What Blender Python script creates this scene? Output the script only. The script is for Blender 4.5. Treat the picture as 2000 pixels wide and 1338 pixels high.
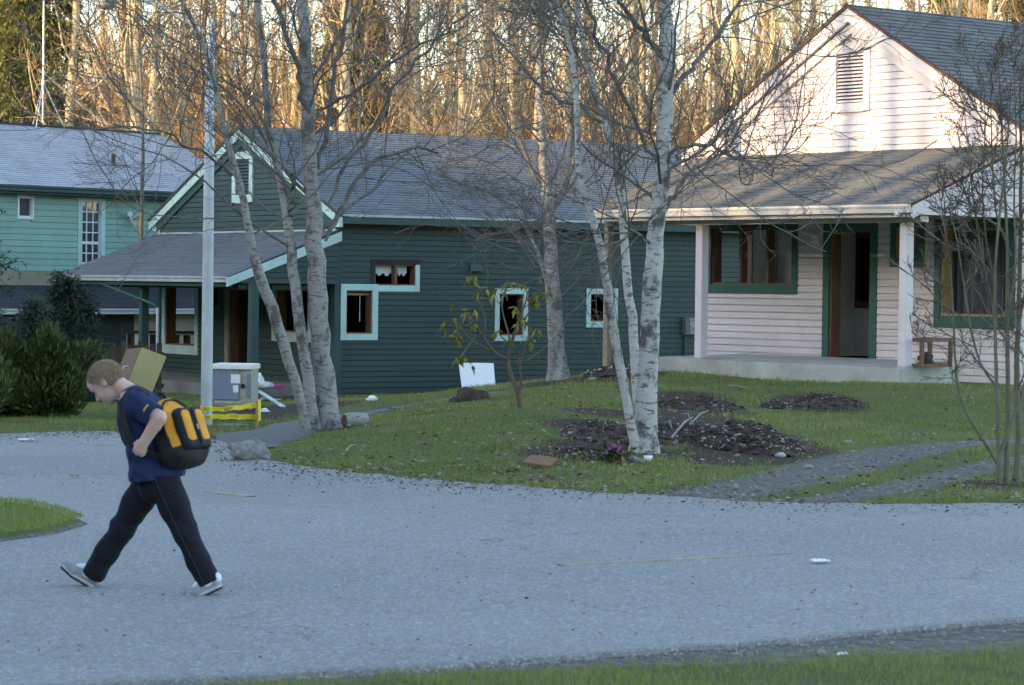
import bpy, bmesh, math, random
import numpy as np
from mathutils import Vector, Matrix, noise

# ------------------------------------------------------------------ scene, camera, light
for o in list(bpy.data.objects):
    bpy.data.objects.remove(o)
SC = bpy.context.scene
COL = SC.collection
F = 5300.0          # focal length in photo pixels (photo is 2000 wide)
CX, CY, CAMZ = 1000.0, 669.0, 1.72
PITCH = math.atan(118 / F)
ROLL = 0.0116
CAM = Vector((0, 0, CAMZ))
CM = Matrix.Rotation(math.pi / 2 - PITCH, 3, 'X') @ Matrix.Rotation(ROLL, 3, 'Z')
cd = bpy.data.cameras.new('camera')
cam = bpy.data.objects.new('camera', cd)
COL.objects.link(cam)
cam.matrix_world = Matrix.Translation(CAM) @ CM.to_4x4()
cd.sensor_width = 36
cd.lens = 36 * F / 2000
cd.clip_end = 2000
cd.dof.use_dof = True
cd.dof.focus_distance = 36.0
cd.dof.aperture_fstop = 8.0
SC.camera = cam

SUN_AZ = math.radians(60)      # from straight behind the camera towards its left
SUN_EL = math.radians(11.0)
TOSUN = Vector((-math.sin(SUN_AZ) * math.cos(SUN_EL), -math.cos(SUN_AZ) * math.cos(SUN_EL), math.sin(SUN_EL)))
world = bpy.data.worlds.new('World')
SC.world = world
world.use_nodes = True
wn = world.node_tree.nodes
wl = world.node_tree.links
bg = wn['Background']
sky = wn.new('ShaderNodeTexSky')
sky.sky_type = 'NISHITA'
sky.sun_disc = False
sky.sun_elevation = SUN_EL
sky.sun_rotation = math.atan2(TOSUN.x, TOSUN.y)
sky.altitude = 100
sky.air_density = 1.0
sky.dust_density = 0.95
sky.ozone_density = 1.0
wl.new(sky.outputs[0], bg.inputs[0])
bg.inputs[1].default_value = 0.15
sl = bpy.data.lights.new('sun', 'SUN')
sl.energy = 2.1
sl.angle = math.radians(0.6)
sl.color = (1.0, 0.70, 0.38)
sun = bpy.data.objects.new('sun', sl)
COL.objects.link(sun)
sun.rotation_euler = (-TOSUN).to_track_quat('-Z', 'Y').to_euler()
SC.view_settings.view_transform = 'Standard'
SC.view_settings.look = 'None'
SC.view_settings.gamma = 1
SC.view_settings.exposure = 2.32
SC.render.resolution_x, SC.render.resolution_y = 1024, 685

# ------------------------------------------------------------------ pixels to places
def ray(px, py):
    return CM @ Vector(((px - CX) / F, -(py - CY) / F, -1))
def at(px, py, d):
    v = ray(px, py)
    return CAM + v * (d / v.y)

class Frame:
    """ground frame of a house: u along its front (to the right), v into the house"""
    def __init__(s, o, u):
        u = Vector((u[0], u[1], 0)).normalized()
        s.o = Vector((o[0], o[1], 0)); s.u = u; s.v = Vector((-u.y, u.x, 0))
        s.ang = math.atan2(u.y, u.x)
    def front(s, px, py, off=0):
        v = ray(px, py); t = ((s.o + s.v * off - CAM).dot(s.v)) / v.dot(s.v); p = CAM + v * t
        return (p - s.o).dot(s.u), p.z
    def side(s, px, py, off=0):
        v = ray(px, py); t = ((s.o + s.u * off - CAM).dot(s.u)) / v.dot(s.u); p = CAM + v * t
        return (p - s.o).dot(s.v), p.z
    def w(s, x, y, z=0):
        return s.o + s.u * x + s.v * y + Vector((0, 0, z))

_p = at(1660, 575, 43.4)
PINK = Frame(_p, (.6344, -.7729)); PINK.o = PINK.o + PINK.u * PINK.front(1372, 500)[0]
_p = at(655, 600, 54.9)
GREEN = Frame(_p, (.5382, -.8428)); GW = -GREEN.front(312, 500)[0]; GREEN.o = GREEN.o - GREEN.u * GW

# ------------------------------------------------------------------ objects
def link(name, me, mat=None, parent=None, loc=None, smooth=False):
    o = bpy.data.objects.new(name, me)
    COL.objects.link(o)
    if mat is not None and me is not None:
        ms = mat if isinstance(mat, (list, tuple)) else [mat]
        if len(me.materials) == 0:
            for m in ms:
                me.materials.append(m)
    if parent is not None:
        o.parent = parent
    if loc is not None:
        o.location = loc
    if smooth:
        me.polygons.foreach_set('use_smooth', [True] * len(me.polygons))
    return o
def tag(o, label=None, cat=None, group=None, kind=None):
    if label: o['label'] = label
    if cat: o['category'] = cat
    if group: o['group'] = group
    if kind: o['kind'] = kind
    return o
def thing(name, label, cat, loc=(0, 0, 0), rz=0, group=None):
    o = bpy.data.objects.new(name, None)
    COL.objects.link(o)
    o.location = loc; o.rotation_euler = (0, 0, rz)
    return tag(o, label, cat, group)
def copy_tree(o, parent=None):
    c = o.copy(); COL.objects.link(c); c.parent = parent
    for ch in list(o.children):
        copy_tree(ch, c)
    return c
def pydata(name, V, Fc):
    me = bpy.data.meshes.new(name)
    me.from_pydata([tuple(v) for v in V], [], [tuple(f) for f in Fc])
    me.update()
    return me

class MB:
    """collects simple solids into one mesh"""
    def __init__(s):
        s.V = []; s.F = []; s.mi = []
    def add(s, V, Fc, m=0):
        k = len(s.V); s.V += [tuple(v) for v in V]
        s.F += [tuple(i + k for i in f) for f in Fc]; s.mi += [m] * len(Fc)
        return s
    def box(s, x0, x1, y0, y1, z0, z1, m=0, T=None):
        V = [Vector((x, y, z)) for z in (z0, z1) for y in (y0, y1) for x in (x0, x1)]
        if T is not None: V = [T @ v for v in V]
        return s.add(V, [(0, 2, 3, 1), (4, 5, 7, 6), (0, 1, 5, 4), (2, 6, 7, 3), (0, 4, 6, 2), (1, 3, 7, 5)], m)
    def hexa(s, P, m=0):
        """8 corners: bottom loop 0-3, top loop 4-7"""
        return s.add(P, [(3, 2, 1, 0), (4, 5, 6, 7), (0, 1, 5, 4), (1, 2, 6, 5), (2, 3, 7, 6), (3, 0, 4, 7)], m)
    def beam(s, a, b, w, h, m=0, up=(0, 0, 1)):
        a = Vector(a); b = Vector(b); d = (b - a).normalized(); up = Vector(up)
        sd = d.cross(up).normalized() * (w / 2); uu = sd.cross(d).normalized() * (h / 2)
        return s.hexa([a - sd - uu, a + sd - uu, b + sd - uu, b - sd - uu, a - sd + uu, a + sd + uu, b + sd + uu, b - sd + uu], m)
    def tube(s, pts, rad, n=8, m=0, cap=True):
        pts = [Vector(p) for p in pts]
        if not hasattr(rad, '__len__'): rad = [rad] * len(pts)
        V = []; Fc = []; px_ = None
        for i, p in enumerate(pts):
            t = (pts[min(i + 1, len(pts) - 1)] - pts[max(i - 1, 0)]).normalized()
            if px_ is None:
                px_ = t.orthogonal().normalized()
            else:
                px_ = (px_ - t * px_.dot(t)).normalized()
            q = t.cross(px_)
            for k in range(n):
                a = 2 * math.pi * k / n
                V.append(p + (px_ * math.cos(a) + q * math.sin(a)) * rad[i])
        for i in range(len(pts) - 1):
            for k in range(n):
                k2 = (k + 1) % n
                Fc.append((i * n + k, i * n + k2, (i + 1) * n + k2, (i + 1) * n + k))
        if cap:
            Fc.append(tuple(range(n))[::-1]); e = (len(pts) - 1) * n; Fc.append(tuple(range(e, e + n)))
        return s.add(V, Fc, m)
    def lathe(s, prof, n=16, T=None, m=0):
        V = []; Fc = []
        for r, z in prof:
            for k in range(n):
                a = 2 * math.pi * k / n
                v = Vector((r * math.cos(a), r * math.sin(a), z))
                V.append(T @ v if T is not None else v)
        for i in range(len(prof) - 1):
            for k in range(n):
                k2 = (k + 1) % n
                Fc.append((i * n + k, i * n + k2, (i + 1) * n + k2, (i + 1) * n + k))
        Fc.append(tuple(range(n))[::-1]); e = (len(prof) - 1) * n; Fc.append(tuple(range(e, e + n)))
        return s.add(V, Fc, m)
    def mesh(s, name):
        me = pydata(name, s.V, s.F)
        if any(s.mi):
            me.polygons.foreach_set('material_index', s.mi)
        return me
    def build(s, name, mat, parent=None, loc=None, smooth=False, bevel=0):
        me = s.mesh(name)
        if bevel:
            bm = bmesh.new(); bm.from_mesh(me)
            bmesh.ops.bevel(bm, geom=list(bm.edges), offset=bevel, segments=2, affect='EDGES', clamp_overlap=True)
            bm.to_mesh(me); bm.free()
        return link(name, me, mat, parent, loc, smooth)

# ------------------------------------------------------------------ materials
_M = {}
def nodes(name):
    m = bpy.data.materials.new(name); m.use_nodes = True
    nt = m.node_tree
    return m, nt, nt.nodes['Principled BSDF']
def nd(nt, typ, **kw):
    n = nt.nodes.new(typ)
    for k, v in kw.items():
        if k.startswith('i_'):
            n.inputs[k[2:].replace('_', ' ')].default_value = v
        else:
            setattr(n, k, v)
    return n
def mixc(nt, fac, a, b, mode='MIX'):
    n = nt.nodes.new('ShaderNodeMix'); n.data_type = 'RGBA'; n.blend_type = mode
    for sock, v in ((n.inputs['Factor'], fac), (n.inputs['A'], a), (n.inputs['B'], b)):
        if sock.name == 'Factor':
            sock = n.inputs[0]
        elif sock.name == 'A':
            sock = n.inputs[6]
        else:
            sock = n.inputs[7]
        if isinstance(v, bpy.types.NodeSocket):
            nt.links.new(v, sock)
        elif isinstance(v, (int, float)):
            sock.default_value = v
        else:
            sock.default_value = (*v, 1) if len(v) == 3 else v
    return n.outputs[2]
def ramp(nt, src, stops):
    r = nt.nodes.new('ShaderNodeValToRGB')
    el = r.color_ramp.elements
    while len(el) < len(stops): el.new(0.5)
    for e, (p, c) in zip(el, stops):
        e.position = p; e.color = (c, c, c, 1) if isinstance(c, (int, float)) else (*c, 1)
    nt.links.new(src, r.inputs[0])
    return r.outputs[0]
def noise_tex(nt, scale, detail=4, rough=.55, vec=None, stretch=None):
    n = nt.nodes.new('ShaderNodeTexNoise')
    n.inputs['Scale'].default_value = scale; n.inputs['Detail'].default_value = detail; n.inputs['Roughness'].default_value = rough
    if vec is None:
        vec = nt.nodes.new('ShaderNodeNewGeometry').outputs['Position']
    if stretch:
        mp = nt.nodes.new('ShaderNodeMapping'); mp.inputs['Scale'].default_value = stretch
        nt.links.new(vec, mp.inputs[0]); vec = mp.outputs[0]
    nt.links.new(vec, n.inputs['Vector'])
    return n.outputs['Fac']
def bump(nt, bs, h, strength=.4, dist=.01):
    b = nt.nodes.new('ShaderNodeBump'); b.inputs['Strength'].default_value = strength; b.inputs['Distance'].default_value = dist
    nt.links.new(h, b.inputs['Height']); nt.links.new(b.outputs[0], bs.inputs['Normal'])
def mat(name, c, rough=.7, var=.18, scale=3.0, fine=60.0, bmp=.2, dirt=None, dirt_amt=.3, objvar=0.0, stretch=None, metal=0.0, bdist=.004, dscale=1.3):
    """paint-like surface: broad and fine unevenness, some dirt, small relief"""
    if name in _M: return _M[name]
    m, nt, bs = nodes(name)
    a = noise_tex(nt, scale, 5, .6, stretch=stretch)
    b = noise_tex(nt, fine, 3, .6, stretch=stretch)
    lo = tuple(x * (1 - var) for x in c); hi = tuple(min(1, x * (1 + var)) for x in c)
    col = mixc(nt, ramp(nt, a, [(.3, 0.), (.7, 1.)]), lo, hi)
    col = mixc(nt, ramp(nt, b, [(.35, .0), (.65, .35)]), col, tuple(x * .75 for x in c))
    if dirt:
        d = noise_tex(nt, dscale, 6, .65)
        col = mixc(nt, ramp(nt, d, [(.48, 0.), (.7, dirt_amt)]), col, dirt)
    if objvar:
        oi = nt.nodes.new('ShaderNodeObjectInfo')
        hs = nt.nodes.new('ShaderNodeHueSaturation')
        mr = nd(nt, 'ShaderNodeMapRange'); mr.inputs[3].default_value = 1 - objvar; mr.inputs[4].default_value = 1 + objvar
        nt.links.new(oi.outputs['Random'], mr.inputs[0]); nt.links.new(mr.outputs[0], hs.inputs['Value'])
        nt.links.new(col, hs.inputs['Color']); col = hs.outputs[0]
    nt.links.new(col, bs.inputs['Base Color'])
    bs.inputs['Roughness'].default_value = rough; bs.inputs['Metallic'].default_value = metal
    bs.inputs['Specular IOR Level'].default_value = .35
    if bmp: bump(nt, bs, b, bmp, bdist)
    _M[name] = m
    return m
# ------------------------------------------------------------------ terrain
_cp = []
for x in (-14, -7, 0, 7, 14):
    for y in (2, 8, 12, 16, 20): _cp.append((x, y, 0.0))
for px, py, d in [(403, 832, 37.5), (90, 822, 36), (-150, 822, 36), (250, 800, 44), (450, 792, 45), (320, 775, 54), (520, 790, 48), (655, 772, 54.6), (760, 772, 55.3), (900, 767, 56.0), (1010, 757, 56.7), (1100, 744, 57.5),
                  (1185, 733, 58), (680, 812, 40.5), (850, 786, 49), (990, 765, 52.8), (590, 842, 32.8), (640, 832, 34.2), (1015, 796, 31), (1000, 768, 38.5), (900, 800, 34), (900, 850, 28), (700, 860, 29.5),
                  (1000, 955, 22.6), (1000, 880, 25.6), (1285, 724, 43.5), (1200, 735, 46), (1090, 742, 47), (1280, 800, 33), (1260, 882, 26.6), (1130, 850, 27.7), (1300, 975, 21.7), (1600, 748, 41.2), (1775, 748, 39.1),
                  (1950, 768, 38.5), (1900, 868, 29.6), (1500, 850, 31), (1650, 800, 36), (1750, 890, 28), (1950, 940, 25), (1600, 985, 21.6), (2100, 985, 21.7), (2200, 800, 36), (1380, 780, 37),
                  (200, 842, 31), (0, 850, 30), (-200, 850, 30), (440, 870, 28.5), (500, 900, 25.8), (700, 932, 23.6)]:
    p = at(px, py, d); _cp.append((p.x, p.y, p.z))
for x, y, z in [(-14, 62, -.6), (-16, 75, -.6), (0, 75, -.4), (14, 75, 0), (20, 50, .2), (16, 34, .1), (-22, 45, -.4), (-20, 32, -.05), (-26, 20, 0), (26, 20, 0), (6, 52, .15), (2, 52, .05)]:
    _cp.append((x, y, z))
_cp = np.array(_cp)
def _phi(r2):
    return np.where(r2 > 1e-9, .5 * r2 * np.log(np.maximum(r2, 1e-9)), 0)
_n = len(_cp)
_d2 = ((_cp[:, None, :2] - _cp[None, :, :2]) ** 2).sum(-1)
_A = np.zeros((_n + 3, _n + 3)); _A[:_n, :_n] = _phi(_d2) + np.eye(_n) * .3
_A[:_n, _n:] = np.c_[np.ones(_n), _cp[:, :2]]; _A[_n:, :_n] = _A[:_n, _n:].T
_w = np.linalg.solve(_A, np.r_[_cp[:, 2], 0, 0, 0])
def gz_arr(x, y):
    x = np.asarray(x, float); y = np.asarray(y, float); sh = x.shape
    x = x.ravel(); y = y.ravel(); out = np.zeros(len(x))
    for i in range(0, len(x), 20000):
        xx = x[i:i + 20000]; yy = y[i:i + 20000]
        r2 = (xx[:, None] - _cp[None, :, 0]) ** 2 + (yy[:, None] - _cp[None, :, 1]) ** 2
        out[i:i + 20000] = _phi(r2) @ _w[:_n] + _w[_n] + xx * _w[_n + 1] + yy * _w[_n + 2]
    # settle to level ground away from the place in view
    cxy = np.maximum(np.maximum((np.abs(x) - 16) / 14, (y - 66) / 20), np.maximum((8 - y) / 6, 0))
    k = np.clip(1 - cxy, 0, 1); k = k * k * (3 - 2 * k)
    far = np.where(y > 40, -.35, 0.0)
    return (out * k + far * (1 - k)).reshape(sh)
def gz(x, y):
    return float(gz_arr(np.array([x]), np.array([y]))[0])
def gnd(px, py):
    """the ground point that a pixel sees"""
    v = ray(px, py)
    ds = np.arange(8, 90, .05)
    X = CAM.x + v.x / v.y * ds; Z = CAM.z + v.z / v.y * ds
    h = gz_arr(X, ds)
    i = np.argmax(Z < h)
    if i == 0: i = len(ds) - 1
    return Vector((X[i], ds[i], h[i]))

def px_poly(pts):
    return np.array([gnd(*p)[:2] for p in pts])
EDGE_FAR = px_poly([(2000, 989), (1800, 990), (1600, 988), (1440, 983), (1300, 974), (1150, 967), (1000, 954), (850, 941), (700, 929), (600, 917), (520, 905), (460, 890), (440, 866), (370, 850), (200, 846), (0, 851)])[::-1]
EDGE_FAR = np.vstack([[-60, EDGE_FAR[0, 1] + 1], [-14, EDGE_FAR[0, 1]], EDGE_FAR, [14, EDGE_FAR[-1, 1]], [60, EDGE_FAR[-1, 1]]])
EDGE_NEAR = np.array([(-60, 2.0), (-12, 6.5), (-3.4, 10.3), (-1.34, 11.45), (0, 12.15), (1.0, 12.75), (1.7, 13.3), (2.7, 13.95), (5, 15.2), (12, 17), (60, 18)])
def wob(x, s, a):
    return a * (np.sin(x * 2.3 * s) + .6 * np.sin(x * 5.1 * s + 1) + .5 * np.sin(x * 11.7 * s + 2) + .35 * np.sin(x * 27 * s + .5))
def yfar(x): return np.interp(x, EDGE_FAR[:, 0], EDGE_FAR[:, 1]) + wob(np.asarray(x), 1, .05)
def ynear(x): return np.interp(x, EDGE_NEAR[:, 0], EDGE_NEAR[:, 1]) + wob(np.asarray(x), 1.3, .02)
PATH = px_poly([(420, 882), (465, 864), (530, 846), (600, 829), (660, 817), (720, 806), (800, 794), (880, 780), (960, 768), (1010, 760)])
RUT1 = px_poly([(1330, 978), (1400, 965), (1480, 950), (1560, 932), (1640, 908), (1720, 890), (1800, 876), (1900, 866), (2060, 858)])
RUT2 = px_poly([(1600, 980), (1680, 966), (1760, 952), (1840, 934), (1920, 912), (2020, 893)])
ISLAND = px_poly([(-500, 975), (-200, 985), (0, 995), (70, 1000), (125, 1013), (172, 1031), (115, 1049), (60, 1058), (0, 1066), (-200, 1075), (-500, 1080)])
def dist_line(x, y, L):
    d = np.full(np.shape(x), 1e9)
    for a, b in zip(L[:-1], L[1:]):
        e = b - a; t = np.clip(((x - a[0]) * e[0] + (y - a[1]) * e[1]) / (e @ e), 0, 1)
        d = np.minimum(d, np.hypot(x - a[0] - t * e[0], y - a[1] - t * e[1]))
    return d
def in_poly(x, y, P):
    c = np.zeros(np.shape(x), bool); j = len(P) - 1
    for i in range(len(P)):
        xi, yi = P[i]; xj, yj = P[j]
        c ^= ((yi > y) != (yj > y)) & (x < (xj - xi) * (y - yi) / (yj - yi + 1e-12) + xi); j = i
    return c
def house_xy(fr, x, y):
    dx = x - fr.o.x; dy = y - fr.o.y
    return dx * fr.u.x + dy * fr.u.y, dx * fr.v.x + dy * fr.v.y
# bare earth: (pixel, radius in metres)
DIRT = [(gnd(px, py)[:2], r) for px, py, r in [(1340, 800, 1.1), (1420, 845, 1.3), (1370, 830, 1.2), (1480, 860, 1.0), (1230, 850, .8), (1160, 870, .7), (1110, 885, .6), (1190, 805, .7), (1130, 830, .5), (1600, 790, .9),
                  (1540, 880, .8), (1400, 900, .5), (1260, 885, .55), (1190, 735, 1.2), (1080, 745, .9), (920, 772, .7), (1330, 780, 1.0), (470, 815, 1.3), (430, 800, 1.2), (540, 800, 1.4), (560, 775, 1.5), (620, 790, 1.0), (640, 838, .5), (1945, 950, .7), (1450, 890, .8)]]
def masks(x, y):
    dirt = np.zeros(np.shape(x)); grav = np.zeros(np.shape(x))
    for c, r in DIRT:
        d = np.hypot(x - c[0], (y - c[1]) * .55) / r
        dirt = np.maximum(dirt, np.clip(1.25 - d, 0, 1))
    grav = np.maximum(grav, np.clip(1.2 - dist_line(x, y, RUT1) / .55, 0, 1))
    grav = np.maximum(grav, np.clip(1.15 - dist_line(x, y, RUT2) / .42, 0, 1) * .8)
    grav = np.maximum(grav, np.clip(1 - np.abs(y - yfar(x)) / .5, 0, 1) * .75)
    grav = np.maximum(grav, np.clip(1.35 - np.abs(y - ynear(x)) / (.22 + .36 * np.clip(x, 0, 3)), 0, 1))
    return dirt, grav

def axis(*segs):
    out = []
    for a, b, s in segs:
        out += list(np.arange(a, b, s))
    return np.array(out + [segs[-1][1]])
xs = axis((-620, -120, 50), (-120, -30, 10), (-30, -13, 1), (-13, 12, .2), (12, 30, 1), (30, 120, 10), (120, 620, 50))
ys = axis((-620, -60, 70), (-60, 4, 4), (4, 60, .2), (60, 100, 2), (100, 200, 10), (200, 900, 70))
XX, YY = np.meshgrid(xs, ys)
ZZ = gz_arr(XX, YY)
nx_, ny_ = len(xs), len(ys)
V = np.c_[XX.ravel(), YY.ravel(), ZZ.ravel()]
ii = (np.arange(ny_ - 1)[:, None] * nx_ + np.arange(nx_ - 1)[None, :]).ravel()
def grid_mesh(name, V, ii, nx):
    me = bpy.data.meshes.new(name)
    me.vertices.add(len(V)); me.vertices.foreach_set('co', np.asarray(V, np.float32).ravel())
    q = np.c_[ii, ii + 1, ii + 1 + nx, ii + nx].astype(np.int32)
    me.loops.add(q.size); me.loops.foreach_set('vertex_index', q.ravel())
    me.polygons.add(len(q)); me.polygons.foreach_set('loop_start', np.arange(0, q.size, 4, dtype=np.int32))
    me.polygons.foreach_set('use_smooth', np.ones(len(q), bool))
    me.update(calc_edges=True); me.validate()
    return me
me = grid_mesh('ground', V, ii, nx_)
dm, gm = masks(XX.ravel(), YY.ravel())
ca = me.color_attributes.new('cover', 'FLOAT_COLOR', 'POINT')
ca.data.foreach_set('color', np.c_[dm, gm, np.zeros(len(dm)), np.ones(len(dm))].astype(np.float32).ravel())

def ground_material():
    m, nt, bs = nodes('lawn_soil')
    at_ = nd(nt, 'ShaderNodeVertexColor', layer_name='cover')
    sp = nt.nodes.new('ShaderNodeSeparateColor'); nt.links.new(at_.outputs[0], sp.inputs[0])
    n1 = noise_tex(nt, .9, 5, .6); n2 = noise_tex(nt, 9, 6, .65); n3 = noise_tex(nt, 70, 3, .6)
    g = mixc(nt, ramp(nt, n1, [(.32, 0.), (.68, 1.)]), (.095, .135, .035), (.19, .20, .07))
    g = mixc(nt, ramp(nt, n2, [(.45, 0.), (.75, .75)]), g, (.16, .135, .09))
    g = mixc(nt, ramp(nt, n3, [(.4, 0.), (.7, .5)]), g, (.05, .075, .02))
    dirt = mixc(nt, ramp(nt, n2, [(.35, 0.), (.65, 1.)]), (.04, .028, .02), (.10, .072, .054))
    dirt = mixc(nt, ramp(nt, n3, [(.6, 0.), (.68, .8)]), dirt, (.20, .185, .165))
    vo = nd(nt, 'ShaderNodeTexVoronoi'); vo.inputs['Scale'].default_value = 32
    nt.links.new(nt.nodes.new('ShaderNodeNewGeometry').outputs['Position'], vo.inputs['Vector'])
    sepv = nt.nodes.new('ShaderNodeSeparateColor'); nt.links.new(vo.outputs['Color'], sepv.inputs[0])
    gr = mixc(nt, sepv.outputs[0], (.12, .11, .10), (.29, .275, .26))
    gr = mixc(nt, ramp(nt, n2, [(.4, 0.), (.7, .7)]), gr, (.11, .092, .074))
    def thr(sock, w):
        ad = nd(nt, 'ShaderNodeMath', operation='MULTIPLY_ADD'); ad.inputs[1].default_value = w; 
        nt.links.new(n2, ad.inputs[0]); nt.links.new(sock, ad.inputs[2])
        return ramp(nt, ad.outputs[0], [(.5 + w * .38, 0.), (.5 + w * .62, 1.)])
    c = mixc(nt, thr(sp.outputs[0], .9), g, dirt)
    c = mixc(nt, thr(sp.outputs[1], .9), c, gr)
    nt.links.new(c, bs.inputs['Base Color'])
    bs.inputs['Roughness'].default_value = .95; bs.inputs['Specular IOR Level'].default_value = .15
    ad = nd(nt, 'ShaderNodeMath', operation='ADD'); nt.links.new(n2, ad.inputs[0]); nt.links.new(n3, ad.inputs[1])
    bump(nt, bs, ad.outputs[0], .9, .04)
    return m
M_GROUND = ground_material()
tag(link('ground', me, M_GROUND), kind='structure')

def asphalt(name, c0, c1, gravel=.35, seam=True):
    m, nt, bs = nodes(name)
    n1 = noise_tex(nt, .35, 5, .6); n2 = noise_tex(nt, 2.2, 5, .6, stretch=(1, .45, 1)); n3 = noise_tex(nt, 95, 3, .7)
    vo = nd(nt, 'ShaderNodeTexVoronoi'); vo.inputs['Scale'].default_value = 75
    nt.links.new(nt.nodes.new('ShaderNodeNewGeometry').outputs['Position'], vo.inputs['Vector'])
    sv = nt.nodes.new('ShaderNodeSeparateColor'); nt.links.new(vo.outputs['Color'], sv.inputs[0])
    c = mixc(nt, ramp(nt, n1, [(.35, 0.), (.65, 1.)]), c0, c1)
    n0 = noise_tex(nt, .16, 4, .6)
    c = mixc(nt, ramp(nt, n0, [(.4, 0.), (.62, .6)]), c, tuple(x * .74 for x in c0))
    c = mixc(nt, ramp(nt, n2, [(.35, 0.), (.75, .45)]), c, tuple(x * .78 for x in c0))
    wv = nd(nt, 'ShaderNodeTexVoronoi', feature='DISTANCE_TO_EDGE'); wv.inputs['Scale'].default_value = .33
    gp_ = nt.nodes.new('ShaderNodeNewGeometry').outputs['Position']
    dn = nt.nodes.new('ShaderNodeTexNoise'); dn.inputs['Scale'].default_value = 1.8; dn.inputs['Detail'].default_value = 5; nt.links.new(gp_, dn.inputs['Vector'])
    mv = nd(nt, 'ShaderNodeVectorMath', operation='MULTIPLY_ADD'); mv.inputs[1].default_value = (1.1, 1.1, 1.1); nt.links.new(dn.outputs['Color'], mv.inputs[0]); nt.links.new(gp_, mv.inputs[2]); nt.links.new(mv.outputs[0], wv.inputs['Vector'])
    ck = nd(nt, 'ShaderNodeMath', operation='MULTIPLY'); nt.links.new(ramp(nt, wv.outputs['Distance'], [(.0, .75), (.012, 0.)]), ck.inputs[0]); nt.links.new(ramp(nt, n1, [(.45, 0.), (.6, 1.)]), ck.inputs[1])
    c = mixc(nt, ck.outputs[0], c, tuple(x * .4 for x in c0))
    n4 = noise_tex(nt, 28, 4, .7)
    c = mixc(nt, ramp(nt, n4, [(.36, .3), (.5, 0.)]), c, tuple(x * .55 for x in c0))
    c = mixc(nt, ramp(nt, n4, [(.52, 0.), (.68, .28)]), c, tuple(min(1, x * 1.5) for x in c1))
    c = mixc(nt, ramp(nt, sv.outputs[0], [(.0, .55), (.3, 0.)]), c, tuple(x * .35 for x in c0))
    c = mixc(nt, ramp(nt, sv.outputs[1], [(.74, 0.), (.95, gravel * 1.5)]), c, tuple(min(1, x * 1.9) for x in c1))
    c = mixc(nt, ramp(nt, n3, [(.35, .35), (.6, 0.)]), c, tuple(x * .5 for x in c0))
    nt.links.new(c, bs.inputs['Base Color'])
    bs.inputs['Roughness'].default_value = .8; bs.inputs['Specular IOR Level'].default_value = .4
    ad = nd(nt, 'ShaderNodeMath', operation='SUBTRACT'); nt.links.new(n3, ad.inputs[0]); nt.links.new(vo.outputs['Distance'], ad.inputs[1])
    bump(nt, bs, ad.outputs[0], .55, .006)
    return m
M_ROAD = asphalt('worn_asphalt', (.265, .258, .25), (.302, .293, .283))
M_PATH = asphalt('path_asphalt', (.11, .105, .105), (.15, .145, .14), .15)

def strip_sheet(name, xs, lo, hi, n, off, mat_, lip=.03):
    """sheet between two edges given as functions of x, laid on the terrain, with a turned-down edge"""
    t = np.r_[0, np.linspace(0, 1, n), 1]
    X = np.repeat(xs[None, :], len(t), 0); Y = lo(xs)[None, :] * (1 - t[:, None]) + hi(xs)[None, :] * t[:, None]
    Z = gz_arr(X, Y) + off
    Z[0] -= lip; Z[-1] -= lip
    V = np.c_[X.ravel(), Y.ravel(), Z.ravel()]
    nx = len(xs); ii = (np.arange(len(t) - 1)[:, None] * nx + np.arange(nx - 1)[None, :]).ravel()
    return link(name, grid_mesh(name, V, ii, nx), mat_)
rx = axis((-60, -14, 2), (-14, 12, .06), (12, 60, 2))
tag(strip_sheet('road', rx, ynear, yfar, 70, .022, M_ROAD), kind='structure')

# path beside the green house
def ribbon(name, L, w, off, mat_, n=6, wobble=.05):
    L = np.asarray(L); d = np.r_[0, np.cumsum(np.hypot(*np.diff(L, axis=0).T))]
    s = np.arange(0, d[-1], .12); C = np.c_[np.interp(s, d, L[:, 0]), np.interp(s, d, L[:, 1])]
    k = 9; Cp = np.pad(C, ((k, k), (0, 0)), 'edge'); C = np.array([Cp[i:i + 2 * k + 1].mean(0) for i in range(len(C))])
    T = np.gradient(C, axis=0); T /= np.linalg.norm(T, axis=1)[:, None]; N = np.c_[-T[:, 1], T[:, 0]]
    t = np.r_[-1, np.linspace(-1, 1, n), 1]
    hw = w / 2 + wob(s, 1.1, wobble)
    P = C[None] + N[None] * (t[:, None] * hw[None, :])[..., None]
    Z = gz_arr(P[..., 0], P[..., 1]) + off; Z[0] -= .05; Z[-1] -= .05
    V = np.c_[P.reshape(-1, 2), Z.ravel()]
    nx = len(s); ii = (np.arange(len(t) - 1)[:, None] * nx + np.arange(nx - 1)[None, :]).ravel()
    me = grid_mesh(name, V, ii, nx); me.flip_normals()
    return link(name, me, mat_)
tag(ribbon('path', PATH, 1.1, .014, M_PATH, 10), kind='structure')

# grass island at the bend
c = ISLAND.mean(0); ring = []
dd = np.vstack([ISLAND, ISLAND[:1]])
for a, b in zip(dd[:-1], dd[1:]):
    m_ = max(2, int(np.hypot(*(b - a)) / .12))
    for k in range(m_): ring.append(a + (b - a) * k / m_)
ring = np.array(ring); ring += np.c_[wob(ring[:, 0], 2, .012), wob(ring[:, 0], 1.7, .02)]
V = []; Fc = []
for s_, z in ((1.0, .001), (.97, .014), (.9, .035), (.5, .06)):
    for p in ring:
        q = np.array([c[0] + (p[0] - c[0]) * s_, c[1] + (p[1] - c[1]) * s_]); V.append((q[0], q[1], z + .02))
n_ = len(ring)
for r in range(3):
    for k in range(n_): Fc.append((r * n_ + k, r * n_ + (k + 1) % n_, (r + 1) * n_ + (k + 1) % n_, (r + 1) * n_ + k))
Fc.append(tuple(range(3 * n_, 4 * n_)))
me = pydata('grass_island', V, Fc)
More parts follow.
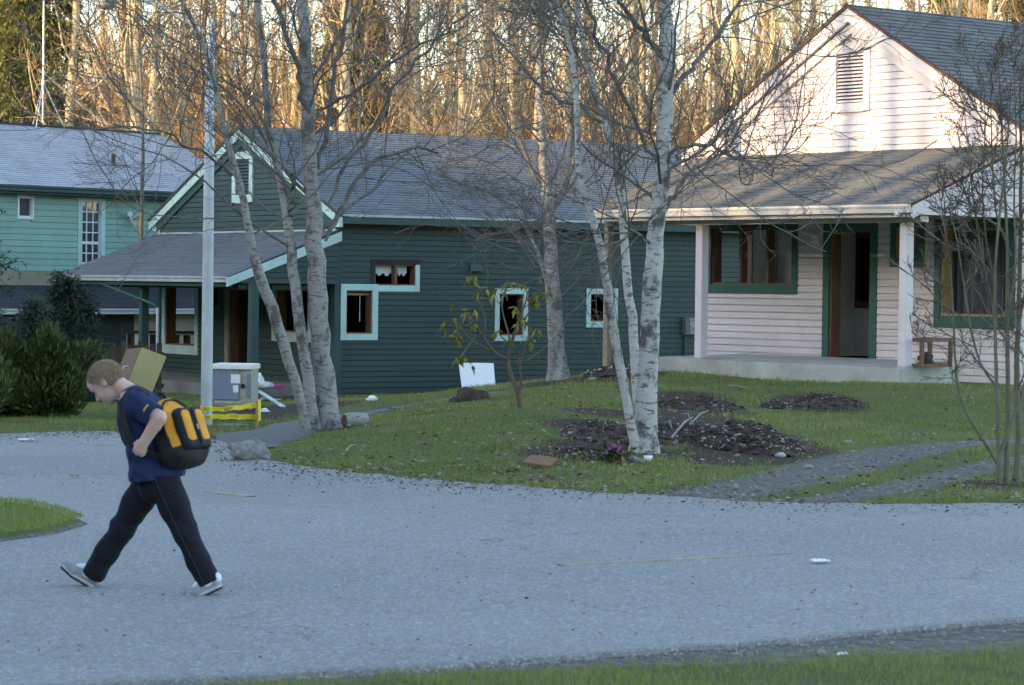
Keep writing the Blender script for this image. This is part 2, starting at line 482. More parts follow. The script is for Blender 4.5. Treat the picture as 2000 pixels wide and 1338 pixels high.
bm_ = bmesh.new(); bm_.from_mesh(me); bmesh.ops.recalc_face_normals(bm_, faces=bm_.faces); bm_.to_mesh(me); bm_.free()
ca = me.color_attributes.new('cover', 'FLOAT_COLOR', 'POINT')
ca.data.foreach_set('color', np.array([(0, .55 if i < 2 * n_ else .0, 0, 1) for i in range(4 * n_)], np.float32).ravel())
tag(link('grass_island', me, M_GROUND, smooth=True), kind='structure')

# worn yellow lines
M_YEL = mat('worn_yellow_paint', (.36, .30, .19), .8, .35, 6, 90, .3, dirt=(.24, .24, .245), dirt_amt=1.0, dscale=16)
def line_mark(pts, w):
    P = px_poly(pts); me_o = ribbon('road_marking', P, w, .0275, M_YEL, 2, .006)
    tag(me_o, kind='structure')
line_mark([(1010, 1116), (1200, 1108), (1400, 1097), (1640, 1084)], .055)
line_mark([(365, 962), (450, 970), (540, 982)], .09)

# unseen rise at the left, added and shaped to keep the low sun off the street
_S = np.array([(-140, 6.2), (-60, 6.1), (-53, 5.6), (-47, 4.6), (-42, 3.5), (-38, 3.2), (-34, 3.25), (-31, 3.5), (-28, 3.8), (-24, 5.2), (-20, 6.2), (-5, 6.5), (60, 6.5)])
TA = Vector((math.sin(SUN_AZ), math.cos(SUN_AZ), 0)); TB = Vector((math.cos(SUN_AZ), -math.sin(SUN_AZ), 0))
T0 = -21.0
qs = np.arange(-140, 60, 1.0); V = []; Fc = []
for q in qs:
    h = np.interp(q, _S[:, 0], _S[:, 1]) + (24 - T0) * math.tan(SUN_EL) + .12 * noise.noise(Vector((q * .6, 3, 0))) + .1 * noise.noise(Vector((q * 1.7, 7, 0)))
    for dt, k in ((-26, 0), (-16, .5), (-8, .86), (-2, .985), (0, 1), (2, .97), (7, .7), (14, .3), (20, 0)):
        p = TA * (T0 + dt) + TB * q; V.append((p.x, p.y, h * k - .4))
for i in range(len(qs) - 1):
    for k in range(8): Fc.append((i * 9 + k, i * 9 + k + 1, i * 9 + k + 10, i * 9 + k + 9))
me = pydata('sun_block_rise', V, Fc); me.flip_normals()
M_SUN_BLOCK = mat('sun_block_green', (.07, .085, .03), .95, .4, .5, 20, .5)
tag(link('sun_block_rise', me, M_SUN_BLOCK, smooth=True), kind='structure')
# ------------------------------------------------------------------ house kit
random.seed(4)
def shingle_mat(name, c0, c1):
    m, nt, bs = nodes(name)
    vc = nd(nt, 'ShaderNodeVertexColor', layer_name='tint')
    sp = nt.nodes.new('ShaderNodeSeparateColor'); nt.links.new(vc.outputs[0], sp.inputs[0])
    c = mixc(nt, sp.outputs[0], c0, c1)
    n1 = noise_tex(nt, .7, 5, .6); n2 = noise_tex(nt, 120, 2, .6)
    c = mixc(nt, ramp(nt, n1, [(.4, 0.), (.7, .5)]), c, tuple(x * .62 for x in c0))
    c = mixc(nt, ramp(nt, n2, [(.4, .4), (.6, 0.)]), c, tuple(x * .55 for x in c0))
    nt.links.new(c, bs.inputs['Base Color']); bs.inputs['Roughness'].default_value = .9; bs.inputs['Specular IOR Level'].default_value = .25
    bump(nt, bs, n2, .5, .004)
    return m
SH_GREEN = shingle_mat('blue_grey_shingle', (.128, .14, .16), (.178, .191, .212))
SH_PINK = shingle_mat('brown_grey_shingle', (.115, .118, .122), (.175, .178, .18))
SH_AQUA = shingle_mat('pale_grey_shingle', (.34, .36, .41), (.46, .48, .53))
SH_DARK = shingle_mat('dark_shingle', (.045, .05, .06), (.075, .08, .095))
P_PINK = mat('pink_paint', (.64, .575, .595), .65, .07, 1.2, 40, .15, dirt=(.46, .40, .39), dirt_amt=.4, objvar=.07)
P_PINKTRIM = mat('pink_trim_paint', (.64, .58, .605), .6, .07, 2, 40, .15, dirt=(.42, .33, .31), dirt_amt=.35)
P_GREEN = mat('dark_green_paint', (.031, .064, .0615), .6, .1, 1.2, 40, .15, dirt=(.045, .06, .04), dirt_amt=.5, objvar=.08)
P_GREENTRIM = mat('green_trim_paint', (.034, .076, .074), .6, .12, 2, 40, .15, dirt=(.05, .06, .04), dirt_amt=.4)
P_AQUA = mat('aqua_trim_paint', (.45, .61, .59), .6, .08, 2, 40, .15, dirt=(.25, .3, .22), dirt_amt=.35, objvar=.04)
P_AQUASIDE = mat('aqua_siding_paint', (.24, .41, .355), .6, .1, 1, 30, .15, dirt=(.17, .31, .26), dirt_amt=.5, objvar=.05, stretch=(1, 1, .15))
P_DGREEN = mat('deep_green_trim', (.035, .105, .085), .6, .12, 2, 40, .15, dirt=(.05, .05, .04), dirt_amt=.3)
WOOD = mat('raw_brown_wood', (.155, .08, .046), .65, .35, 2.5, 60, .3, stretch=(6, 6, .7), objvar=.1)
WOODP = mat('pale_raw_wood', (.42, .26, .12), .7, .25, 3, 60, .3, stretch=(6, 6, .7))
DRYWALL = mat('scuffed_wallboard', (.84, .84, .83), .9, .08, 1.2, 30, .1, dirt=(.5, .48, .44), dirt_amt=.4)
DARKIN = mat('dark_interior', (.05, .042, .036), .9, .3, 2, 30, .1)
CONC = mat('worn_concrete', (.40, .40, .37), .9, .15, 1.5, 35, .4, dirt=(.2, .2, .16), dirt_amt=.6)
GUT = mat('gutter_metal', (.62, .58, .56), .45, .08, 3, 50, .05, dirt=(.36, .3, .26), dirt_amt=.4)
GUTG = mat('dull_gutter_metal', (.42, .47, .48), .45, .1, 3, 50, .05, dirt=(.2, .22, .2), dirt_amt=.5)
BRICKRED = mat('crumbled_red_footing', (.17, .065, .05), .95, .4, 4, 40, .7, dirt=(.2, .16, .13), dirt_amt=.7, dscale=5)
WHITEP = mat('white_frame_paint', (.72, .73, .74), .5, .05, 3, 50, .05, dirt=(.5, .5, .48), dirt_amt=.3)
METAL = mat('galvanised_metal', (.42, .44, .46), .45, .15, 4, 50, .1, metal=.6)
BLACK = mat('black_metal', (.02, .02, .02), .5, .2)
def glass_mat():
    m, nt, bs = nodes('window_glass')
    bs.inputs['Base Color'].default_value = (.05, .06, .07, 1); bs.inputs['Roughness'].default_value = .05
    bs.inputs['Specular IOR Level'].default_value = .9
    return m
GLASS = glass_mat()
CLOTH = mat('curtain_cloth', (.62, .62, .64), .95, .1, 4, 40, .2)

def TW(o, e, n):
    """wall frame: (along, outward, up) to house coordinates"""
    e = Vector(e); n = Vector(n)
    return Matrix(((e.x, n.x, 0, o[0]), (e.y, n.y, 0, o[1]), (0, 0, 1, o[2] if len(o) > 2 else 0), (0, 0, 0, 1)))
def wall_panel(house, T, a0, a1, z0, z1, ops, m_out, m_in, thick=.13, name='wall'):
    A = sorted({a0, a1, *[v for o in ops for v in o[:2]]}); Z = sorted({z0, z1, *[v for o in ops for v in o[2:4]]})
    A = [v for v in A if a0 <= v <= a1]; Z = [v for v in Z if z0 <= v <= z1]
    for nm, m, k0, k1 in ((name, m_out, -thick, 0), ('wallboard', m_in, -thick - .016, -thick - .002)):
        b = MB()
        for p, q in zip(A[:-1], A[1:]):
            for r, s in zip(Z[:-1], Z[1:]):
                ca, cz = (p + q) / 2, (r + s) / 2
                if any(o[0] < ca < o[1] and o[2] < cz < o[3] for o in ops): continue
                b.box(p, q, k0, k1, r, s, T=T)
        b.build(nm, m, house)
_boards = {}
def board_mesh(e, m, key):
    k = (round(e, 4), key)
    if k not in _boards:
        P = [(0, 0, 0), (0, .031, 0), (0, .024, e - .013), (0, 0, e - .013)]
        V = P + [(1, p[1], p[2]) for p in P]
        me = pydata('clapboard', V, [(0, 1, 2, 3), (7, 6, 5, 4), (0, 4, 5, 1), (1, 5, 6, 2), (2, 6, 7, 3), (3, 7, 4, 0)])
        me.materials.append(m); _boards[k] = me
    return _boards[k]
def clapboards(house, T, z0, z1, e, m, span, ops=(), key='b', split=.3, pad=.0):
    me = board_mesh(e, m, key); z = z0
    while z < z1 - .02:
        a, b = span(z + e * .6)
        segs = [(a, b)]
        for o in ops:
            if o[2] < z + e * .97 and o[3] > z + e * .03:
                ns = []
                for p, q in segs:
                    if o[1] <= p or o[0] >= q: ns.append((p, q)); continue
                    if o[0] - pad > p: ns.append((p, o[0] - pad))
                    if o[1] + pad < q: ns.append((o[1] + pad, q))
                segs = ns
        for p, q in segs:
            if q - p < .02: continue
            cut = [p, q]
            if q - p > 2.5 and random.random() < split: cut = [p, p + (q - p) * random.uniform(.25, .75), q]
            for i in range(len(cut) - 1):
                o = link('clapboard', me, None, house)
                g = .002
                o.matrix_basis = T @ Matrix.Translation((cut[i] + g, random.uniform(0, .002), z + random.uniform(-.0015, .0015))) @ Matrix.Diagonal((cut[i + 1] - cut[i] - 2 * g, 1, 1, 1))
        z += e
def window(house, T, op, tw=(.12, .12, .12, .14), tm=None, jm=None, mull=(), deep=.16, proud=.05, name='window', skip=(), tmats=None, bm=None):
    """op = a0,a1,z0,z1; tw = left,right,top,bottom trim widths"""
    a0, a1, z0, z1 = op; l, r, t, b = tw
    j = MB(); w = .028
    j.box(a0, a0 + w, -deep, .012, z0, z1, T=T); j.box(a1 - w, a1, -deep, .012, z0, z1, T=T)
    j.box(a0 + w, a1 - w, -deep, .012, z1 - w, z1, T=T); 
    if name != 'door_frame': j.box(a0 + w, a1 - w, -deep, .018, z0, z0 + w, T=T)
    wo = j.build(name, jm, house)
    for k, (p, q, s, u, pr) in enumerate(((a0 - l, a0, z0 - b, z1, proud), (a1, a1 + r, z0 - b, z1, proud), (a0 - l, a1 + r, z1, z1 + t, proud + .003), (a0, a1, z0 - b, z0, proud - .003))):
        if k in skip or q - p < .01 or u - s < .01: continue
        m = tmats[k] if tmats else tm
        MB().box(p, q, -.002, pr, s, u, T=T).build('trim_board', m, wo, bevel=.003)
    for a in mull:
        MB().box(a - .028, a + .028, -deep * .8, .008, z0 + w, z1 - w, T=T).build('mullion', jm if bm is None else bm, wo)
    return wo
def roof_plane(house, A, B, C, D, shm, deck_m, thick=.06, course=.14, tab=.31, name='roof'):
    """A,B eave left/right; D,C ridge left/right (house coordinates)"""
    A, B, C, D = [Vector(p) for p in (A, B, C, D)]
    n = (B - A).cross(D - A).normalized()
    dk = MB(); dn = n * thick
    dk.hexa([A - dn, B - dn, C - dn, D - dn, A, B, C, D])
    deck = dk.build(name, deck_m, house)
    V = []; Fc = []; tint = []
    rows = int(((D - A).length + (C - B).length) / 2 / course) + 1
    for r in range(rows):
        t0 = r * course / max((D - A).length, .01); t1 = min(1, t0 + course * 1.12 / (D - A).length)
        if t0 >= 1: break
        L0, R0 = A.lerp(D, t0), B.lerp(C, t0); L1, R1 = A.lerp(D, t1), B.lerp(C, t1)
        ln = (R0 - L0).length; nt_ = max(1, int(ln / tab)); off = (r % 2) * .5 + random.uniform(-.08, .08)
        cuts = [0.0] + sorted(min(1, max(0, (k + off) / nt_ + random.uniform(-.06, .06) / nt_)) for k in range(1, nt_)) + [1.0]
        rowt = random.uniform(-.12, .12)
        for k in range(len(cuts) - 1):
            c0, c1 = cuts[k], cuts[k + 1]
            if c1 - c0 < .004: continue
            g = .0025 / ln; dz = random.uniform(0, .006); dy = random.uniform(-.006, .006)
            a = L0.lerp(R0, c0 + g) + n * (.013 + dz); b = L0.lerp(R0, c1 - g) + n * (.013 + dz)
            sl = (D - A).normalized() * dy; a += sl; b += sl
            c = L1.lerp(R1, c1 - g) + n * .003; d = L1.lerp(R1, c0 + g) + n * .003
            i = len(V); V += [a, b, c, d, a - n * .012, b - n * .012]
            Fc += [(i, i + 1, i + 2, i + 3), (i + 4, i + 5, i + 1, i)]
            tint += [min(1, max(0, random.random() * .6 + .2 + rowt))] * 2
    me = pydata('shingles', V, Fc)
    ca = me.color_attributes.new('tint', 'FLOAT_COLOR', 'CORNER')
    ca.data.foreach_set('color', np.repeat(np.array([(t, t, t, 1) for t in tint], np.float32), 4, axis=0).ravel())
    s = link('shingles', me, shm, deck); s['kind'] = 'stuff'
    return deck
def slab_poly(P, n, thick):
    """thin prism from a planar polygon"""
    P = [Vector(p) for p in P]; n = Vector(n) * thick; k = len(P)
    return MB().add(P + [p + n for p in P], [tuple(range(k))[::-1], tuple(range(k, 2 * k))] + [(i, (i + 1) % k, (i + 1) % k + k, i + k) for i in range(k)])

def rake_board(house, x0, z0, x1, z1, y, w, th, m, name='rake_board', drop=0.0):
    """sloped board on a gable; z is its upper edge, w measured upright"""
    P = [(x0, y, z0 - drop - w), (x1, y, z1 - drop - w), (x1, y, z1 - drop), (x0, y, z0 - drop)]
    Q = [(p[0], y - th, p[2]) for p in P]
    return MB().hexa([P[0], P[1], Q[1], Q[0], P[3], P[2], Q[2], Q[3]]).build(name, m, house)

def vent(house, T, a0, a1, z0, z1, tw, tm, sm, nsl):
    v = MB().box(a0, a1, -.012, .006, z0, z1, T=T).build('gable_vent', BLACK, house)
    for p, q, s, u, k in ((a0 - tw, a0, z0 - tw, z1 + tw, .055), (a1, a1 + tw, z0 - tw, z1 + tw, .055), (a0, a1, z1, z1 + tw, .053), (a0, a1, z0 - tw * 1.1, z0, .053)):
        MB().box(p, q, .0, k, s, u, T=T).build('trim_board', tm, v)
    st = (z1 - z0) / nsl; me = None
    for i in range(nsl):
        z = z0 + st * (i + .25)
        if me is None:
            me = pydata('slat', [(0, .008, .5 * st), (0, .038, 0), (0, .038, .007), (0, .008, .5 * st + .007), (1, .008, .5 * st), (1, .038, 0), (1, .038, .007), (1, .008, .5 * st + .007)],
                        [(0, 1, 2, 3), (7, 6, 5, 4), (0, 4, 5, 1), (1, 5, 6, 2), (2, 6, 7, 3), (3, 7, 4, 0)]); me.materials.append(sm)
        o = link('slat', me, None, v); o.matrix_basis = T @ Matrix.Translation((a0, 0, z)) @ Matrix.Diagonal((a1 - a0, 1, 1, 1))
def gutter(house, x0, x1, y, ztop, m, h=.12, w=.11, name='gutter'):
    """open K-profile trough along x, front face at y-w"""
    prof = [(0, 0), (-.65 * w, 0), (-.75 * w, -.0), (-w * .8, .45 * h), (-w, .75 * h), (-w, h), (-w + .012, h), (-w + .012, .78 * h), (-w * .8 + .012, .45 * h), (-.66 * w, .012), (-.012, .012), (-.012, h), (0, h)]
    V = []; k = len(prof)
    for x in (x0, x1): V += [(x, y + p[0], ztop - h + p[1]) for p in prof]
    Fc = [(i, (i + 1) % k, (i + 1) % k + k, i + k) for i in range(k)] + [tuple(range(k))[::-1], tuple(range(k, 2 * k))]
    b = MB().add(V, Fc)
    for x in (x0, x1 - .004): b.box(x, x + .004, y - w, y, ztop - h, ztop - .002)
    return b.build(name, m, house)

# ================================================================== pink house
ph = thing('pink_house', 'pale pink clapboard house with gable vent, sunlit upper wall and open doorway on its porch', 'house', PINK.o, PINK.ang)
PW, PL = 6.9, 12.0
fr = PINK.front
TF = TW((0, 0), (1, 0, 0), (0, -1, 0))
def opx(fn, l, t, r, b, off=0):
    x0, z1 = fn(l, t, off); x1, z0 = fn(r, b, off)
    return (x0, x1, z0, z1)
FLOOR = .55
w1 = opx(fr, 1393, 447, 1549, 557)
dr = opx(fr, 1624, 450, 1700, 696); dr = (dr[0], dr[1], FLOOR, dr[3])
w2 = opx(fr, 1752, 446, 1797, 503)
w3 = opx(fr, 1841, 446, 1970, 619)
ops = [w1, dr, w2, w3]
EXP = .112
wall_panel(ph, TF, 0, PW, .2, 3.86, ops, P_PINK, DRYWALL)
# gable sheathing
ZR = 6.2; XR = 3.45; SLP = .574
slab_poly([(.0, -.0, 3.86), (PW, 0, 3.86), (PW, 0, 4.18), (XR, 0, 6.1), (0, 0, 4.18)], (0, 1, 0), .12).build('gable_wall', P_PINK, ph)
full = lambda z: (0.02, PW - .02)
clapboards(ph, TF, .27, 2.80, EXP, P_PINK, full, ops, 'pink', .6)
va0, va1, vz0, vz1 = opx(fr, 1638, 106, 1690, 200)
vop = (va0 - .13, va1 + .13, vz0 - .13, vz1 + .13)
gsp = lambda z: (max(.02, XR - (ZR - .36 - z) / SLP), min(PW - .02, XR + (ZR - .36 - z) / SLP))
clapboards(ph, TF, 3.84, 5.74, EXP * 1.02, P_PINK, gsp, [vop], 'pinkg', .8)
vent(ph, TF, va0, va1, vz0, vz1, .13, P_PINKTRIM, P_PINKTRIM, 14)
wz = lambda px: fr(px, 500)[0]
window(ph, TF, w1, (.13, .13, .16, .15), P_DGREEN, WOOD, (wz(1446), wz(1499)), deep=.18, bm=WOOD)
window(ph, TF, dr, (.14, .15, .19, 0), P_DGREEN, WOOD, (), deep=.2, name='door_frame')
window(ph, TF, w2, (.10, .12, .17, .15), P_DGREEN, WOODP, (), deep=.18)
window(ph, TF, w3, (.12, .16, .17, .19), P_DGREEN, WOODP, (), deep=.2)
MB().box(PW - .1, PW + .03, -.02, .045, .2, 2.8, T=TF).build('corner_board', P_PINKTRIM, ph)
MB().box(-.03, .07, -.02, .045, .5, 2.8, T=TF).build('corner_board', P_PINKTRIM, ph)
# far trace of a curtain / sheet in the big window
a0, a1, z0, z1 = w3
cb = MB(); n = 26
for i in range(n):
    t0, t1 = i / n, (i + 1) / n
    y0, y1 = .42 + .05 * math.sin(i * 1.9), .42 + .05 * math.sin((i + 1) * 1.9)
    xa, xb = a0 - .3 + (a1 - a0) * .9 * t0, a0 - .3 + (a1 - a0) * .9 * t1
    cb.hexa([(xa, y0, z0 - .2), (xb, y1, z0 - .2), (xb, y1 + .004, z0 - .2), (xa, y0 + .004, z0 - .2), (xa, y0, z1 - .15), (xb, y1, z1 - .15), (xb, y1 + .004, z1 - .15), (xa, y0 + .004, z1 - .15)])
cb.build('curtain', mat('grey_net_curtain', (.13, .13, .15), .95, .2), ph)
# side walls, back wall, floor, partitions
TL = TW((0, 0), (0, 1, 0), (-1, 0, 0)); TR = TW((PW, 0), (0, 1, 0), (1, 0, 0))
sidew = (.22, 1.02, w1[2], w1[3])
wall_panel(ph, TL, .14, PL, .2, 3.95, [sidew], P_PINK, DRYWALL)
window(ph, TL, sidew, (.12, .12, .14, .14), P_DGREEN, WOOD, (), deep=.18)
clapboards(ph, TL, .27, 3.8, EXP, P_PINK, lambda z: (.02, PL), [sidew], 'pink', 0)
wall_panel(ph, TR, .14, PL, .2, 3.95, [], P_PINK, DRYWALL)
TB_ = TW((0, PL), (1, 0, 0), (0, 1, 0))
wall_panel(ph, TB_, 0, PW, .2, 3.95, [], P_PINK, DRYWALL)
slab_poly([(0, PL - .02, 3.95), (PW, PL - .02, 3.95), (PW, PL - .02, 4.18), (XR, PL - .02, 6.1), (0, PL - .02, 4.18)], (0, -1, 0), .1).build('gable_wall', P_PINK, ph)
MB().box(.15, PW - .15, .15, PL - .15, .25, FLOOR - .02).build('floor', mat('scuffed_floor', (.16, .13, .10), .7, .3), ph)
MB().box(.15, PW - .15, .15, PL - .15, 2.85, 2.9).build('ceiling', DRYWALL, ph)
# partition seen through the doorway, with a brown framed hatch
TP = TW((0, 1.6), (1, 0, 0), (0, -1, 0))
hx = opx(PINK.front, 1668, 463, 1712, 592, 1.6)
wall_panel(ph, TP, .2, PW - .2, FLOOR, 2.84, [hx], DRYWALL, DRYWALL, .1, 'partition')
window(ph, TP, hx, (.09, .09, .09, .09), WOOD, WOOD, (), deep=.12, proud=.03, name='inner_window')
MB().box(1.95, 2.05, .2, 1.58, FLOOR, 2.84).build('partition', DRYWALL, ph)
MB().box(4.3, 4.4, .2, 1.58, FLOOR, 2.84).build('partition', DRYWALL, ph)
# main roof
ov = .38; fo = .16
ez = ZR - SLP * (XR + ov)
deckm = mat('roof_edge_dark', (.09, .045, .035), .8, .2)
roof_plane(ph, (-ov, -fo - .03, ez), (-ov, PL + .2, ez), (XR, PL + .2, ZR), (XR, -fo - .03, ZR), SH_PINK, deckm, name='roof_slope') if False else None
roof_plane(ph, (-ov, PL + .2, ez), (-ov, -fo - .03, ez), (XR, -fo - .03, ZR), (XR, PL + .2, ZR), SH_PINK, deckm, .045)
roof_plane(ph, (PW + ov, -fo - .03, ez), (PW + ov, PL + .2, ez), (XR, PL + .2, ZR), (XR, -fo - .03, ZR), SH_PINK, deckm, .045)
for s in (-1, 1):
    xe = -ov if s < 0 else PW + ov
    rake_board(ph, xe, ez - .055, XR, ZR - .055, -fo + .06, .215, .06, P_PINKTRIM)
    rake_board(ph, xe + (.1 if s < 0 else -.1), ez - .27 + .1 * SLP, XR, ZR - .27, -.03, .185, .05, P_PINKTRIM, 'frieze_board')
# porch
PE = -2.47; GZ = 2.925
JZ = 3.86; PSL = (JZ - GZ) / (-PE)
roof_plane(ph, (-.06, PE - .05, GZ - .02), (7.02, PE - .05, GZ - .02), (7.02, -.02, JZ), (-.06, -.02, JZ), SH_PINK, deckm, .05, name='porch_roof')
gutter(ph, -.04, 7.0, PE, GZ - .015, GUT, .125, .11)
MB().box(-.0, 6.96, PE + .004, PE + .04, GZ - .20, GZ - .075).build('fascia_board', P_PINKTRIM, ph)
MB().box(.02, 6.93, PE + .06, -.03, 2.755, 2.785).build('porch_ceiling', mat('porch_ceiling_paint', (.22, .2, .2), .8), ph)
MB().box(0, 7.0, -.03, -.001, JZ - .01, JZ + .035).build('flashing', GUT, ph)
for xx, nx2 in ((6.985, 1), (-.03, -1)):
    slab_poly([(xx, PE + .05, 2.76), (xx, -.03, 2.76), (xx, -.03, JZ - .1), (xx, PE + .05, GZ - .08)], (-nx2, 0, 0), .05).build('porch_gable_panel', P_PINK, ph)
    T = TW((xx, 0), (0, 1, 0), (nx2, 0, 0))
    clapboards(ph, T, 2.765, 3.72, EXP, P_PINK, lambda z: (min(-.05, max(PE + .06, PE + (z - (GZ - .16)) / PSL)), -.03), [], 'pink', 0)
    P = [(xx, PE - .03, GZ - .04), (xx, -.0, JZ - .04), (xx, -.0, JZ - .20), (xx, PE - .03, GZ - .22)]
    Q = [(p[0] + nx2 * .05, p[1], p[2]) for p in P]
    MB().hexa([P[3], P[2], Q[2], Q[3], P[0], P[1], Q[1], Q[0]]).build('rake_board', P_PINKTRIM, ph)
for px, x in ((1187, None), (1370, None), (1769, None)):
    x = fr(px, 600, -2.1)[0]; lf = px < 1200; hw = .055 if lf else .075
    po = MB().box(x - hw, x + hw, -2.1 - hw, -2.1 + hw, .12 if lf else .5, 2.757).build('porch_post', mat('weathered_post_wood', (.30, .25, .19), .85, .3, 3, 40, .3, stretch=(5, 5, .6)) if lf else P_PINKTRIM, ph, bevel=.006)
    MB().box(x - hw - .012, x + hw + .012, -2.112 - hw, -2.088 + hw, .1 if lf else .5, .3 if lf else .56).build('post_base', CONC, ph)
    if lf: po['label'] = 'bare weathered wooden porch post'
MB().box(.02, 6.9, -2.2, -2.02, 2.66, 2.757).build('porch_beam', P_PINKTRIM, ph)
# slab, with the notch at its right end, and its crumbled footing
sb = MB()
sb.hexa([(1.05, -2.28, .1), (6.64, -2.28, .1), (6.64, -1.0, .1), (1.05, -1.0, .1), (1.05, -2.28, .535), (6.64, -2.28, .525), (6.64, -1.0, .55), (1.05, -1.0, .55)])
sb.hexa([(1.05, -.998, .1), (5.55, -.998, .1), (5.55, -.03, .1), (1.05, -.03, .1), (1.05, -.998, .549), (5.55, -.998, .549), (5.55, -.03, .575), (1.05, -.03, .575)])
sb.build('porch_slab', CONC, ph, bevel=.012)
MB().box(.1, 1.04, -2.2, -.03, .0, .36).build('broken_slab', BRICKRED, ph, bevel=.012)
random.seed(11)
x = 1.1
while x < 6.9:
    w = random.uniform(.25, .6)
    MB().box(x, x + w - .01, -2.33 - random.uniform(0, .05), -2.27, .0, .30 + random.uniform(-.03, .035) - .012 * x).build('footing_piece', BRICKRED, ph, bevel=.012)
    x += w
# porch light
p0 = opx(fr, 1592, 458, 1602, 476)
lt = MB().box(p0[0], p0[1], 0.02, .12, p0[2], p0[3], T=TF).build('porch_light', WHITEP, ph, bevel=.01)
MB().box(p0[0] - .02, p0[1] + .02, .02, .035, p0[2] - .03, p0[3] + .06, T=TF).build('back_plate', GUT, lt)
# small flood lamp under the gutter corner
MB().tube([(6.78, PE - .03, GZ - .15), (6.74, PE - .09, GZ - .165)], [.025, .04], 10).build('flood_lamp', WHITEP, ph)

# ================================================================== green house
gh = thing('green_house', 'dark green clapboard house with aqua trimmed windows and long grey shingle roof', 'house', GREEN.o, GREEN.ang)
GL = 15.0; GRX = GW / 2; GZR = 4.99; GS = .43
gf = GREEN.front; gs = lambda a, b, off=0: GREEN.side(a, b, GW)
TGF = TF; TGS = TW((GW, 0), (0, 1, 0), (1, 0, 0)); TGL = TW((0, 0), (0, 1, 0), (-1, 0, 0))
A = opx(gs, 675, 567, 725, 652); B = opx(gs, 731, 516, 810, 558); Cc = opx(gs, 974, 574, 1020, 655); D = opx(gs, 1152, 574, 1196, 628)
fv = (.60, .92, -.76, -.60)
gops = [A, B, Cc, D, fv]
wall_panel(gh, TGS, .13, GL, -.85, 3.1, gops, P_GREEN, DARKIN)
clapboards(gh, TGS, -.80, 3.02, EXP, P_GREEN, lambda z: (.12, GL), [A, B, Cc, D, (fv[0], fv[1], -.78, -.6)], 'green', .7)
DARKTRIM = mat('dark_exposed_trim', (.035, .025, .03), .8, .3)
window(gh, TGS, A, (.13, .13, .13, .13), P_AQUA, WOOD, (), deep=.2)
window(gh, TGS, B, (.10, .10, .10, .125), None, WOOD, ((B[0] + B[1]) / 2 + .03,), deep=.16, tmats=[DARKTRIM, P_AQUA, DARKTRIM, P_AQUA], proud=.036)
window(gh, TGS, Cc, (.11, .11, .12, .12), P_AQUA, WOOD, (), deep=.2)
window(gh, TGS, D, (.11, .11, .12, .13), P_AQUA, WOOD, (), deep=.2)
# short torn curtains in the upper window, cord in the lower
for c0, c1 in ((B[0] + .03, (B[0] + B[1]) / 2 - .02), ((B[0] + B[1]) / 2 + .08, B[1] - .14)):
    cb = MB(); n = 12
    for i in range(n):
        xa, xb = c0 + (c1 - c0) * i / n, c0 + (c1 - c0) * (i + 1) / n
        ka, kb = -.10 + .012 * math.sin(i * 2.1), -.10 + .012 * math.sin((i + 1) * 2.1)
        lo = B[2] + .22 + .03 * math.sin(i * 1.3)
        cb.add([TGS @ Vector(p) for p in ((xa, ka, lo), (xb, kb, lo), (xb, kb, B[3] - .03), (xa, ka, B[3] - .03), (xa, ka - .003, lo), (xb, kb - .003, lo), (xb, kb - .003, B[3] - .03), (xa, ka - .003, B[3] - .03))],
               [(0, 1, 2, 3), (7, 6, 5, 4), (0, 4, 5, 1), (2, 6, 7, 3), (1, 5, 6, 2), (0, 3, 7, 4)])
    cb.build('curtain', CLOTH, gh)
MB().box(A[0] + .38, A[0] + .392, -.1, -.09, A[2] + .25, A[3] - .06, T=TGS).build('blind_cord', CLOTH, gh)
MB().box(A[0] + .03, A[1] - .03, -.11, -.07, A[3] - .10, A[3] - .05, T=TGS).build('blind_rail', WOODP, gh)
MB().box(fv[0], fv[1], -.1, -.02, fv[2], fv[3], T=TGS).build('foundation_vent', BLACK, gh)
for q in ((fv[0] - .06, fv[0]), (fv[1], fv[1] + .06)):
    MB().box(q[0], q[1], .0, .034, -.83, fv[3], T=TGS).build('trim_board', P_GREENTRIM, gh)
# corner boards
MB().box(GW - .14, GW + .034, -.034, .14, -.8, 3.0).build('corner_board', P_GREENTRIM, gh)
MB().box(-.034, .12, -.034, .12, -.8, 2.7).build('corner_board', P_GREENTRIM, gh)
# front wall
wl_ = opx(gf, 326, 558, 383, 676); ws = opx(gf, 417, 540, 429, 598); gd = opx(gf, 450, 565, 487, 700); gd = (gd[0], gd[1], -.4, gd[3]); wr = opx(gf, 541, 566, 604, 650)
fops = [wl_, ws, gd, wr]
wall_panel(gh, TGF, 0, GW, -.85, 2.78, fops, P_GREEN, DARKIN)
clapboards(gh, TGF, -.40, 1.66, EXP, P_GREEN, lambda z: (.12, GW - .14), fops, 'green', 0)
window(gh, TGF, wl_, (.16, .16, .1, .2), P_AQUA, WOOD, (), deep=.22)
window(gh, TGF, ws, (.1, .1, .1, .13), P_GREENTRIM, WOOD, (), deep=.2)
window(gh, TGF, gd, (.18, .18, .12, 0), mat('grey_door_trim', (.24, .22, .21), .8), WOOD, (), deep=.2, name='door_frame')
window(gh, TGF, wr, (.14, .14, .1, .2), P_AQUA, WOOD, ((wr[0] * .45 + wr[1] * .55),), deep=.22)
dp = MB(); dp.box(gd[0] + .06, gd[0] + .1, .16, .98, -.38, gd[3] - .05); dp.build('door_leaf', mat('brown_door', (.07, .035, .022), .6, .3), gh)
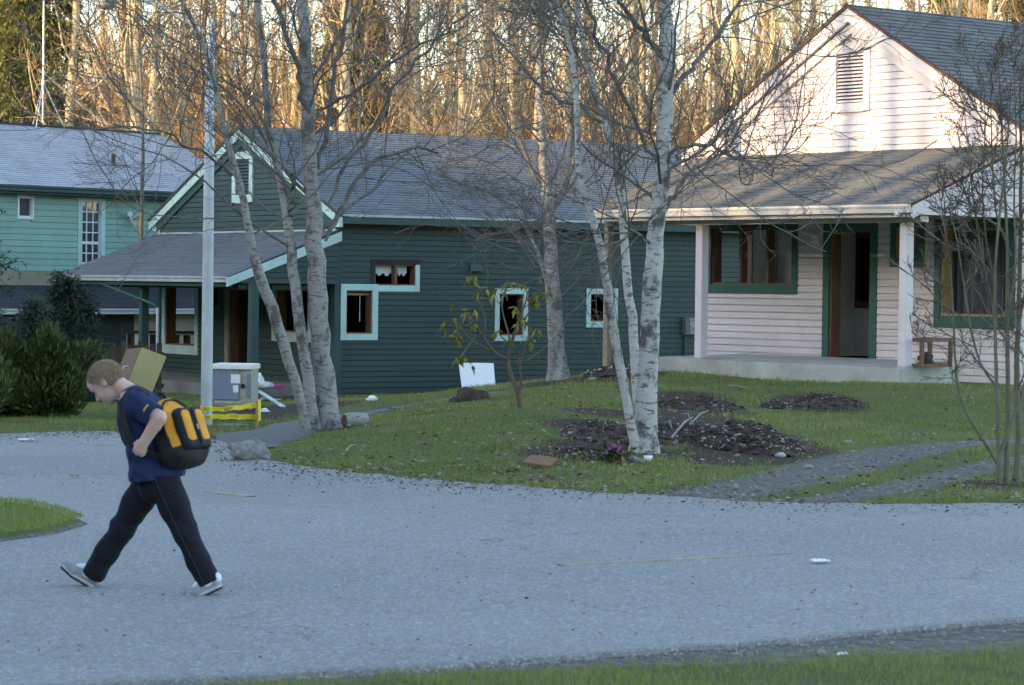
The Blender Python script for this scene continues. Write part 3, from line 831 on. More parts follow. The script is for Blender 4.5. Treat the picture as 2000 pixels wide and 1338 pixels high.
# gable
slab_poly([(0, 0, 2.78), (GW, 0, 2.78), (GW, 0, 3.2), (GRX, 0, 4.9), (0, 0, 3.2)], (0, 1, 0), .12).build('gable_wall', P_GREEN, gh)
gv = opx(gf, 464, 312, 490, 380)
gvo = (gv[0] - .17, gv[1] + .17, gv[2] - .16, gv[3] + .16)
clapboards(gh, TGF, 2.74, 4.6, EXP, P_GREEN, lambda z: (max(.02, GRX - (GZR - .3 - z) / GS), min(GW - .02, GRX + (GZR - .3 - z) / GS)), [gvo], 'green', .4)
vent(gh, TGF, gv[0], gv[1], gv[2], gv[3], .16, P_AQUA, P_GREENTRIM, 11)
ov = .36; gez = GZR - GS * (GRX + ov); fo = .12
gdeck = mat('roof_edge_grey', (.06, .065, .07), .8, .2)
roof_plane(gh, (-ov, GL + .2, gez), (-ov, -fo - .03, gez), (GRX, -fo - .03, GZR), (GRX, GL + .2, GZR), SH_GREEN, gdeck, .045)
roof_plane(gh, (GW + ov, -fo - .03, gez), (GW + ov, GL + .2, gez), (GRX, GL + .2, GZR), (GRX, -fo - .03, GZR), SH_GREEN, gdeck, .045)
for s in (-1, 1):
    xe = -ov if s < 0 else GW + ov
    rake_board(gh, xe, gez - .055, GRX, GZR - .055, -fo + .05, .19, .05, P_AQUA)
    rake_board(gh, xe - s * .3, gez - .25 + .3 * GS, GRX, GZR - .25, -.03, .16, .04, P_GREENTRIM, 'frieze_board')
    xc = -.02 if s < 0 else GW - .06
    MB().box(xc, xc + .1, -.05, -.034, 2.7, 3.02).build('corner_trim', P_AQUA, gh)
    # boxed eave return
    b0, b1 = (xe, 0) if s < 0 else (GW, xe)
    MB().box(min(b0, b1) + .02, max(b0, b1) - .02, -fo + .052, -fo + .09, gez - .26, gez - .03 + .1).build('eave_return', P_AQUA, gh)
    x_in = 0 if s < 0 else GW
    MB().box(min(xe, x_in) + (.03 if s < 0 else .03), max(xe, x_in) - .03, .0, GL, gez - .2, gez - .165).build('soffit', P_GREENTRIM, gh)
    MB().box(xe - .002 if s < 0 else xe - .035, xe + .035 if s < 0 else xe + .002, -.02, GL, gez - .19, gez - .055).build('fascia_board', P_GREENTRIM, gh)
MB().box(GW + ov, GW + ov + .02, -.05, GL, gez - .05, gez + .002).build('drip_edge', GUTG, gh)
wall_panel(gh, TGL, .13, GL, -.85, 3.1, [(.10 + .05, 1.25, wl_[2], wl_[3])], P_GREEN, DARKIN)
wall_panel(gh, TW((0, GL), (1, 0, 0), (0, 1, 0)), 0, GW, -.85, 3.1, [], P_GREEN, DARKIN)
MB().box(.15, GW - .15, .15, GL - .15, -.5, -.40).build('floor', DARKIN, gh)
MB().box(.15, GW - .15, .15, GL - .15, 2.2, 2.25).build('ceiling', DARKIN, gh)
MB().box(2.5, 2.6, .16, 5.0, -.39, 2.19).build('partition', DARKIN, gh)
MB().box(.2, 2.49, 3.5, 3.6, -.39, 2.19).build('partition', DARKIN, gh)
# porch
PE = -2.42; GZ = 1.785; JZ = 2.72; PSL = (JZ - GZ) / (-PE)
roof_plane(gh, (-.06, PE - .05, GZ - .02), (GW + .14, PE - .05, GZ - .02), (GW + .14, -.02, JZ), (-.06, -.02, JZ), SH_GREEN, gdeck, .05, name='porch_roof')
gutter(gh, -.06, GW + .12, PE, GZ - .015, GUTG, .12, .11)
MB().box(0, GW + .1, PE + .004, PE + .04, GZ - .22, GZ - .075).build('fascia_board', P_GREENTRIM, gh)
MB().box(.02, GW + .05, PE + .06, -.03, 1.63, 1.655).build('porch_ceiling', P_GREENTRIM, gh)
MB().box(0, GW + .06, -.035, -.001, JZ - .01, JZ + .03).build('flashing', GUTG, gh)
for xx, nx2 in ((GW + .11, 1), (-.03, -1)):
    slab_poly([(xx, PE + .05, 1.635), (xx, -.03, 1.635), (xx, -.03, JZ - .1), (xx, PE + .05, GZ - .08)], (-nx2, 0, 0), .05).build('porch_gable_panel', P_GREEN, gh)
    T = TW((xx, 0), (0, 1, 0), (nx2, 0, 0))
    clapboards(gh, T, 1.64, 2.6, EXP, P_GREEN, lambda z: (min(-.05, max(PE + .06, PE + (z - (GZ - .16)) / PSL)), -.03), [], 'green', 0)
    P = [(xx, PE - .10, GZ - .05), (xx, .05, JZ - .02), (xx, .05, JZ - .21), (xx, PE - .10, GZ - .22)]
    Q = [(p[0] + nx2 * .05, p[1], p[2]) for p in P]
    MB().hexa([P[3], P[2], Q[2], Q[3], P[0], P[1], Q[1], Q[0]]).build('rake_board', P_AQUA, gh)
for x in (.25, gf(281, 620, -2.1)[0], gf(495, 620, -2.1)[0]):
    MB().box(x - .08, x + .08, -2.18, -2.02, -.42, 1.632).build('porch_post', P_GREENTRIM, gh, bevel=.006)
MB().box(.02, GW, -2.19, -2.01, 1.52, 1.631).build('porch_beam', P_GREENTRIM, gh)
MB().box(.02, GW + .1, -2.3, -.03, -1.0, -.40).build('porch_slab', mat('grimy_concrete', (.17, .165, .15), .9, .25, 1.5, 35, .4, dirt=(.08, .08, .06), dirt_amt=.7), gh, bevel=.015)
# downpipe on the porch
x0 = gf(318, 640, -2.1)[0]
MB().tube([(x0 - 2.6, PE - .02, GZ - .12), (x0 - 2.5, PE + .02, GZ - .2), (x0 - .12, -2.25, 1.17), (x0, -2.22, 1.10)], .032, 8).build('downpipe', P_DGREEN, gh, smooth=True)
MB().tube([(x0, -2.22, 1.10), (x0, -2.22, -.4)], .034, 8).build('downpipe', GUTG, gh, smooth=True)
# meter box, conduit and hood on the long wall
mx = opx(gs, 1331, 619, 1356, 654)
mb = MB().box(mx[0], mx[1], .024, .15, mx[2], mx[3], T=TGS).build('meter_box', mat('meter_box_metal', (.10, .12, .12), .5, .3), gh, bevel=.008)
MB().box(mx[0] + .12, mx[1] - .02, .15, .157, mx[2] + .03, mx[3] - .03, T=TGS).build('meter_window', mat('meter_insides', (.25, .24, .24), .5, .6, 18), mb)
cx_ = mx[0] + .08
MB().box(cx_ - .03, cx_ + .03, .024, .08, -.1, mx[2], T=TGS).build('conduit', P_GREENTRIM, gh)
hv = opx(gs, 912, 514, 940, 530)
b = MB(); T = TGS
b.add([T @ Vector(p) for p in ((hv[0], .024, hv[2]), (hv[1], .024, hv[2]), (hv[1], .16, hv[2]), (hv[0], .16, hv[2]), (hv[0] + .05, .024, hv[3]), (hv[1] - .05, .024, hv[3]), (hv[1] - .06, .06, hv[3]), (hv[0] + .06, .06, hv[3]))],
      [(3, 2, 1, 0), (4, 5, 6, 7), (0, 1, 5, 4), (1, 2, 6, 5), (2, 3, 7, 6), (3, 0, 4, 7)])
b.build('vent_hood', P_GREENTRIM, gh)
pl = opx(gs, 899, 496, 942, 505)
MB().box(pl[0], pl[1], .02, .036, pl[2], pl[3], T=TGS).build('patch_board', P_GREENTRIM, gh)

# ================================================================== aqua house
_p = at(180, 450, 68)
AQ = Frame(_p, (.63, .7766))
ah = thing('aqua_house', 'pale aqua house with light grey roof behind the green house porch', 'house', AQ.o, AQ.ang)
af = AQ.front
ax0, ax1 = -9.0, af(520, 450)[0] + .3
ez_ = af(180, 368, -.35)[1]; bz = af(180, 531)[1]
win1 = opx(af, 36, 385, 61, 424); win2 = opx(af, 159, 393, 195, 515)
wall_panel(ah, TF, ax0, ax1, bz, ez_ - .02, [win1, win2], P_AQUASIDE, DARKIN)
clapboards(ah, TF, bz + .005, ez_ - .12, .15, P_AQUASIDE, lambda z: (ax0 + .02, ax1 - .02), [win1, win2], 'aqua', .3)
for wi, (nc, nr) in ((win1, (1, 1)), (win2, (3, 6))):
    wo = window(ah, TF, wi, (.14, .14, .10, .12) if wi is win2 else (.06, .06, .06, .06), P_AQUA if wi is win2 else WHITEP, WHITEP, (), deep=.1, proud=.04)
    MB().box(wi[0] + .03, wi[1] - .03, -.06, -.05, wi[2] + .03, wi[3] - .03, T=TF).build('pane', GLASS, wo)
    for i in range(1, nc):
        x = wi[0] + (wi[1] - wi[0]) * i / nc
        MB().box(x - .014, x + .014, -.05, -.03, wi[2] + .03, wi[3] - .03, T=TF).build('glazing_bar', WHITEP, wo)
    for i in range(1, nr):
        z = wi[2] + (wi[3] - wi[2]) * i / nr; h = .035 if i == 2 else .014
        MB().box(wi[0] + .03, wi[1] - .03, -.049, -.028, z - h, z + h, T=TF).build('glazing_bar', WHITEP, wo)
    MB().box(wi[0] + .03, wi[1] - .03, -.12, -.115, wi[2] + .03, wi[3] - .03, T=TF).build('curtain', CLOTH if wi is win2 else mat('dim_blind', (.16, .16, .17), .9), wo)
RV = 3.6
rx1, rz1 = af(312, 262, RV); rx0, _z = af(-160, 225, RV)
exr = af(535, 392, -.4)[0]
roof_plane(ah, (ax0 - .3, -.42, ez_), (rx1, -.42, ez_), (rx1, RV, rz1), (ax0 - .3, RV, rz1), SH_AQUA, gdeck, .06)
roof_plane(ah, (rx1, RV * 2 + .42, ez_), (ax0 - .3, RV * 2 + .42, ez_), (ax0 - .3, RV, rz1), (rx1, RV, rz1), SH_AQUA, gdeck, .06)
gutter(ah, ax0 - .3, rx1 - .02, -.44, ez_ - .005, P_GREENTRIM, .14, .12)
MB().box(ax0 - .3, rx1 - .02, -.43, -.02, ez_ - .2, ez_ - .16).build('soffit', P_GREENTRIM, ah)
MB().box(ax0 - .2, rx1 - .05, RV - .1, RV + .1, rz1 - .02, rz1 + .03).build('ridge_cap', SH_DARK, ah)
sx = rx1 - .3
wall_panel(ah, TW((sx, 0), (0, 1, 0), (1, 0, 0)), .0, RV * 2, -.5, ez_ - .02, [], P_AQUASIDE, DARKIN)
slab_poly([(sx, 0, ez_ - .02), (sx, RV * 2, ez_ - .02), (sx, RV, rz1 - .1)], (-1, 0, 0), .1).build('gable_wall', P_AQUASIDE, ah)
# wall lamp pair
q = af(250, 428)
lm = MB()
lm.tube([(q[0], -.03, q[1]), (q[0], -.1, q[1])], .05, 8)
for dx, dz in ((-.1, .08), (.14, .1), (.02, -.1)):
    lm.tube([(q[0], -.09, q[1]), (q[0] + dx, -.16, q[1] + dz)], [.02, .02], 6); lm.tube([(q[0] + dx * .9, -.14, q[1] + dz * .9), (q[0] + dx * 1.5, -.24, q[1] + dz * 1.5)], [.04, .075], 8)
lm.build('wall_lamp', WHITEP, ah)
# vent pipe on the roof
vx = af(221, 350, 1.2)[0]; vz = ez_ + (rz1 - ez_) * (1.62 / (RV + .42))
MB().tube([(vx, 1.2, vz - .1), (vx, 1.2, vz + .28)], .05, 8).build('vent_pipe', BLACK, ah)
# lower storey: tan band, lean-to roof with white gutter, beige panel wall
TAN = mat('tan_plywood', (.30, .26, .18), .8, .15, 2, 30, .1)
MB().box(ax0, sx, -.06, .04, bz - .42, bz - .004).build('plywood_band', TAN, ah)
lx0, lx1 = ax0, sx + 3.0
gz0 = af(330, 602, -2.4)[1]
roof_plane(ah, (lx0, -2.4, gz0), (lx1, -2.4, gz0), (lx1, -.08, bz - .35), (lx0, -.08, bz - .35), SH_DARK, gdeck, .05, name='lean_to_roof')
gutter(ah, lx0, lx1, -2.4, gz0 - .01, WHITEP, .13, .11)
RECESS_SHADE = mat('recess_shade_panel', (.03, .045, .042), .8, .2)  # dark colour stands in for the shade of the left recess
BEIGE = mat('beige_panel', (.40, .36, .26), .8, .08, 2, 30, .1, dirt=(.3, .27, .2), dirt_amt=.4)
x = lx0
while x < lx1 - .1:
    MB().box(x, min(lx1, x + 1.2) - .012, -2.2, -2.1, -.7, gz0 - .1).build('wall_panel', BEIGE if x > af(248, 640, -2.1)[0] else RECESS_SHADE, ah); x += 1.2
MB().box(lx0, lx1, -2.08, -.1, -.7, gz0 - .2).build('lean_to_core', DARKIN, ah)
# roof mast on a tripod
ms = thing('antenna_mast', 'thin grey antenna mast on a tripod above the pale grey roof', 'antenna', AQ.w(af(84, 232, RV)[0], RV, rz1))
MB().tube([(0, 0, .1), (0, 0, 4.2)], [.03, .022], 8).build('mast', METAL, ms)
for a in (.3, 2.4, 4.5):
    MB().tube([(math.cos(a) * .55, math.sin(a) * .55, -.26 if abs(math.sin(a)) > .3 else .0), (0, 0, 1.15)], .016, 6).build('leg', METAL, ms)
MB().tube([(0, 0, 1.08), (0, 0, 1.22)], .045, 8).build('collar', METAL, ms)
# ------------------------------------------------------------------ trees
RNG = np.random.default_rng(7)
def np_mesh(name, V, Q, smooth=False):
    """V (N,3); Q (M,k) with k 3 or 4"""
    me = bpy.data.meshes.new(name); V = np.asarray(V, np.float32); Q = np.asarray(Q, np.int32); k = Q.shape[1]
    me.vertices.add(len(V)); me.vertices.foreach_set('co', V.ravel())
    me.loops.add(Q.size); me.loops.foreach_set('vertex_index', Q.ravel())
    me.polygons.add(len(Q)); me.polygons.foreach_set('loop_start', np.arange(0, Q.size, k, dtype=np.int32))
    if smooth: me.polygons.foreach_set('use_smooth', np.ones(len(Q), bool))
    me.update(calc_edges=True)
    return me
def norm(v): return v / np.maximum(np.linalg.norm(v, axis=-1, keepdims=True), 1e-9)
def tubes(P, R, k):
    """P (B,n,3), R (B,n) -> verts, quads"""
    B, n, _ = P.shape
    T = norm(np.gradient(P, axis=1)) if n > 2 else norm(np.repeat((P[:, 1:] - P[:, :1]), 2, axis=1))
    ref = np.where(np.abs(T[:, :1, 2:3]) > .8, np.array([1., 0, 0]), np.array([0, 0, 1.]))
    ref = np.repeat(ref, n, axis=1)
    A = norm(np.cross(T, ref)); C = np.cross(T, A)
    a = np.arange(k) * 2 * np.pi / k
    V = P[:, :, None] + R[:, :, None, None] * (A[:, :, None] * np.cos(a)[:, None] + C[:, :, None] * np.sin(a)[:, None])
    idx = np.arange(B * n * k).reshape(B, n, k)
    q = np.stack([idx[:, :-1], np.roll(idx[:, :-1], -1, 2), np.roll(idx[:, 1:], -1, 2), idx[:, 1:]], -1).reshape(-1, 4)
    return V.reshape(-1, 3), q
def join(parts):
    Vs, Qs, o = [], [], 0
    for v, q in parts:
        Vs.append(v); Qs.append(q + o); o += len(v)
    return np.vstack(Vs), np.vstack(Qs)
def resample(P, n):
    P = np.asarray(P, float); d = np.r_[0, np.cumsum(np.linalg.norm(np.diff(P[:, :3], axis=0), axis=1))]
    s = np.linspace(0, d[-1], n)
    out = np.c_[[np.interp(s, d, P[:, i]) for i in range(P.shape[1])]].T
    for _ in range(2):
        out[1:-1] = (out[:-2] + 2 * out[1:-1] + out[2:]) / 4
    return out
def spawn(P, R, m, t0, t1, length, ang, n, rng, up=.25, jit=.25, rmul=.55, rmin=.0035, droop=0.0, lenvar=.5, parlen=False):
    """grow m children on every parent; returns (B*m,n,3),(B*m,n)"""
    B, n0, _ = P.shape
    t = (np.arange(m)[None] + rng.random((B, m))) / m * (t1 - t0) + t0
    f = t * (n0 - 1); i = np.clip(f.astype(int), 0, n0 - 2); w = (f - i)[..., None]
    b = np.arange(B)[:, None]
    pos = P[b, i] * (1 - w) + P[b, i + 1] * w
    tan = norm(P[b, i + 1] - P[b, i])
    rad = R[b, i] * (1 - w[..., 0]) + R[b, i + 1] * w[..., 0]
    rnd = rng.normal(size=tan.shape); perp = norm(rnd - tan * (rnd * tan).sum(-1, keepdims=True))
    an = np.radians(ang) * (1 + rng.uniform(-.3, .3, t.shape))[..., None]
    d = tan * np.cos(an) + perp * np.sin(an)
    L = length * (1 - .55 * (t - t0) / max(t1 - t0, 1e-6)) * (1 + rng.uniform(-lenvar, lenvar, t.shape))
    if parlen: L = L * np.linalg.norm(P[:, -1] - P[:, 0], axis=-1)[:, None]
    pos = pos.reshape(-1, 3); d = d.reshape(-1, 3); L = L.reshape(-1); rad = np.maximum(rad.reshape(-1) * rmul, rmin)
    out = np.zeros((len(pos), n, 3)); out[:, 0] = pos; st = (L / (n - 1))[:, None]
    for k in range(1, n):
        d = norm(d + rng.normal(size=d.shape) * jit + np.array([0, 0, up - droop * k / n]))
        out[:, k] = out[:, k - 1] + d * st
    tp = np.linspace(1, .3, n)[None]
    return out, np.maximum(rad[:, None] * tp, rmin * .75)

def bark(name, base, dark, patch, scale=1.0, lent=.5, rough=.85):
    m, nt, bs = nodes(name)
    tc = nt.nodes.new('ShaderNodeNewGeometry').outputs['Position']
    a = noise_tex(nt, 4.2 * scale, 6, .68, tc, (1, 1, .75)); b = noise_tex(nt, 8 * scale, 6, .7, tc, (1, 1, 3.2)); c = noise_tex(nt, 60 * scale, 3, .6, tc, (1, 1, 1.5))
    col = mixc(nt, ramp(nt, a, [(.35, 0.), (.65, 1.)]), base, tuple(x * .72 for x in base))
    col = mixc(nt, ramp(nt, b, [(.54, 0.), (.60, lent)]), col, dark)
    col = mixc(nt, ramp(nt, a, [(.53, 0.), (.61, patch)]), col, dark)
    col = mixc(nt, ramp(nt, c, [(.5, 0.), (.72, .55)]), col, tuple(x * .55 for x in base))
    nt.links.new(col, bs.inputs['Base Color']); bs.inputs['Roughness'].default_value = rough; bs.inputs['Specular IOR Level'].default_value = .2
    bump(nt, bs, b, .6, .012)
    return m
BIRCH = bark('white_birch_bark', (.52, .51, .49), (.05, .045, .042), .85, 1.0, .8)
BIRCH2 = bark('grey_birch_bark', (.35, .335, .315), (.07, .062, .056), .75, 1.3, .8)
TWIG = mat('grey_brown_twig', (.15, .12, .10), .85, .3, 4, 60, 0)
LIMB = bark('grey_limb_bark', (.20, .185, .17), (.06, .052, .048), .6, 2, .5)
FBARK = bark('pale_alder_bark', (.55, .46, .30), (.2, .15, .1), .45, .8, .4)
FTWIG = mat('russet_twig', (.40, .26, .13), .9, .3, 1, 30, 0, objvar=.25)
SAPB = mat('olive_sapling_bark', (.15, .145, .10), .85, .3, 5, 60, .2)
SAPT = mat('purple_brown_twig', (.10, .06, .06), .85, .3, 4, 60, 0)

def px_trunk(pts, d, scale=1.0, d1=None):
    """pixel polyline (x, y, width) at depth d, leaning to depth d1 at its top"""
    out = []
    for k, p in enumerate(pts):
        dd = d + ((d1 or d) - d) * k / max(1, len(pts) - 1)
        q = at(p[0], p[1], dd); out.append((q.x, q.y, q.z, p[2] * dd / F / 2 * scale))
    return np.array(out)
def fg_tree(name, label, cat, trunks, base, seed, twigs=1.0, barkm=None, limb_specs=(), nbr=11, blen=1.9, group=None, start=.28, twigm=None):
    rng = np.random.default_rng(seed)
    t = thing(name, label, cat, base, 0, group)
    off = np.array(base)
    allP = []; allR = []
    for tr in trunks:
        p = resample(tr, 26); P = p[None, :, :3].copy(); R = p[None, :, 3].copy()
        # small unevenness
        P[:, 2:] += rng.normal(size=P[:, 2:].shape) * R.mean() * .12
        # root flare
        R[0, 0] *= 1.35; R[0, 1] *= 1.1
        R = R * .92; v, q = tubes(P, R, 14)
        v = v + rng.normal(size=v.shape) * R.mean() * .03
        link('trunk', np_mesh('trunk', v - off, q, True), barkm or BIRCH, t)
        allP.append(P); allR.append(R)
    limbs = []
    for tr in limb_specs:
        p = resample(tr, 16); p[0, 3] *= .5; p[1, 3] *= .85; P = p[None, :, :3].copy(); R = p[None, :, 3].copy()
        P[:, 1:] += rng.normal(size=P[:, 1:].shape) * .02
        v, q = tubes(P, R, 8); limbs.append((v, q)); allP.append(resample(p, 26)[None, :, :3]); allR.append(resample(p, 26)[None, :, 3])
    if limbs:
        v, q = join(limbs); link('limbs', np_mesh('limbs', v - off, q, True), LIMB, t)
    P = np.vstack(allP); R = np.vstack(allR)
    b1, r1 = spawn(P, R, nbr, start, .98, blen, 58, 12, rng, up=.05, jit=.13, rmul=.24, rmin=.008)
    r1 = np.minimum(r1, np.linspace(.022, .008, 12)[None])
    b2, r2 = spawn(b1, r1, int(6 * twigs), .15, .98, blen * .42, 42, 8, rng, up=.05, jit=.15, rmul=.5, rmin=.0045)
    b3, r3 = spawn(b2, r2, int(4.5 * twigs), .12, 1., blen * .19, 42, 6, rng, up=.04, jit=.16, rmul=.6, rmin=.0032)
    b4, r4 = spawn(b3, r3, 2, .2, 1., blen * .085, 42, 4, rng, up=.05, jit=.2, rmul=.7, rmin=.0025)
    v, q = join([tubes(b1, r1, 6), tubes(b2, r2, 4)]); link('branches', np_mesh('branches', v - off, q, True), LIMB if twigm is None else barkm, t)
    v, q = join([tubes(b3, r3, 3), tubes(b4, r4, 3)]); c = link('twigs', np_mesh('twigs', v - off, q), twigm or TWIG, t); c['kind'] = 'stuff'
    return t

gb = gnd(620, 840)
T1 = px_trunk([(599, 848, 20), (592, 795, 19), (576, 740, 21), (557, 690, 24), (545, 640, 25), (527, 585, 26), (507, 545, 25), (493, 500, 19), (484, 442, 17), (478, 408, 16), (469, 355, 15), (457, 318, 14), (440, 270, 13), (428, 210, 12), (414, 145, 11), (395, 70, 10), (365, 20, 8), (330, -40, 6)], gb.y, 1, gb.y - .8)
T2 = px_trunk([(613, 848, 30), (604, 760, 25), (595, 690, 23), (586, 630, 25), (577, 560, 23), (572, 500, 22), (563, 440, 20), (556, 400, 19), (546, 345, 17), (531, 290, 16), (522, 245, 15), (518, 190, 14), (517, 120, 13), (507, 50, 11), (498, -40, 9)], gb.y + .15, 1, gb.y + .6)
T3 = px_trunk([(640, 842, 52), (634, 780, 46), (629, 700, 44), (622, 620, 42), (617, 540, 40), (613, 470, 38), (614, 400, 33), (607, 320, 30), (602, 230, 30), (599, 120, 27), (593, 20, 24), (588, -80, 20)], gb.y + .35)
L = [px_trunk(p, gb.y + .35, 1, gb.y + dd) for p, dd in [
    ([(636, 470, 12), (655, 428, 11), (668, 408, 10), (690, 360, 9), (720, 322, 8), (760, 292, 7), (805, 286, 6), (855, 300, 4)], 1.2),
    ([(622, 330, 10), (640, 240, 10), (652, 170, 9), (663, 100, 8), (678, 20, 7), (688, -50, 6)], .9),
    ([(605, 250, 11), (590, 170, 11), (568, 90, 10), (545, 30, 9), (520, -40, 7)], -.3),
    ([(640, 400, 9), (690, 300, 8), (740, 230, 7), (800, 130, 6), (870, 60, 5)], 1.6),
    ([(628, 215, 8), (690, 185, 7), (770, 120, 6), (850, 70, 5), (930, 20, 4)], -.8),
    ([(470, 350, 7), (430, 320, 6), (380, 290, 5), (310, 250, 4), (230, 245, 3)], -1.0),
    ([(563, 430, 9), (574, 380, 11), (572, 335, 9)], .3)]]
fg_tree('birch_tree', 'clump of three birch trunks, one leaning, on the grass tip beside the cut log', 'tree', [T1, T2, T3], gb, 21, 1.0, BIRCH2, L, nbr=10, blen=2.6, start=.40)

gb = gnd(1258, 884)
T1 = px_trunk([(1258, 892, 56), (1260, 840, 48), (1263, 780, 46), (1266, 700, 42), (1268, 620, 41), (1273, 540, 40), (1279, 460, 36), (1286, 400, 32), (1294, 320, 31), (1299, 250, 33), (1302, 190, 35), (1303, 100, 31), (1300, 20, 29), (1298, -90, 26)], gb.y)
T2 = px_trunk([(1247, 885, 18), (1244, 800, 20), (1241, 720, 21), (1237, 650, 20), (1228, 580, 19), (1220, 500, 18), (1216, 420, 17), (1214, 350, 15), (1202, 290, 14), (1176, 235, 13), (1155, 160, 12), (1137, 70, 11), (1118, -40, 9)], gb.y + .5, 1, gb.y + 1.4)
T3 = px_trunk([(1246, 892, 21), (1228, 805, 20), (1215, 740, 20), (1203, 680, 20), (1194, 620, 20), (1186, 560, 19), (1178, 505, 18), (1166, 440, 16), (1141, 395, 14), (1128, 345, 13), (1128, 270, 13), (1127, 190, 12), (1117, 105, 11), (1098, 40, 9), (1078, -40, 8)], gb.y - .1, 1, gb.y - .5)
L = [px_trunk(p, gb.y, 1, gb.y + dd) for p, dd in [
    ([(1302, 195, 12), (1332, 160, 10), (1372, 110, 9), (1410, 60, 8), (1445, 5, 7), (1470, -50, 6)], .6),
    ([(1298, 110, 12), (1265, 75, 10), (1225, 30, 9), (1200, -30, 8)], -.4),
    ([(1292, 330, 9), (1328, 287, 8), (1370, 278, 7), (1425, 300, 6), (1475, 332, 5), (1512, 343, 3)], -.9),
    ([(1290, 420, 9), (1308, 395, 9), (1330, 370, 8), (1348, 330, 7), (1390, 310, 5), (1440, 290, 4)], .8),
    ([(1180, 240, 9), (1120, 205, 8), (1060, 180, 7), (1000, 110, 6), (960, 60, 5)], .8),
    ([(1286, 330, 9), (1230, 215, 8), (1190, 130, 8), (1160, 60, 7), (1140, 0, 6)], -.7),
    ([(1268, 480, 7), (1245, 455, 6), (1225, 445, 5)], -.4)]]
fg_tree('birch_tree', 'white barked birch of three stems on the grassy mound beside the dug earth', 'tree', [T1, T2, T3], gb, 33, 1.0, BIRCH, L, nbr=10, blen=2.1, start=.45)

gb = gnd(1090, 742)
T1 = px_trunk([(1092, 746, 44), (1088, 700, 36), (1084, 640, 34), (1080, 570, 33), (1077, 500, 30), (1073, 430, 27), (1069, 380, 24), (1060, 310, 20), (1054, 220, 18), (1052, 110, 17), (1048, 0, 15), (1046, -70, 13)], gb.y)
T2 = px_trunk([(1078, 742, 14), (1076, 690, 13), (1074, 620, 12), (1073, 560, 10), (1060, 525, 9), (1042, 470, 8), (1018, 430, 7), (1000, 390, 5)], gb.y - .1, 1, gb.y - .8)
L = [px_trunk(p, gb.y, 1, gb.y + dd) for p, dd in [([(1074, 420, 13), (1102, 385, 12), (1116, 330, 11), (1122, 230, 10), (1125, 120, 9), (1130, 0, 8)], .6),
     ([(1072, 400, 8), (1030, 300, 8), (985, 240, 7), (950, 180, 6), (930, 90, 5)], -.5), ([(1056, 180, 8), (1030, 150, 7), (990, 60, 6), (960, -20, 5)], .6)]]
fg_tree('birch_tree', 'single thick birch standing against the long green wall', 'tree', [T1, T2], gb, 45, .9, BIRCH2, L, nbr=12, blen=3.0, start=.38)

gb = at(278, 500, 64); gb = Vector((gb.x, gb.y, gz(gb.x, gb.y)))
T1 = px_trunk([(278, 760, 9), (278, 600, 9), (277, 485, 9), (275, 435, 9), (278, 380, 8), (280, 300, 7), (279, 240, 6), (277, 170, 5), (272, 100, 4), (266, 10, 3)], gb.y)
yt = fg_tree('young_tree', 'slim bare tree with split orange bark behind the green porch roof', 'tree', [T1], gb, 52, 1.0, LIMB, [], nbr=30, blen=2.4, start=.45)
sp = at(277, 440, 63.94) - gb
MB().tube([sp + Vector((-.02, 0, -.35)), sp + Vector((-.04, -.01, 0)), sp + Vector((-.02, 0, .3))], [.012, .045, .012], 6).build('split_bark', mat('raw_orange_wood', (.65, .30, .06), .7, .2), yt)

# thicket of thin stems at the right edge
gb = gnd(1965, 944); rng = np.random.default_rng(3)
stems = []
for pts in ([(1952, 944, 12), (1950, 860, 11), (1946, 760, 10), (1944, 640, 9), (1942, 520, 8), (1955, 400, 7), (1968, 280, 5), (1975, 150, 3)],
            [(1965, 946, 15), (1968, 860, 13), (1970, 760, 12), (1966, 640, 11), (1968, 500, 9), (1962, 360, 7), (1955, 220, 5), (1948, 90, 3)],
            [(1985, 946, 17), (1990, 850, 16), (1985, 740, 15), (1990, 620, 13), (1993, 480, 11), (1995, 330, 9), (1992, 180, 6), (2000, 40, 4)],
            [(1948, 905, 9), (1915, 850, 8), (1880, 800, 7), (1866, 730, 7), (1863, 640, 6), (1858, 540, 5), (1845, 440, 4), (1830, 350, 2)],
            [(1955, 880, 9), (1985, 800, 9), (2005, 740, 8), (2020, 640, 7), (2022, 500, 5)],
            [(1950, 760, 7), (1915, 715, 6), (1895, 640, 6), (1880, 540, 5), (1868, 460, 4), (1850, 400, 3)],
            [(1948, 640, 6), (1930, 560, 6), (1912, 470, 5), (1900, 380, 4), (1890, 280, 3), (1880, 180, 2)],
            [(1968, 620, 6), (1985, 520, 6), (1980, 400, 5), (1985, 260, 4), (1980, 120, 2)],
            [(1945, 560, 5), (1925, 470, 5), (1918, 370, 4), (1925, 250, 3), (1920, 140, 2)],
            [(1990, 640, 7), (2010, 520, 6), (2015, 380, 5), (2020, 200, 3)],
            [(1975, 500, 5), (1945, 420, 5), (1938, 320, 4), (1935, 200, 3), (1940, 100, 2)]):
    stems.append(px_trunk(pts, gb.y + rng.uniform(-.25, .25), .8))
fg_tree('sapling_clump', 'clump of thin upright bare saplings at the edge of the gravel track', 'sapling', stems, gb, 61, 1.1, SAPB, [], nbr=7, blen=.75, start=.22, twigm=SAPT)

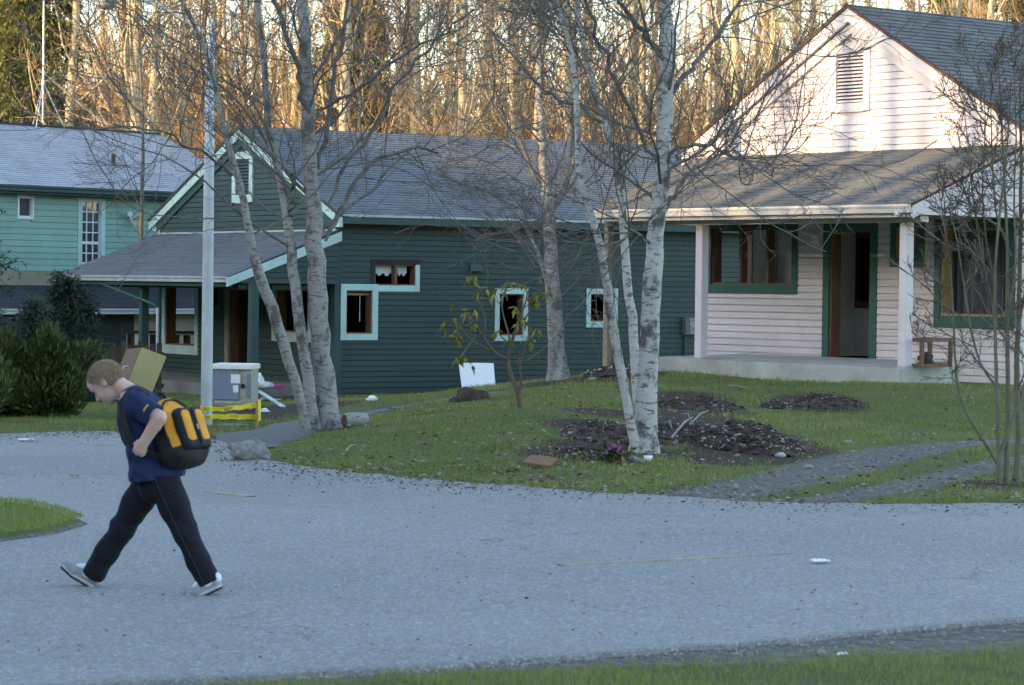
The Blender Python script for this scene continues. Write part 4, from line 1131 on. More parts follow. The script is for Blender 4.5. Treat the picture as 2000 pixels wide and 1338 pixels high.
# ------------------------------------------------------------------ the wood behind
def forest_proto(seed, h, r, twig=1.0, lean=.02):
    rng = np.random.default_rng(seed)
    n = 14; z = np.linspace(-.3, h, n)
    x = np.cumsum(rng.normal(size=n) * lean * h / n * 2.2); y = np.cumsum(rng.normal(size=n) * lean * h / n * 2.2); x -= x[0]; y -= y[0]
    P = np.c_[x, y, z][None]; R = (r * (1 - .75 * np.linspace(0, 1, n)))[None]
    v, q = tubes(P, R, 8); trunk = np_mesh('trunk', v, q, True); trunk.materials.append(FBARK)
    b1, r1 = spawn(P, R, int(30 * twig), .1, .98, 3.2, 50, 8, rng, up=.16, jit=.13, rmul=.36, rmin=.014, lenvar=.5)
    b2, r2 = spawn(b1, r1, 5, .15, 1, 1.3, 46, 6, rng, up=.08, jit=.18, rmul=.55, rmin=.009)
    b3, r3 = spawn(b2, r2, 5, .1, 1, .65, 45, 4, rng, up=.05, jit=.2, rmul=.6, rmin=.0065)
    v, q = tubes(b1, r1, 4); br = np_mesh('branches', v, q, True); br.materials.append(FBARK)
    v, q = join([tubes(b2, r2, 3), tubes(b3, r3, 3)]); cr = np_mesh('twigs', v, q); cr.materials.append(FTWIG)
    return trunk, br, cr
PROTO = [forest_proto(100 + i, h, r, tw, ln) for i, (h, r, tw, ln) in enumerate([(17, .18, 1, .022), (16, .13, 1.1, .035), (18, .23, .9, .015), (14, .09, 1.1, .05), (15, .12, 1, .04), (19, .17, .8, .02)])]
FT_LABEL = ['tall pale bare tree with golden sunlit trunk', 'slender bare tree with sunlit branches', 'stout bare tree with sunlit trunk',
            'thin crooked bare tree', 'slight leaning bare tree', 'tall straight bare tree']
def where(x, y):
    p = CX + F * x / max(y, 1)
    for lim, w in ((340, ' behind the aqua house'), (660, ' behind the green gable'), (1020, ' behind the green roof ridge'), (1350, ' between green and pink roofs'), (1680, ' beside the pink gable')):
        if p < lim: return w
    return ' behind the pink roof'
def forest_tree(k, x, y, s, rz):
    o = thing('bare_tree', FT_LABEL[k] + where(x, y), 'tree', (x, y, gz(x, y)), rz, 'bare trees of the wood' + where(x, y))
    o.scale = (s, s, s)
    for nm, me in zip(('trunk', 'branches', 'twigs'), PROTO[k]):
        c = link(nm, me, None, o)
        if nm == 'twigs': c['kind'] = 'stuff'
    return o
random.seed(9)
spots = [(60, 80, 0), (105, 86, 1), (121, 78, 0), (168, 92, 5), (182, 97, 1), (235, 80, 2), (268, 77, 2), (286, 77, 0), (330, 96, 5), (450, 84, 1), (500, 92, 5), (664, 76, 2), (700, 104, 0), (782, 96, 5), (798, 86, 0), (812, 99, 1), (868, 84, 4), (905, 82, 2), (942, 100, 0), (1000, 88, 1),
         (1030, 97, 5), (1115, 80, 0), (1172, 91, 5), (1210, 83, 1), (1252, 86, 0), (1385, 84, 1), (1412, 91, 5), (1437, 78, 2), (1462, 96, 0), (1474, 81, 5), (1508, 90, 2), (1540, 84, 0), (1605, 96, 5), (1780, 100, 0), (1868, 82, 2), (1892, 91, 0), (395, 100, 1), (560, 88, 0), (355, 82, 4), (1290, 93, 3)]
pts = [(px, d, k) for px, d, k in spots]
for i in range(92):
    px = -40 + 2080 * (i + random.random()) / 92
    if 925 < px % 2000 < 935: continue
    pts.append((px, random.uniform(84, 142), random.choice((0, 1, 3, 4, 5, 1))))
for px, d, k in pts:
    forest_tree(k, (px - CX) / F * d, d, random.uniform(.85, 1.12), random.uniform(0, 6.28))
# low twiggy brush along the edge of the wood
def brush_proto(seed):
    rng = np.random.default_rng(seed); B = 26
    n = 7; P = np.zeros((B, n, 3)); d = norm(np.c_[rng.normal(size=(B, 2)) * .45, np.ones(B)]); P[:, 0, :2] = rng.normal(size=(B, 2)) * .35; L = rng.uniform(2.5, 5.2, B) / n
    for k in range(1, n):
        d = norm(d + rng.normal(size=d.shape) * .13); P[:, k] = P[:, k - 1] + d * L[:, None]
    R = np.linspace(.022, .008, n)[None] * np.ones((B, 1))
    b2, r2 = spawn(P, R, 12, .2, 1, 1.1, 42, 6, rng, up=.1, jit=.18, rmul=.6, rmin=.008)
    b3, r3 = spawn(b2, r2, 6, .1, 1, .5, 45, 4, rng, up=.05, jit=.2, rmul=.7, rmin=.006)
    v, q = join([tubes(P, R, 4), tubes(b2, r2, 3), tubes(b3, r3, 3)]); me = np_mesh('bare_brush', v, q)
    return me
FT2 = mat('rust_brush_twig', (.42, .26, .125), .9, .35, 1, 30, 0, objvar=.25)
BR = [brush_proto(300 + i) for i in range(3)]
for me in BR: me.materials.append(FT2)
for i in range(92):
    px = 40 + 1970 * (i + random.random()) / 92; d = random.uniform(73, 118)
    x = (px - CX) / F * d; s = random.uniform(1.1, 1.75) if d < 92 else random.uniform(1.9, 2.9)
    if 770 < px < 800: s *= .75
    o = tag(link('bare_brush', BR[i % 3], None, None, (x, d, gz(x, d))), 'rust coloured leafless brush in the wood' + where(x, d), 'brush', 'bare brush of the wood' + where(x, d))
    o.rotation_euler = (0, 0, random.uniform(0, 6.28)); o.scale = (s, s, s)

# ------------------------------------------------------------------ evergreens
def leaf_mat(name, c0, c1, rough=.6, trans=.25):
    m, nt, bs = nodes(name)
    vc = nd(nt, 'ShaderNodeVertexColor', layer_name='tint'); sp = nt.nodes.new('ShaderNodeSeparateColor'); nt.links.new(vc.outputs[0], sp.inputs[0])
    c = mixc(nt, sp.outputs[0], c0, c1)
    nt.links.new(c, bs.inputs['Base Color']); bs.inputs['Roughness'].default_value = rough; bs.inputs['Specular IOR Level'].default_value = .3
    tr = nt.nodes.new('ShaderNodeBsdfTranslucent'); nt.links.new(c, tr.inputs[0])
    mx = nt.nodes.new('ShaderNodeMixShader'); mx.inputs[0].default_value = trans
    nt.links.new(bs.outputs[0], mx.inputs[1]); nt.links.new(tr.outputs[0], mx.inputs[2])
    nt.links.new(mx.outputs[0], nt.nodes['Material Output'].inputs[0])
    return m
def set_tint(me, t):
    """t per face"""
    k = len(me.loops) // len(me.polygons)
    ca = me.color_attributes.new('tint', 'FLOAT_COLOR', 'CORNER')
    t = np.repeat(t, k); ca.data.foreach_set('color', np.c_[t, t, t, np.ones(len(t))].astype(np.float32).ravel())
def leaves(P, D, N, L, W, fold=0.15):
    """diamond leaves: base P, direction D, side from N"""
    S = norm(np.cross(D, N)); U = np.cross(S, D)
    L = np.broadcast_to(L, (len(P),))[:, None]; W = np.broadcast_to(W, (len(P),))[:, None]
    mid = P + D * L * .5 - U * L * fold * .3
    V = np.stack([P, mid + S * W / 2, P + D * L - U * L * fold, mid - S * W / 2], 1).reshape(-1, 3)
    return V, np.arange(len(V)).reshape(-1, 4)
def conifer(name, label, base, h, rad, seed, mt, needle=.10, nw=26, per=7, droop=.25, sprays=26, top=1.0, cat='tree', group=None, low=.08, bushy=1.0):
    rng = np.random.default_rng(seed)
    t = thing(name, label, cat, base, 0, group)
    n = 12; P = np.c_[np.cumsum(rng.normal(size=n) * .02 * h / n), np.cumsum(rng.normal(size=n) * .02 * h / n), np.linspace(-.2, h, n)][None]
    R = (h * .012 * (1 - .9 * np.linspace(0, 1, n)) + .012)[None]
    v, q = tubes(P, R, 8); link('trunk', np_mesh('trunk', v, q, True), LIMB, t)
    # branches in rough whorls
    zz = np.repeat(np.linspace(low, .97, nw), per) + rng.normal(size=nw * per) * .012
    az = rng.uniform(0, 2 * np.pi, nw * per); B = nw * per
    L = rad * np.clip((1 - zz) ** .75 * 1.02 + .04, .05, 1.2) * rng.uniform(.6, 1.2, B)
    f = np.clip(zz, 0, .999) * (n - 1); i = f.astype(int); w = (f - i)[:, None]
    p0 = P[0, i] * (1 - w) + P[0, i + 1] * w
    d = np.c_[np.cos(az), np.sin(az), rng.uniform(-.1, .35, B)]; d = norm(d)
    m = 7; b = np.zeros((B, m, 3)); b[:, 0] = p0
    for k in range(1, m):
        d = norm(d + np.array([0, 0, -droop * .35]) * (1 if k < 4 else -.6) + rng.normal(size=d.shape) * .06)
        b[:, k] = b[:, k - 1] + d * (L / (m - 1))[:, None]
    rr = np.linspace(1, .25, m)[None] * (L * .012 + .004)[:, None]
    s, sr = spawn(b, rr, int(sprays * .5), .12, 1., .42 * rad, 55, 5, rng, up=-.06, jit=.08, rmul=.5, rmin=.003, droop=droop)
    v, q = join([tubes(b, rr, 4), tubes(s, sr, 3)]); link('branches', np_mesh('branches', v, q), LIMB, t)
    # needles as many narrow faces along the sprays
    m2 = int(10 * bushy); tt = rng.random((len(s), m2)); f = tt * 4; i = np.clip(f.astype(int), 0, 3); w = (f - i)[..., None]; bb = np.arange(len(s))[:, None]
    pos = (s[bb, i] * (1 - w) + s[bb, i + 1] * w).reshape(-1, 3); tan = norm(s[bb, i + 1] - s[bb, i]).reshape(-1, 3)
    dr = norm(tan + rng.normal(size=tan.shape) * .55 + np.array([0, 0, -.15]))
    v, q = leaves(pos, dr, norm(rng.normal(size=dr.shape)), needle * rng.uniform(.7, 1.4, len(pos)), needle * .28)
    me = np_mesh('foliage', v, q); 
    clump = np.repeat(rng.random(len(s)), m2); set_tint(me, np.clip(clump * .6 + rng.random(len(q)) * .4, 0, 1))
    c = link('foliage', me, mt, t); c['kind'] = 'stuff'
    return t
CEDAR = leaf_mat('golden_cedar_leaf', (.06, .075, .018), (.22, .21, .055))
SPRUCE = leaf_mat('dark_spruce_needle', (.012, .028, .018), (.035, .065, .04))
BSPRUCE = leaf_mat('bluish_spruce_needle', (.035, .06, .045), (.08, .12, .095))
def ground_at(px, d):
    x = (px - CX) / F * d; return (x, d, gz(x, d))
conifer('cedar_tree', 'tall golden green cedar beside the antenna mast', ground_at(48, 79), 17, 2.9, 1, CEDAR, .26, 34, 8, .5, 22)
conifer('cedar_tree', 'ragged golden green cedar in the wood left of the antenna mast', ground_at(-25, 88), 15, 3.0, 2, CEDAR, .26, 30, 8, .5, 22)
conifer('cedar_tree', 'dark cedar among bare trunks above the green house ridge', ground_at(690, 100), 15, 2.8, 3, CEDAR, .28, 30, 8, .55, 20)
conifer('cedar_tree', 'dark low cedar behind the birch clump and green roof', ground_at(735, 92), 8.3, 2.0, 4, CEDAR, .24, 22, 8, .5, 18)
conifer('cedar_tree', 'sunlit cedar beyond the pink house roof', ground_at(1955, 95), 19, 3.2, 5, CEDAR, .28, 34, 8, .5, 20)
conifer('cedar_tree', 'yellow green cedar beyond the far end of the pink roof ridge', ground_at(1850, 110), 17, 2.6, 6, CEDAR, .28, 30, 8, .5, 18)
# near evergreens at the left
conifer('spruce_tree', 'dark spruce reaching in from the left in front of the aqua house', ground_at(-150, 38), 4.6, 1.5, 7, leaf_mat('spruce_tip_needle', (.022, .045, .026), (.07, .105, .06)), .075, 20, 7, .35, 34, bushy=1.6, low=.42)
conifer('spruce_tree', 'dark drooping evergreen in front of the wooden fence', ground_at(140, 50), 2.25, 1.05, 8, SPRUCE, .075, 20, 9, .3, 34, bushy=1.6)
conifer('spruce_tree', 'small bluish spruce rising behind the laurel bush', ground_at(65, 42.5), 1.75, .6, 9, BSPRUCE, .06, 20, 8, .15, 30, bushy=1.6)
conifer('spruce_tree', 'bluish young spruce at the far end of the laurel bush', ground_at(-20, 41), 1.5, .8, 10, BSPRUCE, .06, 20, 8, .15, 30, bushy=1.6)

LAUREL = leaf_mat('laurel_leaf', (.03, .06, .018), (.14, .16, .045), .45, .2)
def leaf_bush(name, label, cat, base, lobes, n, seed, mt, L=.12, W=.032, upd=.9):
    rng = np.random.default_rng(seed); t = thing(name, label, cat, base)
    V = []; D = []; 
    wts = np.array([l[3] * l[4] * l[5] for l in lobes]); cnt = (n * wts / wts.sum()).astype(int)
    for (cx, cy, cz, rx_, ry_, rz_), c in zip(lobes, cnt):
        u = norm(rng.normal(size=(c, 3))); r = rng.random(c) ** .28
        p = u * r[:, None] * np.array([rx_, ry_, rz_]) + np.array([cx, cy, cz])
        p += .06 * np.sin(p[:, [1, 2, 0]] * 9 + 1)
        V.append(p); D.append(norm(u * .55 + np.array([0, 0, upd]) + rng.normal(size=u.shape) * .35))
    P = np.vstack(V); D = np.vstack(D); k = P[:, 2] > .03; P = P[k]; D = D[k]
    v, q = leaves(P, D, norm(rng.normal(size=D.shape)), L * rng.uniform(.6, 1.3, len(P)), W, .2)
    me = np_mesh('foliage', v, q); hgt = np.clip(rng.random(len(q)) ** 1.6, 0, 1); set_tint(me, hgt)
    c = link('foliage', me, mt, t); c['kind'] = 'stuff'
    B = 30; s = np.zeros((B, 6, 3)); s[:, 0] = rng.normal(size=(B, 3)) * np.array([.15, .1, 0]) + np.array([-.2, .35, 0])
    tgt = P[rng.integers(0, len(P), B)] * .8; tgt[:, 2] = np.maximum(tgt[:, 2], .4)
    for k in range(1, 6): s[:, k] = s[:, 0] + (tgt - s[:, 0]) * (k / 5) + rng.normal(size=(B, 3)) * .03
    v, q = tubes(s, np.linspace(.018, .005, 6)[None] * np.ones((B, 1)), 4); link('stems', np_mesh('stems', v, q), LIMB, t)
    return t
bp = gnd(85, 822); _r = random.Random(6)
leaf_bush('laurel_bush', 'broad olive green laurel bush by the road edge', 'bush', bp, [(-.15, .3, .45, .75, .55, .45), (-.9, .4, .5, .5, .5, .5)] + [(_r.uniform(-.95, .5), _r.uniform(0, .6), _r.uniform(.25, 1.05) * (1 if _k % 3 else .7), _r.uniform(.16, .34), _r.uniform(.16, .3), _r.uniform(.2, .42)) for _k in range(19)], 15500, 5, LAUREL, .135, .036)
leaf_bush('laurel_bush', 'laurel bush running out of view past the small spruces', 'bush', gnd(-60, 826), [(-.3, .4, .5, .8, .6, .55), (-.9, .4, .6, .7, .6, .6)], 7000, 6, LAUREL, .11, .03)

# rhododendron sapling with drooping yellow green leaves
gb = gnd(1017, 797); rng = np.random.default_rng(17)
stems = [px_trunk(p, gb.y, 1, gb.y + dd) for p, dd in [
    ([(1017, 800, 13), (1016, 775, 11), (1008, 755, 11), (995, 730, 10), (986, 705, 9), (988, 690, 8), (1000, 672, 6), (1010, 640, 5), (1020, 610, 4), (1030, 580, 3)], .1),
    ([(1014, 770, 7), (1020, 745, 6), (1012, 715, 6), (1020, 690, 5), (1035, 660, 4), (1050, 640, 3)], -.1),
    ([(988, 700, 6), (965, 690, 6), (945, 660, 5), (930, 640, 4), (915, 610, 3)], -.1), ([(960, 686, 5), (925, 668, 4), (905, 650, 3), (895, 630, 2)], .2),
    ([(1000, 675, 5), (990, 640, 4), (978, 600, 3), (985, 570, 3), (992, 550, 2)], .3), ([(945, 660, 4), (950, 620, 3), (935, 590, 2), (925, 550, 2)], .1), ([(930, 655, 3), (905, 690, 3), (898, 700, 2)], -.3), ([(1010, 645, 4), (1040, 600, 3), (1055, 570, 2)], -.2)]]
rt = thing('rhododendron_sapling', 'spindly rhododendron with drooping yellow green leaf tufts on the mound', 'shrub', gb)
tips = []; parts = []
for s_ in stems:
    p = resample(s_, 12); parts.append(tubes(p[None, :, :3], p[None, :, 3], 6)); tips += [p[-1, :3], p[-3, :3]]
    b, r = spawn(p[None, :, :3], p[None, :, 3], 4, .45, .98, .28, 50, 5, rng, up=.12, jit=.15, rmul=.6, rmin=.004)
    parts.append(tubes(b, r, 4)); tips += list(b[:, -1])
v, q = join(parts); link('stems', np_mesh('stems', v - np.array(gb), q, True), mat('brown_stem', (.13, .105, .08), .85, .3), rt)
P = []; D = []
for tp in tips:
    for k in range(rng.integers(3, 7)):
        a = rng.uniform(0, 6.28); P.append(tp + rng.normal(size=3) * .01); D.append((math.cos(a) * .55, math.sin(a) * .55, rng.uniform(-1.0, .1)))
P = np.array(P); D = norm(np.array(D)); v, q = leaves(P, D, norm(np.array([0, 0, 1.]) + rng.normal(size=D.shape) * .3), rng.uniform(.09, .15, len(P)), .045, .25)
me = np_mesh('leaves', v - np.array(gb), q); set_tint(me, rng.random(len(q)))
link('leaves', me, leaf_mat('yellow_green_leaf', (.10, .12, .02), (.30, .26, .045), .5, .3), rt)['kind'] = 'stuff'
# unseen trees on the added rise whose shadows reach the pink gable
for i, q_ in enumerate((-44, -40.5, -36.6, -34.9, -34.0, -33.2, -32.4, -31.6, -30.6, -29.5, -26.5)):
    p = TA * (T0 + random.uniform(-3, 3)) + TB * q_
    o = forest_tree((0, 5, 1)[i % 3], p.x, p.y, 1.4, i)
    o['label'] = 'bare tree standing on the added rise beyond the left of the street'; o['group'] = 'bare trees on the added rise'
    o.location.z = np.interp(q_, _S[:, 0], _S[:, 1]) + (24 - T0) * math.tan(SUN_EL) - 1.5
# ------------------------------------------------------------------ small shapes
def lump(name, mt, parent, loc, size, seed, sub=3, rough=.25, flat=.0, rot=0, smooth=True):
    bm = bmesh.new(); bmesh.ops.create_icosphere(bm, subdivisions=sub, radius=1)
    for v in bm.verts:
        p = v.co.copy(); k = 1 + rough * noise.noise(p * 1.3 + Vector((seed, 0, 0))) + rough * .5 * noise.noise(p * 3.1 + Vector((0, seed, 0))) + rough * .2 * noise.noise(p * 8 + Vector((0, 0, seed)))
        v.co = p * k
        v.co.x *= size[0]; v.co.y *= size[1]; v.co.z *= size[2]
        if v.co.z < -flat * size[2]: v.co.z = -flat * size[2]
    me = bpy.data.meshes.new(name); bm.to_mesh(me); bm.free()
    o = link(name, me, mt, parent, loc, smooth); o.rotation_euler = (0, 0, rot)
    return o
STONE = mat('grey_stone', (.22, .215, .21), .85, .5, 9, 60, .9, dirt=(.10, .095, .09), dirt_amt=.6, dscale=7)
PALESTONE = mat('pale_pebble', (.30, .29, .28), .8, .55, 8, 60, .3)
SOIL = mat('dark_dug_soil', (.06, .042, .031), .98, .6, 6, 60, .9, dirt=(.13, .10, .075), dirt_amt=.8, bdist=.03, dscale=9)
PAPER = mat('white_paper', (.78, .78, .76), .8, .06, 8, 60, .1)
SHINYW = mat('white_board', (.80, .80, .80), .45, .03, 2, 40, 0)
LEAFD = mat('dead_leaf', (.16, .12, .09), .9, .4, 6, 60, .2)

# boulder at the mouth of the path
g = gnd(485, 903)
tag(lump('boulder', STONE, None, g + Vector((0, .12, .09)), (.19, .15, .125), 3.0, 4, .35, .75, .3), 'rough grey boulder at the mouth of the asphalt path', 'rock')
# cut log by the birch clump
g = gnd(672, 836); t = thing('cut_log', 'short cut log lying against the foot of the birch clump', 'log', g, .35)
rng = np.random.default_rng(8)
b = MB(); n = 18
prof = [Vector((0.0, 0, .085)), Vector((.09, .02, .09)), Vector((.18, .04, .09)), Vector((.28, .06, .088))]
b.tube(prof, [.083, .09, .088, .08], n); lo = b.build('log', BIRCH2, t, smooth=False)
MB().tube([(-.006, -.001, .085), (.002, 0, .085)], [.07, .074], 18).build('cut_face', mat('old_cut_wood', (.10, .06, .045), .9, .4, 20), t)
# sod clump by the path
g = gnd(918, 782); tag(lump('sod_clump', SOIL, None, g + Vector((0, 0, .02)), (.27, .2, .16), 9, 3, .4, .4), 'brown clump of dug sod beside the path end', 'soil clump')
tag(lump('sod_clump', SOIL, None, gnd(895, 784), (.14, .12, .06), 12, 3, .4, .4), 'low crumbled scrap of sod where the path meets the mound', 'soil clump')
# white board leaning on the green wall
pts = [(896, 708), (961, 707), (968, 765), (904, 768)]
base = at(936, 767, 55.2); top = at(930, 707, 55.75)
t = thing('white_board', 'white rectangular board leaning on the dark green wall', 'board', base)
q = [at(904, 769, 54.95), at(969, 766, 55.25), at(964, 709, 55.85), at(896, 708, 55.55)]
nrm = (q[1] - q[0]).cross(q[3] - q[0]).normalized() * .02
MB().hexa([p - base for p in (q[0], q[1], q[1] - nrm, q[0] - nrm)] + [p - base for p in (q[3], q[2], q[2] - nrm, q[3] - nrm)]).build('panel', SHINYW, t, bevel=.004)

# lamp post
g = gnd(403, 832); LD = g.y
lp = thing('street_lamp', 'pale steel street lamp with a long curved arm over the drive', 'street lamp', g)
top = at(411, 45, LD) - g
STEEL = mat('pale_lamp_steel', (.50, .54, .58), .5, .12, 3, 40, .1, dirt=(.3, .3, .28), dirt_amt=.4)
MB().tube([(0, 0, -.1), (0, 0, .02), tuple(top * .5), tuple(top)], [.08, .078, .07, .058], 20).build('pole', STEEL, lp, smooth=True)
MB().lathe([(.0, -.01), (.06, -.01), (.062, .02), (.03, .05), (0, .055)], 14, Matrix.Translation(top)).build('pole_cap', STEEL, lp)
arm = [at(*p, LD) - g for p in ((408, 66), (392, 58), (372, 44), (350, 31), (325, 18), (298, 6), (272, -2), (245, -6), (225, -6))]
MB().tube(arm, [.035, .033, .031, .03, .029, .028, .027, .026, .026], 10).build('arm', STEEL, lp, smooth=True)
hc = at(208, -2, LD) - g
hd = MB().lathe([(.0, .12), (.06, .11), (.12, .06), (.145, .0), (.15, -.03), (.148, -.05)], 20, Matrix.Translation(hc)).build('lamp_head', STEEL, lp, smooth=True)
MB().lathe([(.14, -.05), (.13, -.09), (.09, -.125), (.03, -.14), (.0, -.142)], 20, Matrix.Translation(hc)).build('lamp_lens', mat('cloudy_lens', (.45, .42, .35), .3, .1), hd, smooth=True)

# caution tape from the lamp post to a stake
sg = gnd(502, 836)
st = thing('wooden_stake', 'short pale wooden stake holding the caution tape', 'stake', sg)
MB().box(-.02, .02, -.02, .02, -.1, .34).build('shaft', WOODP, st, bevel=.003)
TAPE = mat('yellow_tape', (.80, .70, .04), .4, .05, 6, 40, 0)
INK = mat('tape_ink', (.03, .028, .02), .5, .1)
ct = thing('caution_tape', 'yellow caution tape strung from the lamp post to a stake', 'tape', g)
def tape_strip(pa, pb, w, tw0, tw1, sag, texts, nm='strip'):
    pa = Vector(pa); pb = Vector(pb); n = 24; V = []; d = (pb - pa); side = Vector((d.y, -d.x, 0)).normalized()
    if side.y > 0: side = -side
    fr_ = []
    for i in range(n + 1):
        t_ = i / n; p = pa.lerp(pb, t_) + Vector((0, 0, -sag * 4 * t_ * (1 - t_) + .006 * math.sin(t_ * 17)))
        a = tw0 + (tw1 - tw0) * t_ + .22 * math.sin(t_ * 9); u = Vector((0, 0, 1)) * math.cos(a) + side * math.sin(a)
        fr_.append((p, u)); V += [p - u * w / 2, p + u * w / 2]
    so = link(nm, pydata(nm, V, [(2 * i, 2 * i + 2, 2 * i + 3, 2 * i + 1) for i in range(n)]), TAPE, ct)
    for tx, tm, sz, flip in texts:
        cu = bpy.data.curves.new('lettering', 'FONT'); cu.body = tx; cu.size = sz; cu.align_x = 'CENTER'; cu.align_y = 'CENTER'
        tmp = bpy.data.objects.new('tmp', cu); COL.objects.link(tmp)
        me = bpy.data.meshes.new_from_object(tmp.evaluated_get(bpy.context.evaluated_depsgraph_get())); bpy.data.objects.remove(tmp)
        me.materials.clear()
        L = d.length
        for v in me.vertices:
            x, y = v.co.x, v.co.y
            if flip: x, y = -x, -y
            t_ = min(.999, max(0, tm + x * 1.05 / L)); i = int(t_ * n); f = t_ * n - i
            p = fr_[i][0].lerp(fr_[i + 1][0], f); u = fr_[i][1].lerp(fr_[i + 1][1], f).normalized(); nn = (d.normalized().cross(u)).normalized()
            if nn.y > 0: nn = -nn
            v.co = p + u * y + nn * .004
        link('lettering', me, INK, so)
S0 = sg - g
tape_strip((.08, -.082, at(403, 799, LD).z - g.z), tuple(S0 + Vector((0, -.03, .30))), .062, .1, -.2, .012, [('CAUTION', .38, .055, True), ('CA', .93, .055, False)])
tape_strip((.08, -.085, at(403, 813, LD).z - g.z), tuple(S0 + Vector((0, -.03, .14))), .066, -.1, .15, -.004, [('CAUTION', .5, .052, False), ('CAU', .92, .06, False)])
tape_strip(tuple(S0 + Vector((.03, -.035, .36))), tuple(S0 + Vector((.035, -.04, .1))), .05, 1.1, 1.9, 0, [])
for zz, tx, ph_ in ((at(403, 798, LD).z - g.z, 'CAU', -1.75), (at(403, 815, LD).z - g.z, 'TION', -1.65)):
    V = []; n = 28; r = .0825
    for i in range(n + 1):
        a = 2 * math.pi * i / n; V += [(r * math.cos(a), r * math.sin(a), zz - .032), (r * math.cos(a), r * math.sin(a), zz + .032)]
    so = link('strip', pydata('strip', V, [(2 * i, 2 * i + 2, 2 * i + 3, 2 * i + 1) for i in range(n)]), TAPE, ct)
    cu = bpy.data.curves.new('lettering', 'FONT'); cu.body = tx; cu.size = .06; cu.align_x = 'CENTER'; cu.align_y = 'CENTER'
    tmp = bpy.data.objects.new('tmp', cu); COL.objects.link(tmp)
    me = bpy.data.meshes.new_from_object(tmp.evaluated_get(bpy.context.evaluated_depsgraph_get())); bpy.data.objects.remove(tmp); me.materials.clear()
    for v in me.vertices:
        a = ph_ + v.co.x / r; v.co = Vector(((r + .002) * math.cos(a), (r + .002) * math.sin(a), zz + v.co.y))
    link('lettering', me, INK, so)

# appliance standing by the porch
g = gnd(452, 791); D_ = g.y
ap = thing('broken_appliance', 'blue grey household appliance with taped papers standing by the green porch', 'appliance', g, -.12)
s = D_ / F
w, h = 80 * s, 80 * s
AP = mat('blue_grey_enamel', (.20, .25, .33), .4, .06, 2, 40, .03, dirt=(.12, .13, .15), dirt_amt=.4)
APB = mat('beige_metal', (.42, .40, .33), .5, .1, 4, 40, .1, dirt=(.2, .15, .1), dirt_amt=.6, dscale=6)
MB().box(-w / 2 + .02, w / 2 - .02, .03, .62, .06, h - .07).build('body', APB, ap, bevel=.01)
MB().box(-w / 2 + .0, w / 2 - .21, -.01, .03, .08, h - .11).build('front_panel', AP, ap, bevel=.012)
MB().box(-w / 2 - .01, w / 2 + .01, -.03, .64, h - .09, h).build('top_lid', SHINYW, ap, bevel=.012)
MB().box(-w / 2 + .05, w / 2 + .0, -.02, .6, .0, .07).build('base_skid', APB, ap, bevel=.006)
MB().box(w / 2 - .09, w / 2 - .015, .0, .032, .14, h - .16).build('side_panel', AP, ap, bevel=.006)
MB().tube([(w / 2 - .155, .033, h * .46), (w / 2 - .155, .022, h * .46)], .042, 18).build('round_port', BLACK, ap)
for x0, x1, z0, z1, r in ((-.02, .14, h - .32, h - .17, .02), (.06, .15, .20, .32, -.12)):
    MB().box(x0, x1, -.0125, -.0105, z0, z1, T=Matrix.Rotation(r, 4, 'Y')).build('paper_note', PAPER, ap)
# tipped cabinet behind the boy
g = gnd(285, 772); D_ = 47; g = at(290, 768, D_); g.z = gz(g.x, g.y)
cb = thing('tipped_cabinet', 'tan and brown cabinet tipped over against the porch edge', 'cabinet', g, 0)
P = lambda px, py, d: at(px, py, d) - g
A0, A1, A2, A3 = P(277, 679, D_), P(325, 697, D_ + .0), P(297, 768, D_ - .2), P(249, 750, D_ - .2)
Bk = P(247, 681, D_ + .45) - A0
MB().hexa([A3, A2, A2 + Bk, A3 + Bk, A0, A1, A1 + Bk, A0 + Bk]).build('carcass', mat('brown_hardboard', (.16, .10, .065), .7, .15), cb, bevel=.006)
nv = (A1 - A0).cross(A3 - A0).normalized() * .012
if nv.y > 0: nv = -nv
MB().hexa([p + nv for p in (A3, A2)] + [A2 + nv * 2.2, A3 + nv * 2.2] + [p + nv for p in (A0, A1)] + [A1 + nv * 2.2, A0 + nv * 2.2]).build('front_board', mat('tan_board', (.36, .31, .14), .7, .1, 2, 30, .05), cb)
hs = [P(*p) for p in ((252, 716, D_ - .25), (243, 716, D_ - .3), (238, 724, D_ - .32), (236, 740, D_ - .32), (238, 752, D_ - .3))]
MB().tube(hs, .018, 8).build('hose', METAL, cb, smooth=True)
# loose things on and by the green porch
def plank(pa, pb, w, th, m, label, name='loose_plank', group=None):
    pa = Vector(pa); pb = Vector(pb); c = (pa + pb) / 2
    o = MB().beam(pa - c, pb - c, w, th).build(name, m, None, c, bevel=.003)
    return tag(o, label, 'plank', group)
def gp(px, py, dz=.02): return gnd(px, py) + Vector((0, 0, dz))
plank(gp(500, 772, .12), gp(553, 797, .02), .09, .02, P_AQUA, 'aqua painted plank slanting across the debris')
plank(gp(512, 782, .03), gp(546, 783, .03), .07, .02, P_AQUA, 'short aqua plank lying flat among the debris')
plank(gp(488, 806, .05), gp(520, 782, .10), .06, .02, WOODP, 'raw wood lath leaning across the aqua planks')
plank(gp(430, 796, .03), gp(495, 798, .03), .08, .02, mat('grey_plank', (.3, .3, .29), .8), 'grey plank lying flat before the appliance')
def on_porch(px, py, off=-1.7):
    x, z = GREEN.front(px, py, off); return GREEN.w(x, off, -.4)
tag(lump('plastic_bag', PAPER, None, on_porch(503, 745, -2.1) + Vector((0, 0, .12)), (.11, .1, .15), 5, 3, .5, .8), 'crumpled white plastic bag on the green porch', 'bag')
tag(lump('plastic_bag', mat('grey_plastic', (.45, .46, .5), .5), None, on_porch(524, 752, -2.1) + Vector((0, 0, .05)), (.12, .1, .07), 6, 3, .5, .6), 'low grey plastic bundle on the green porch', 'bag')
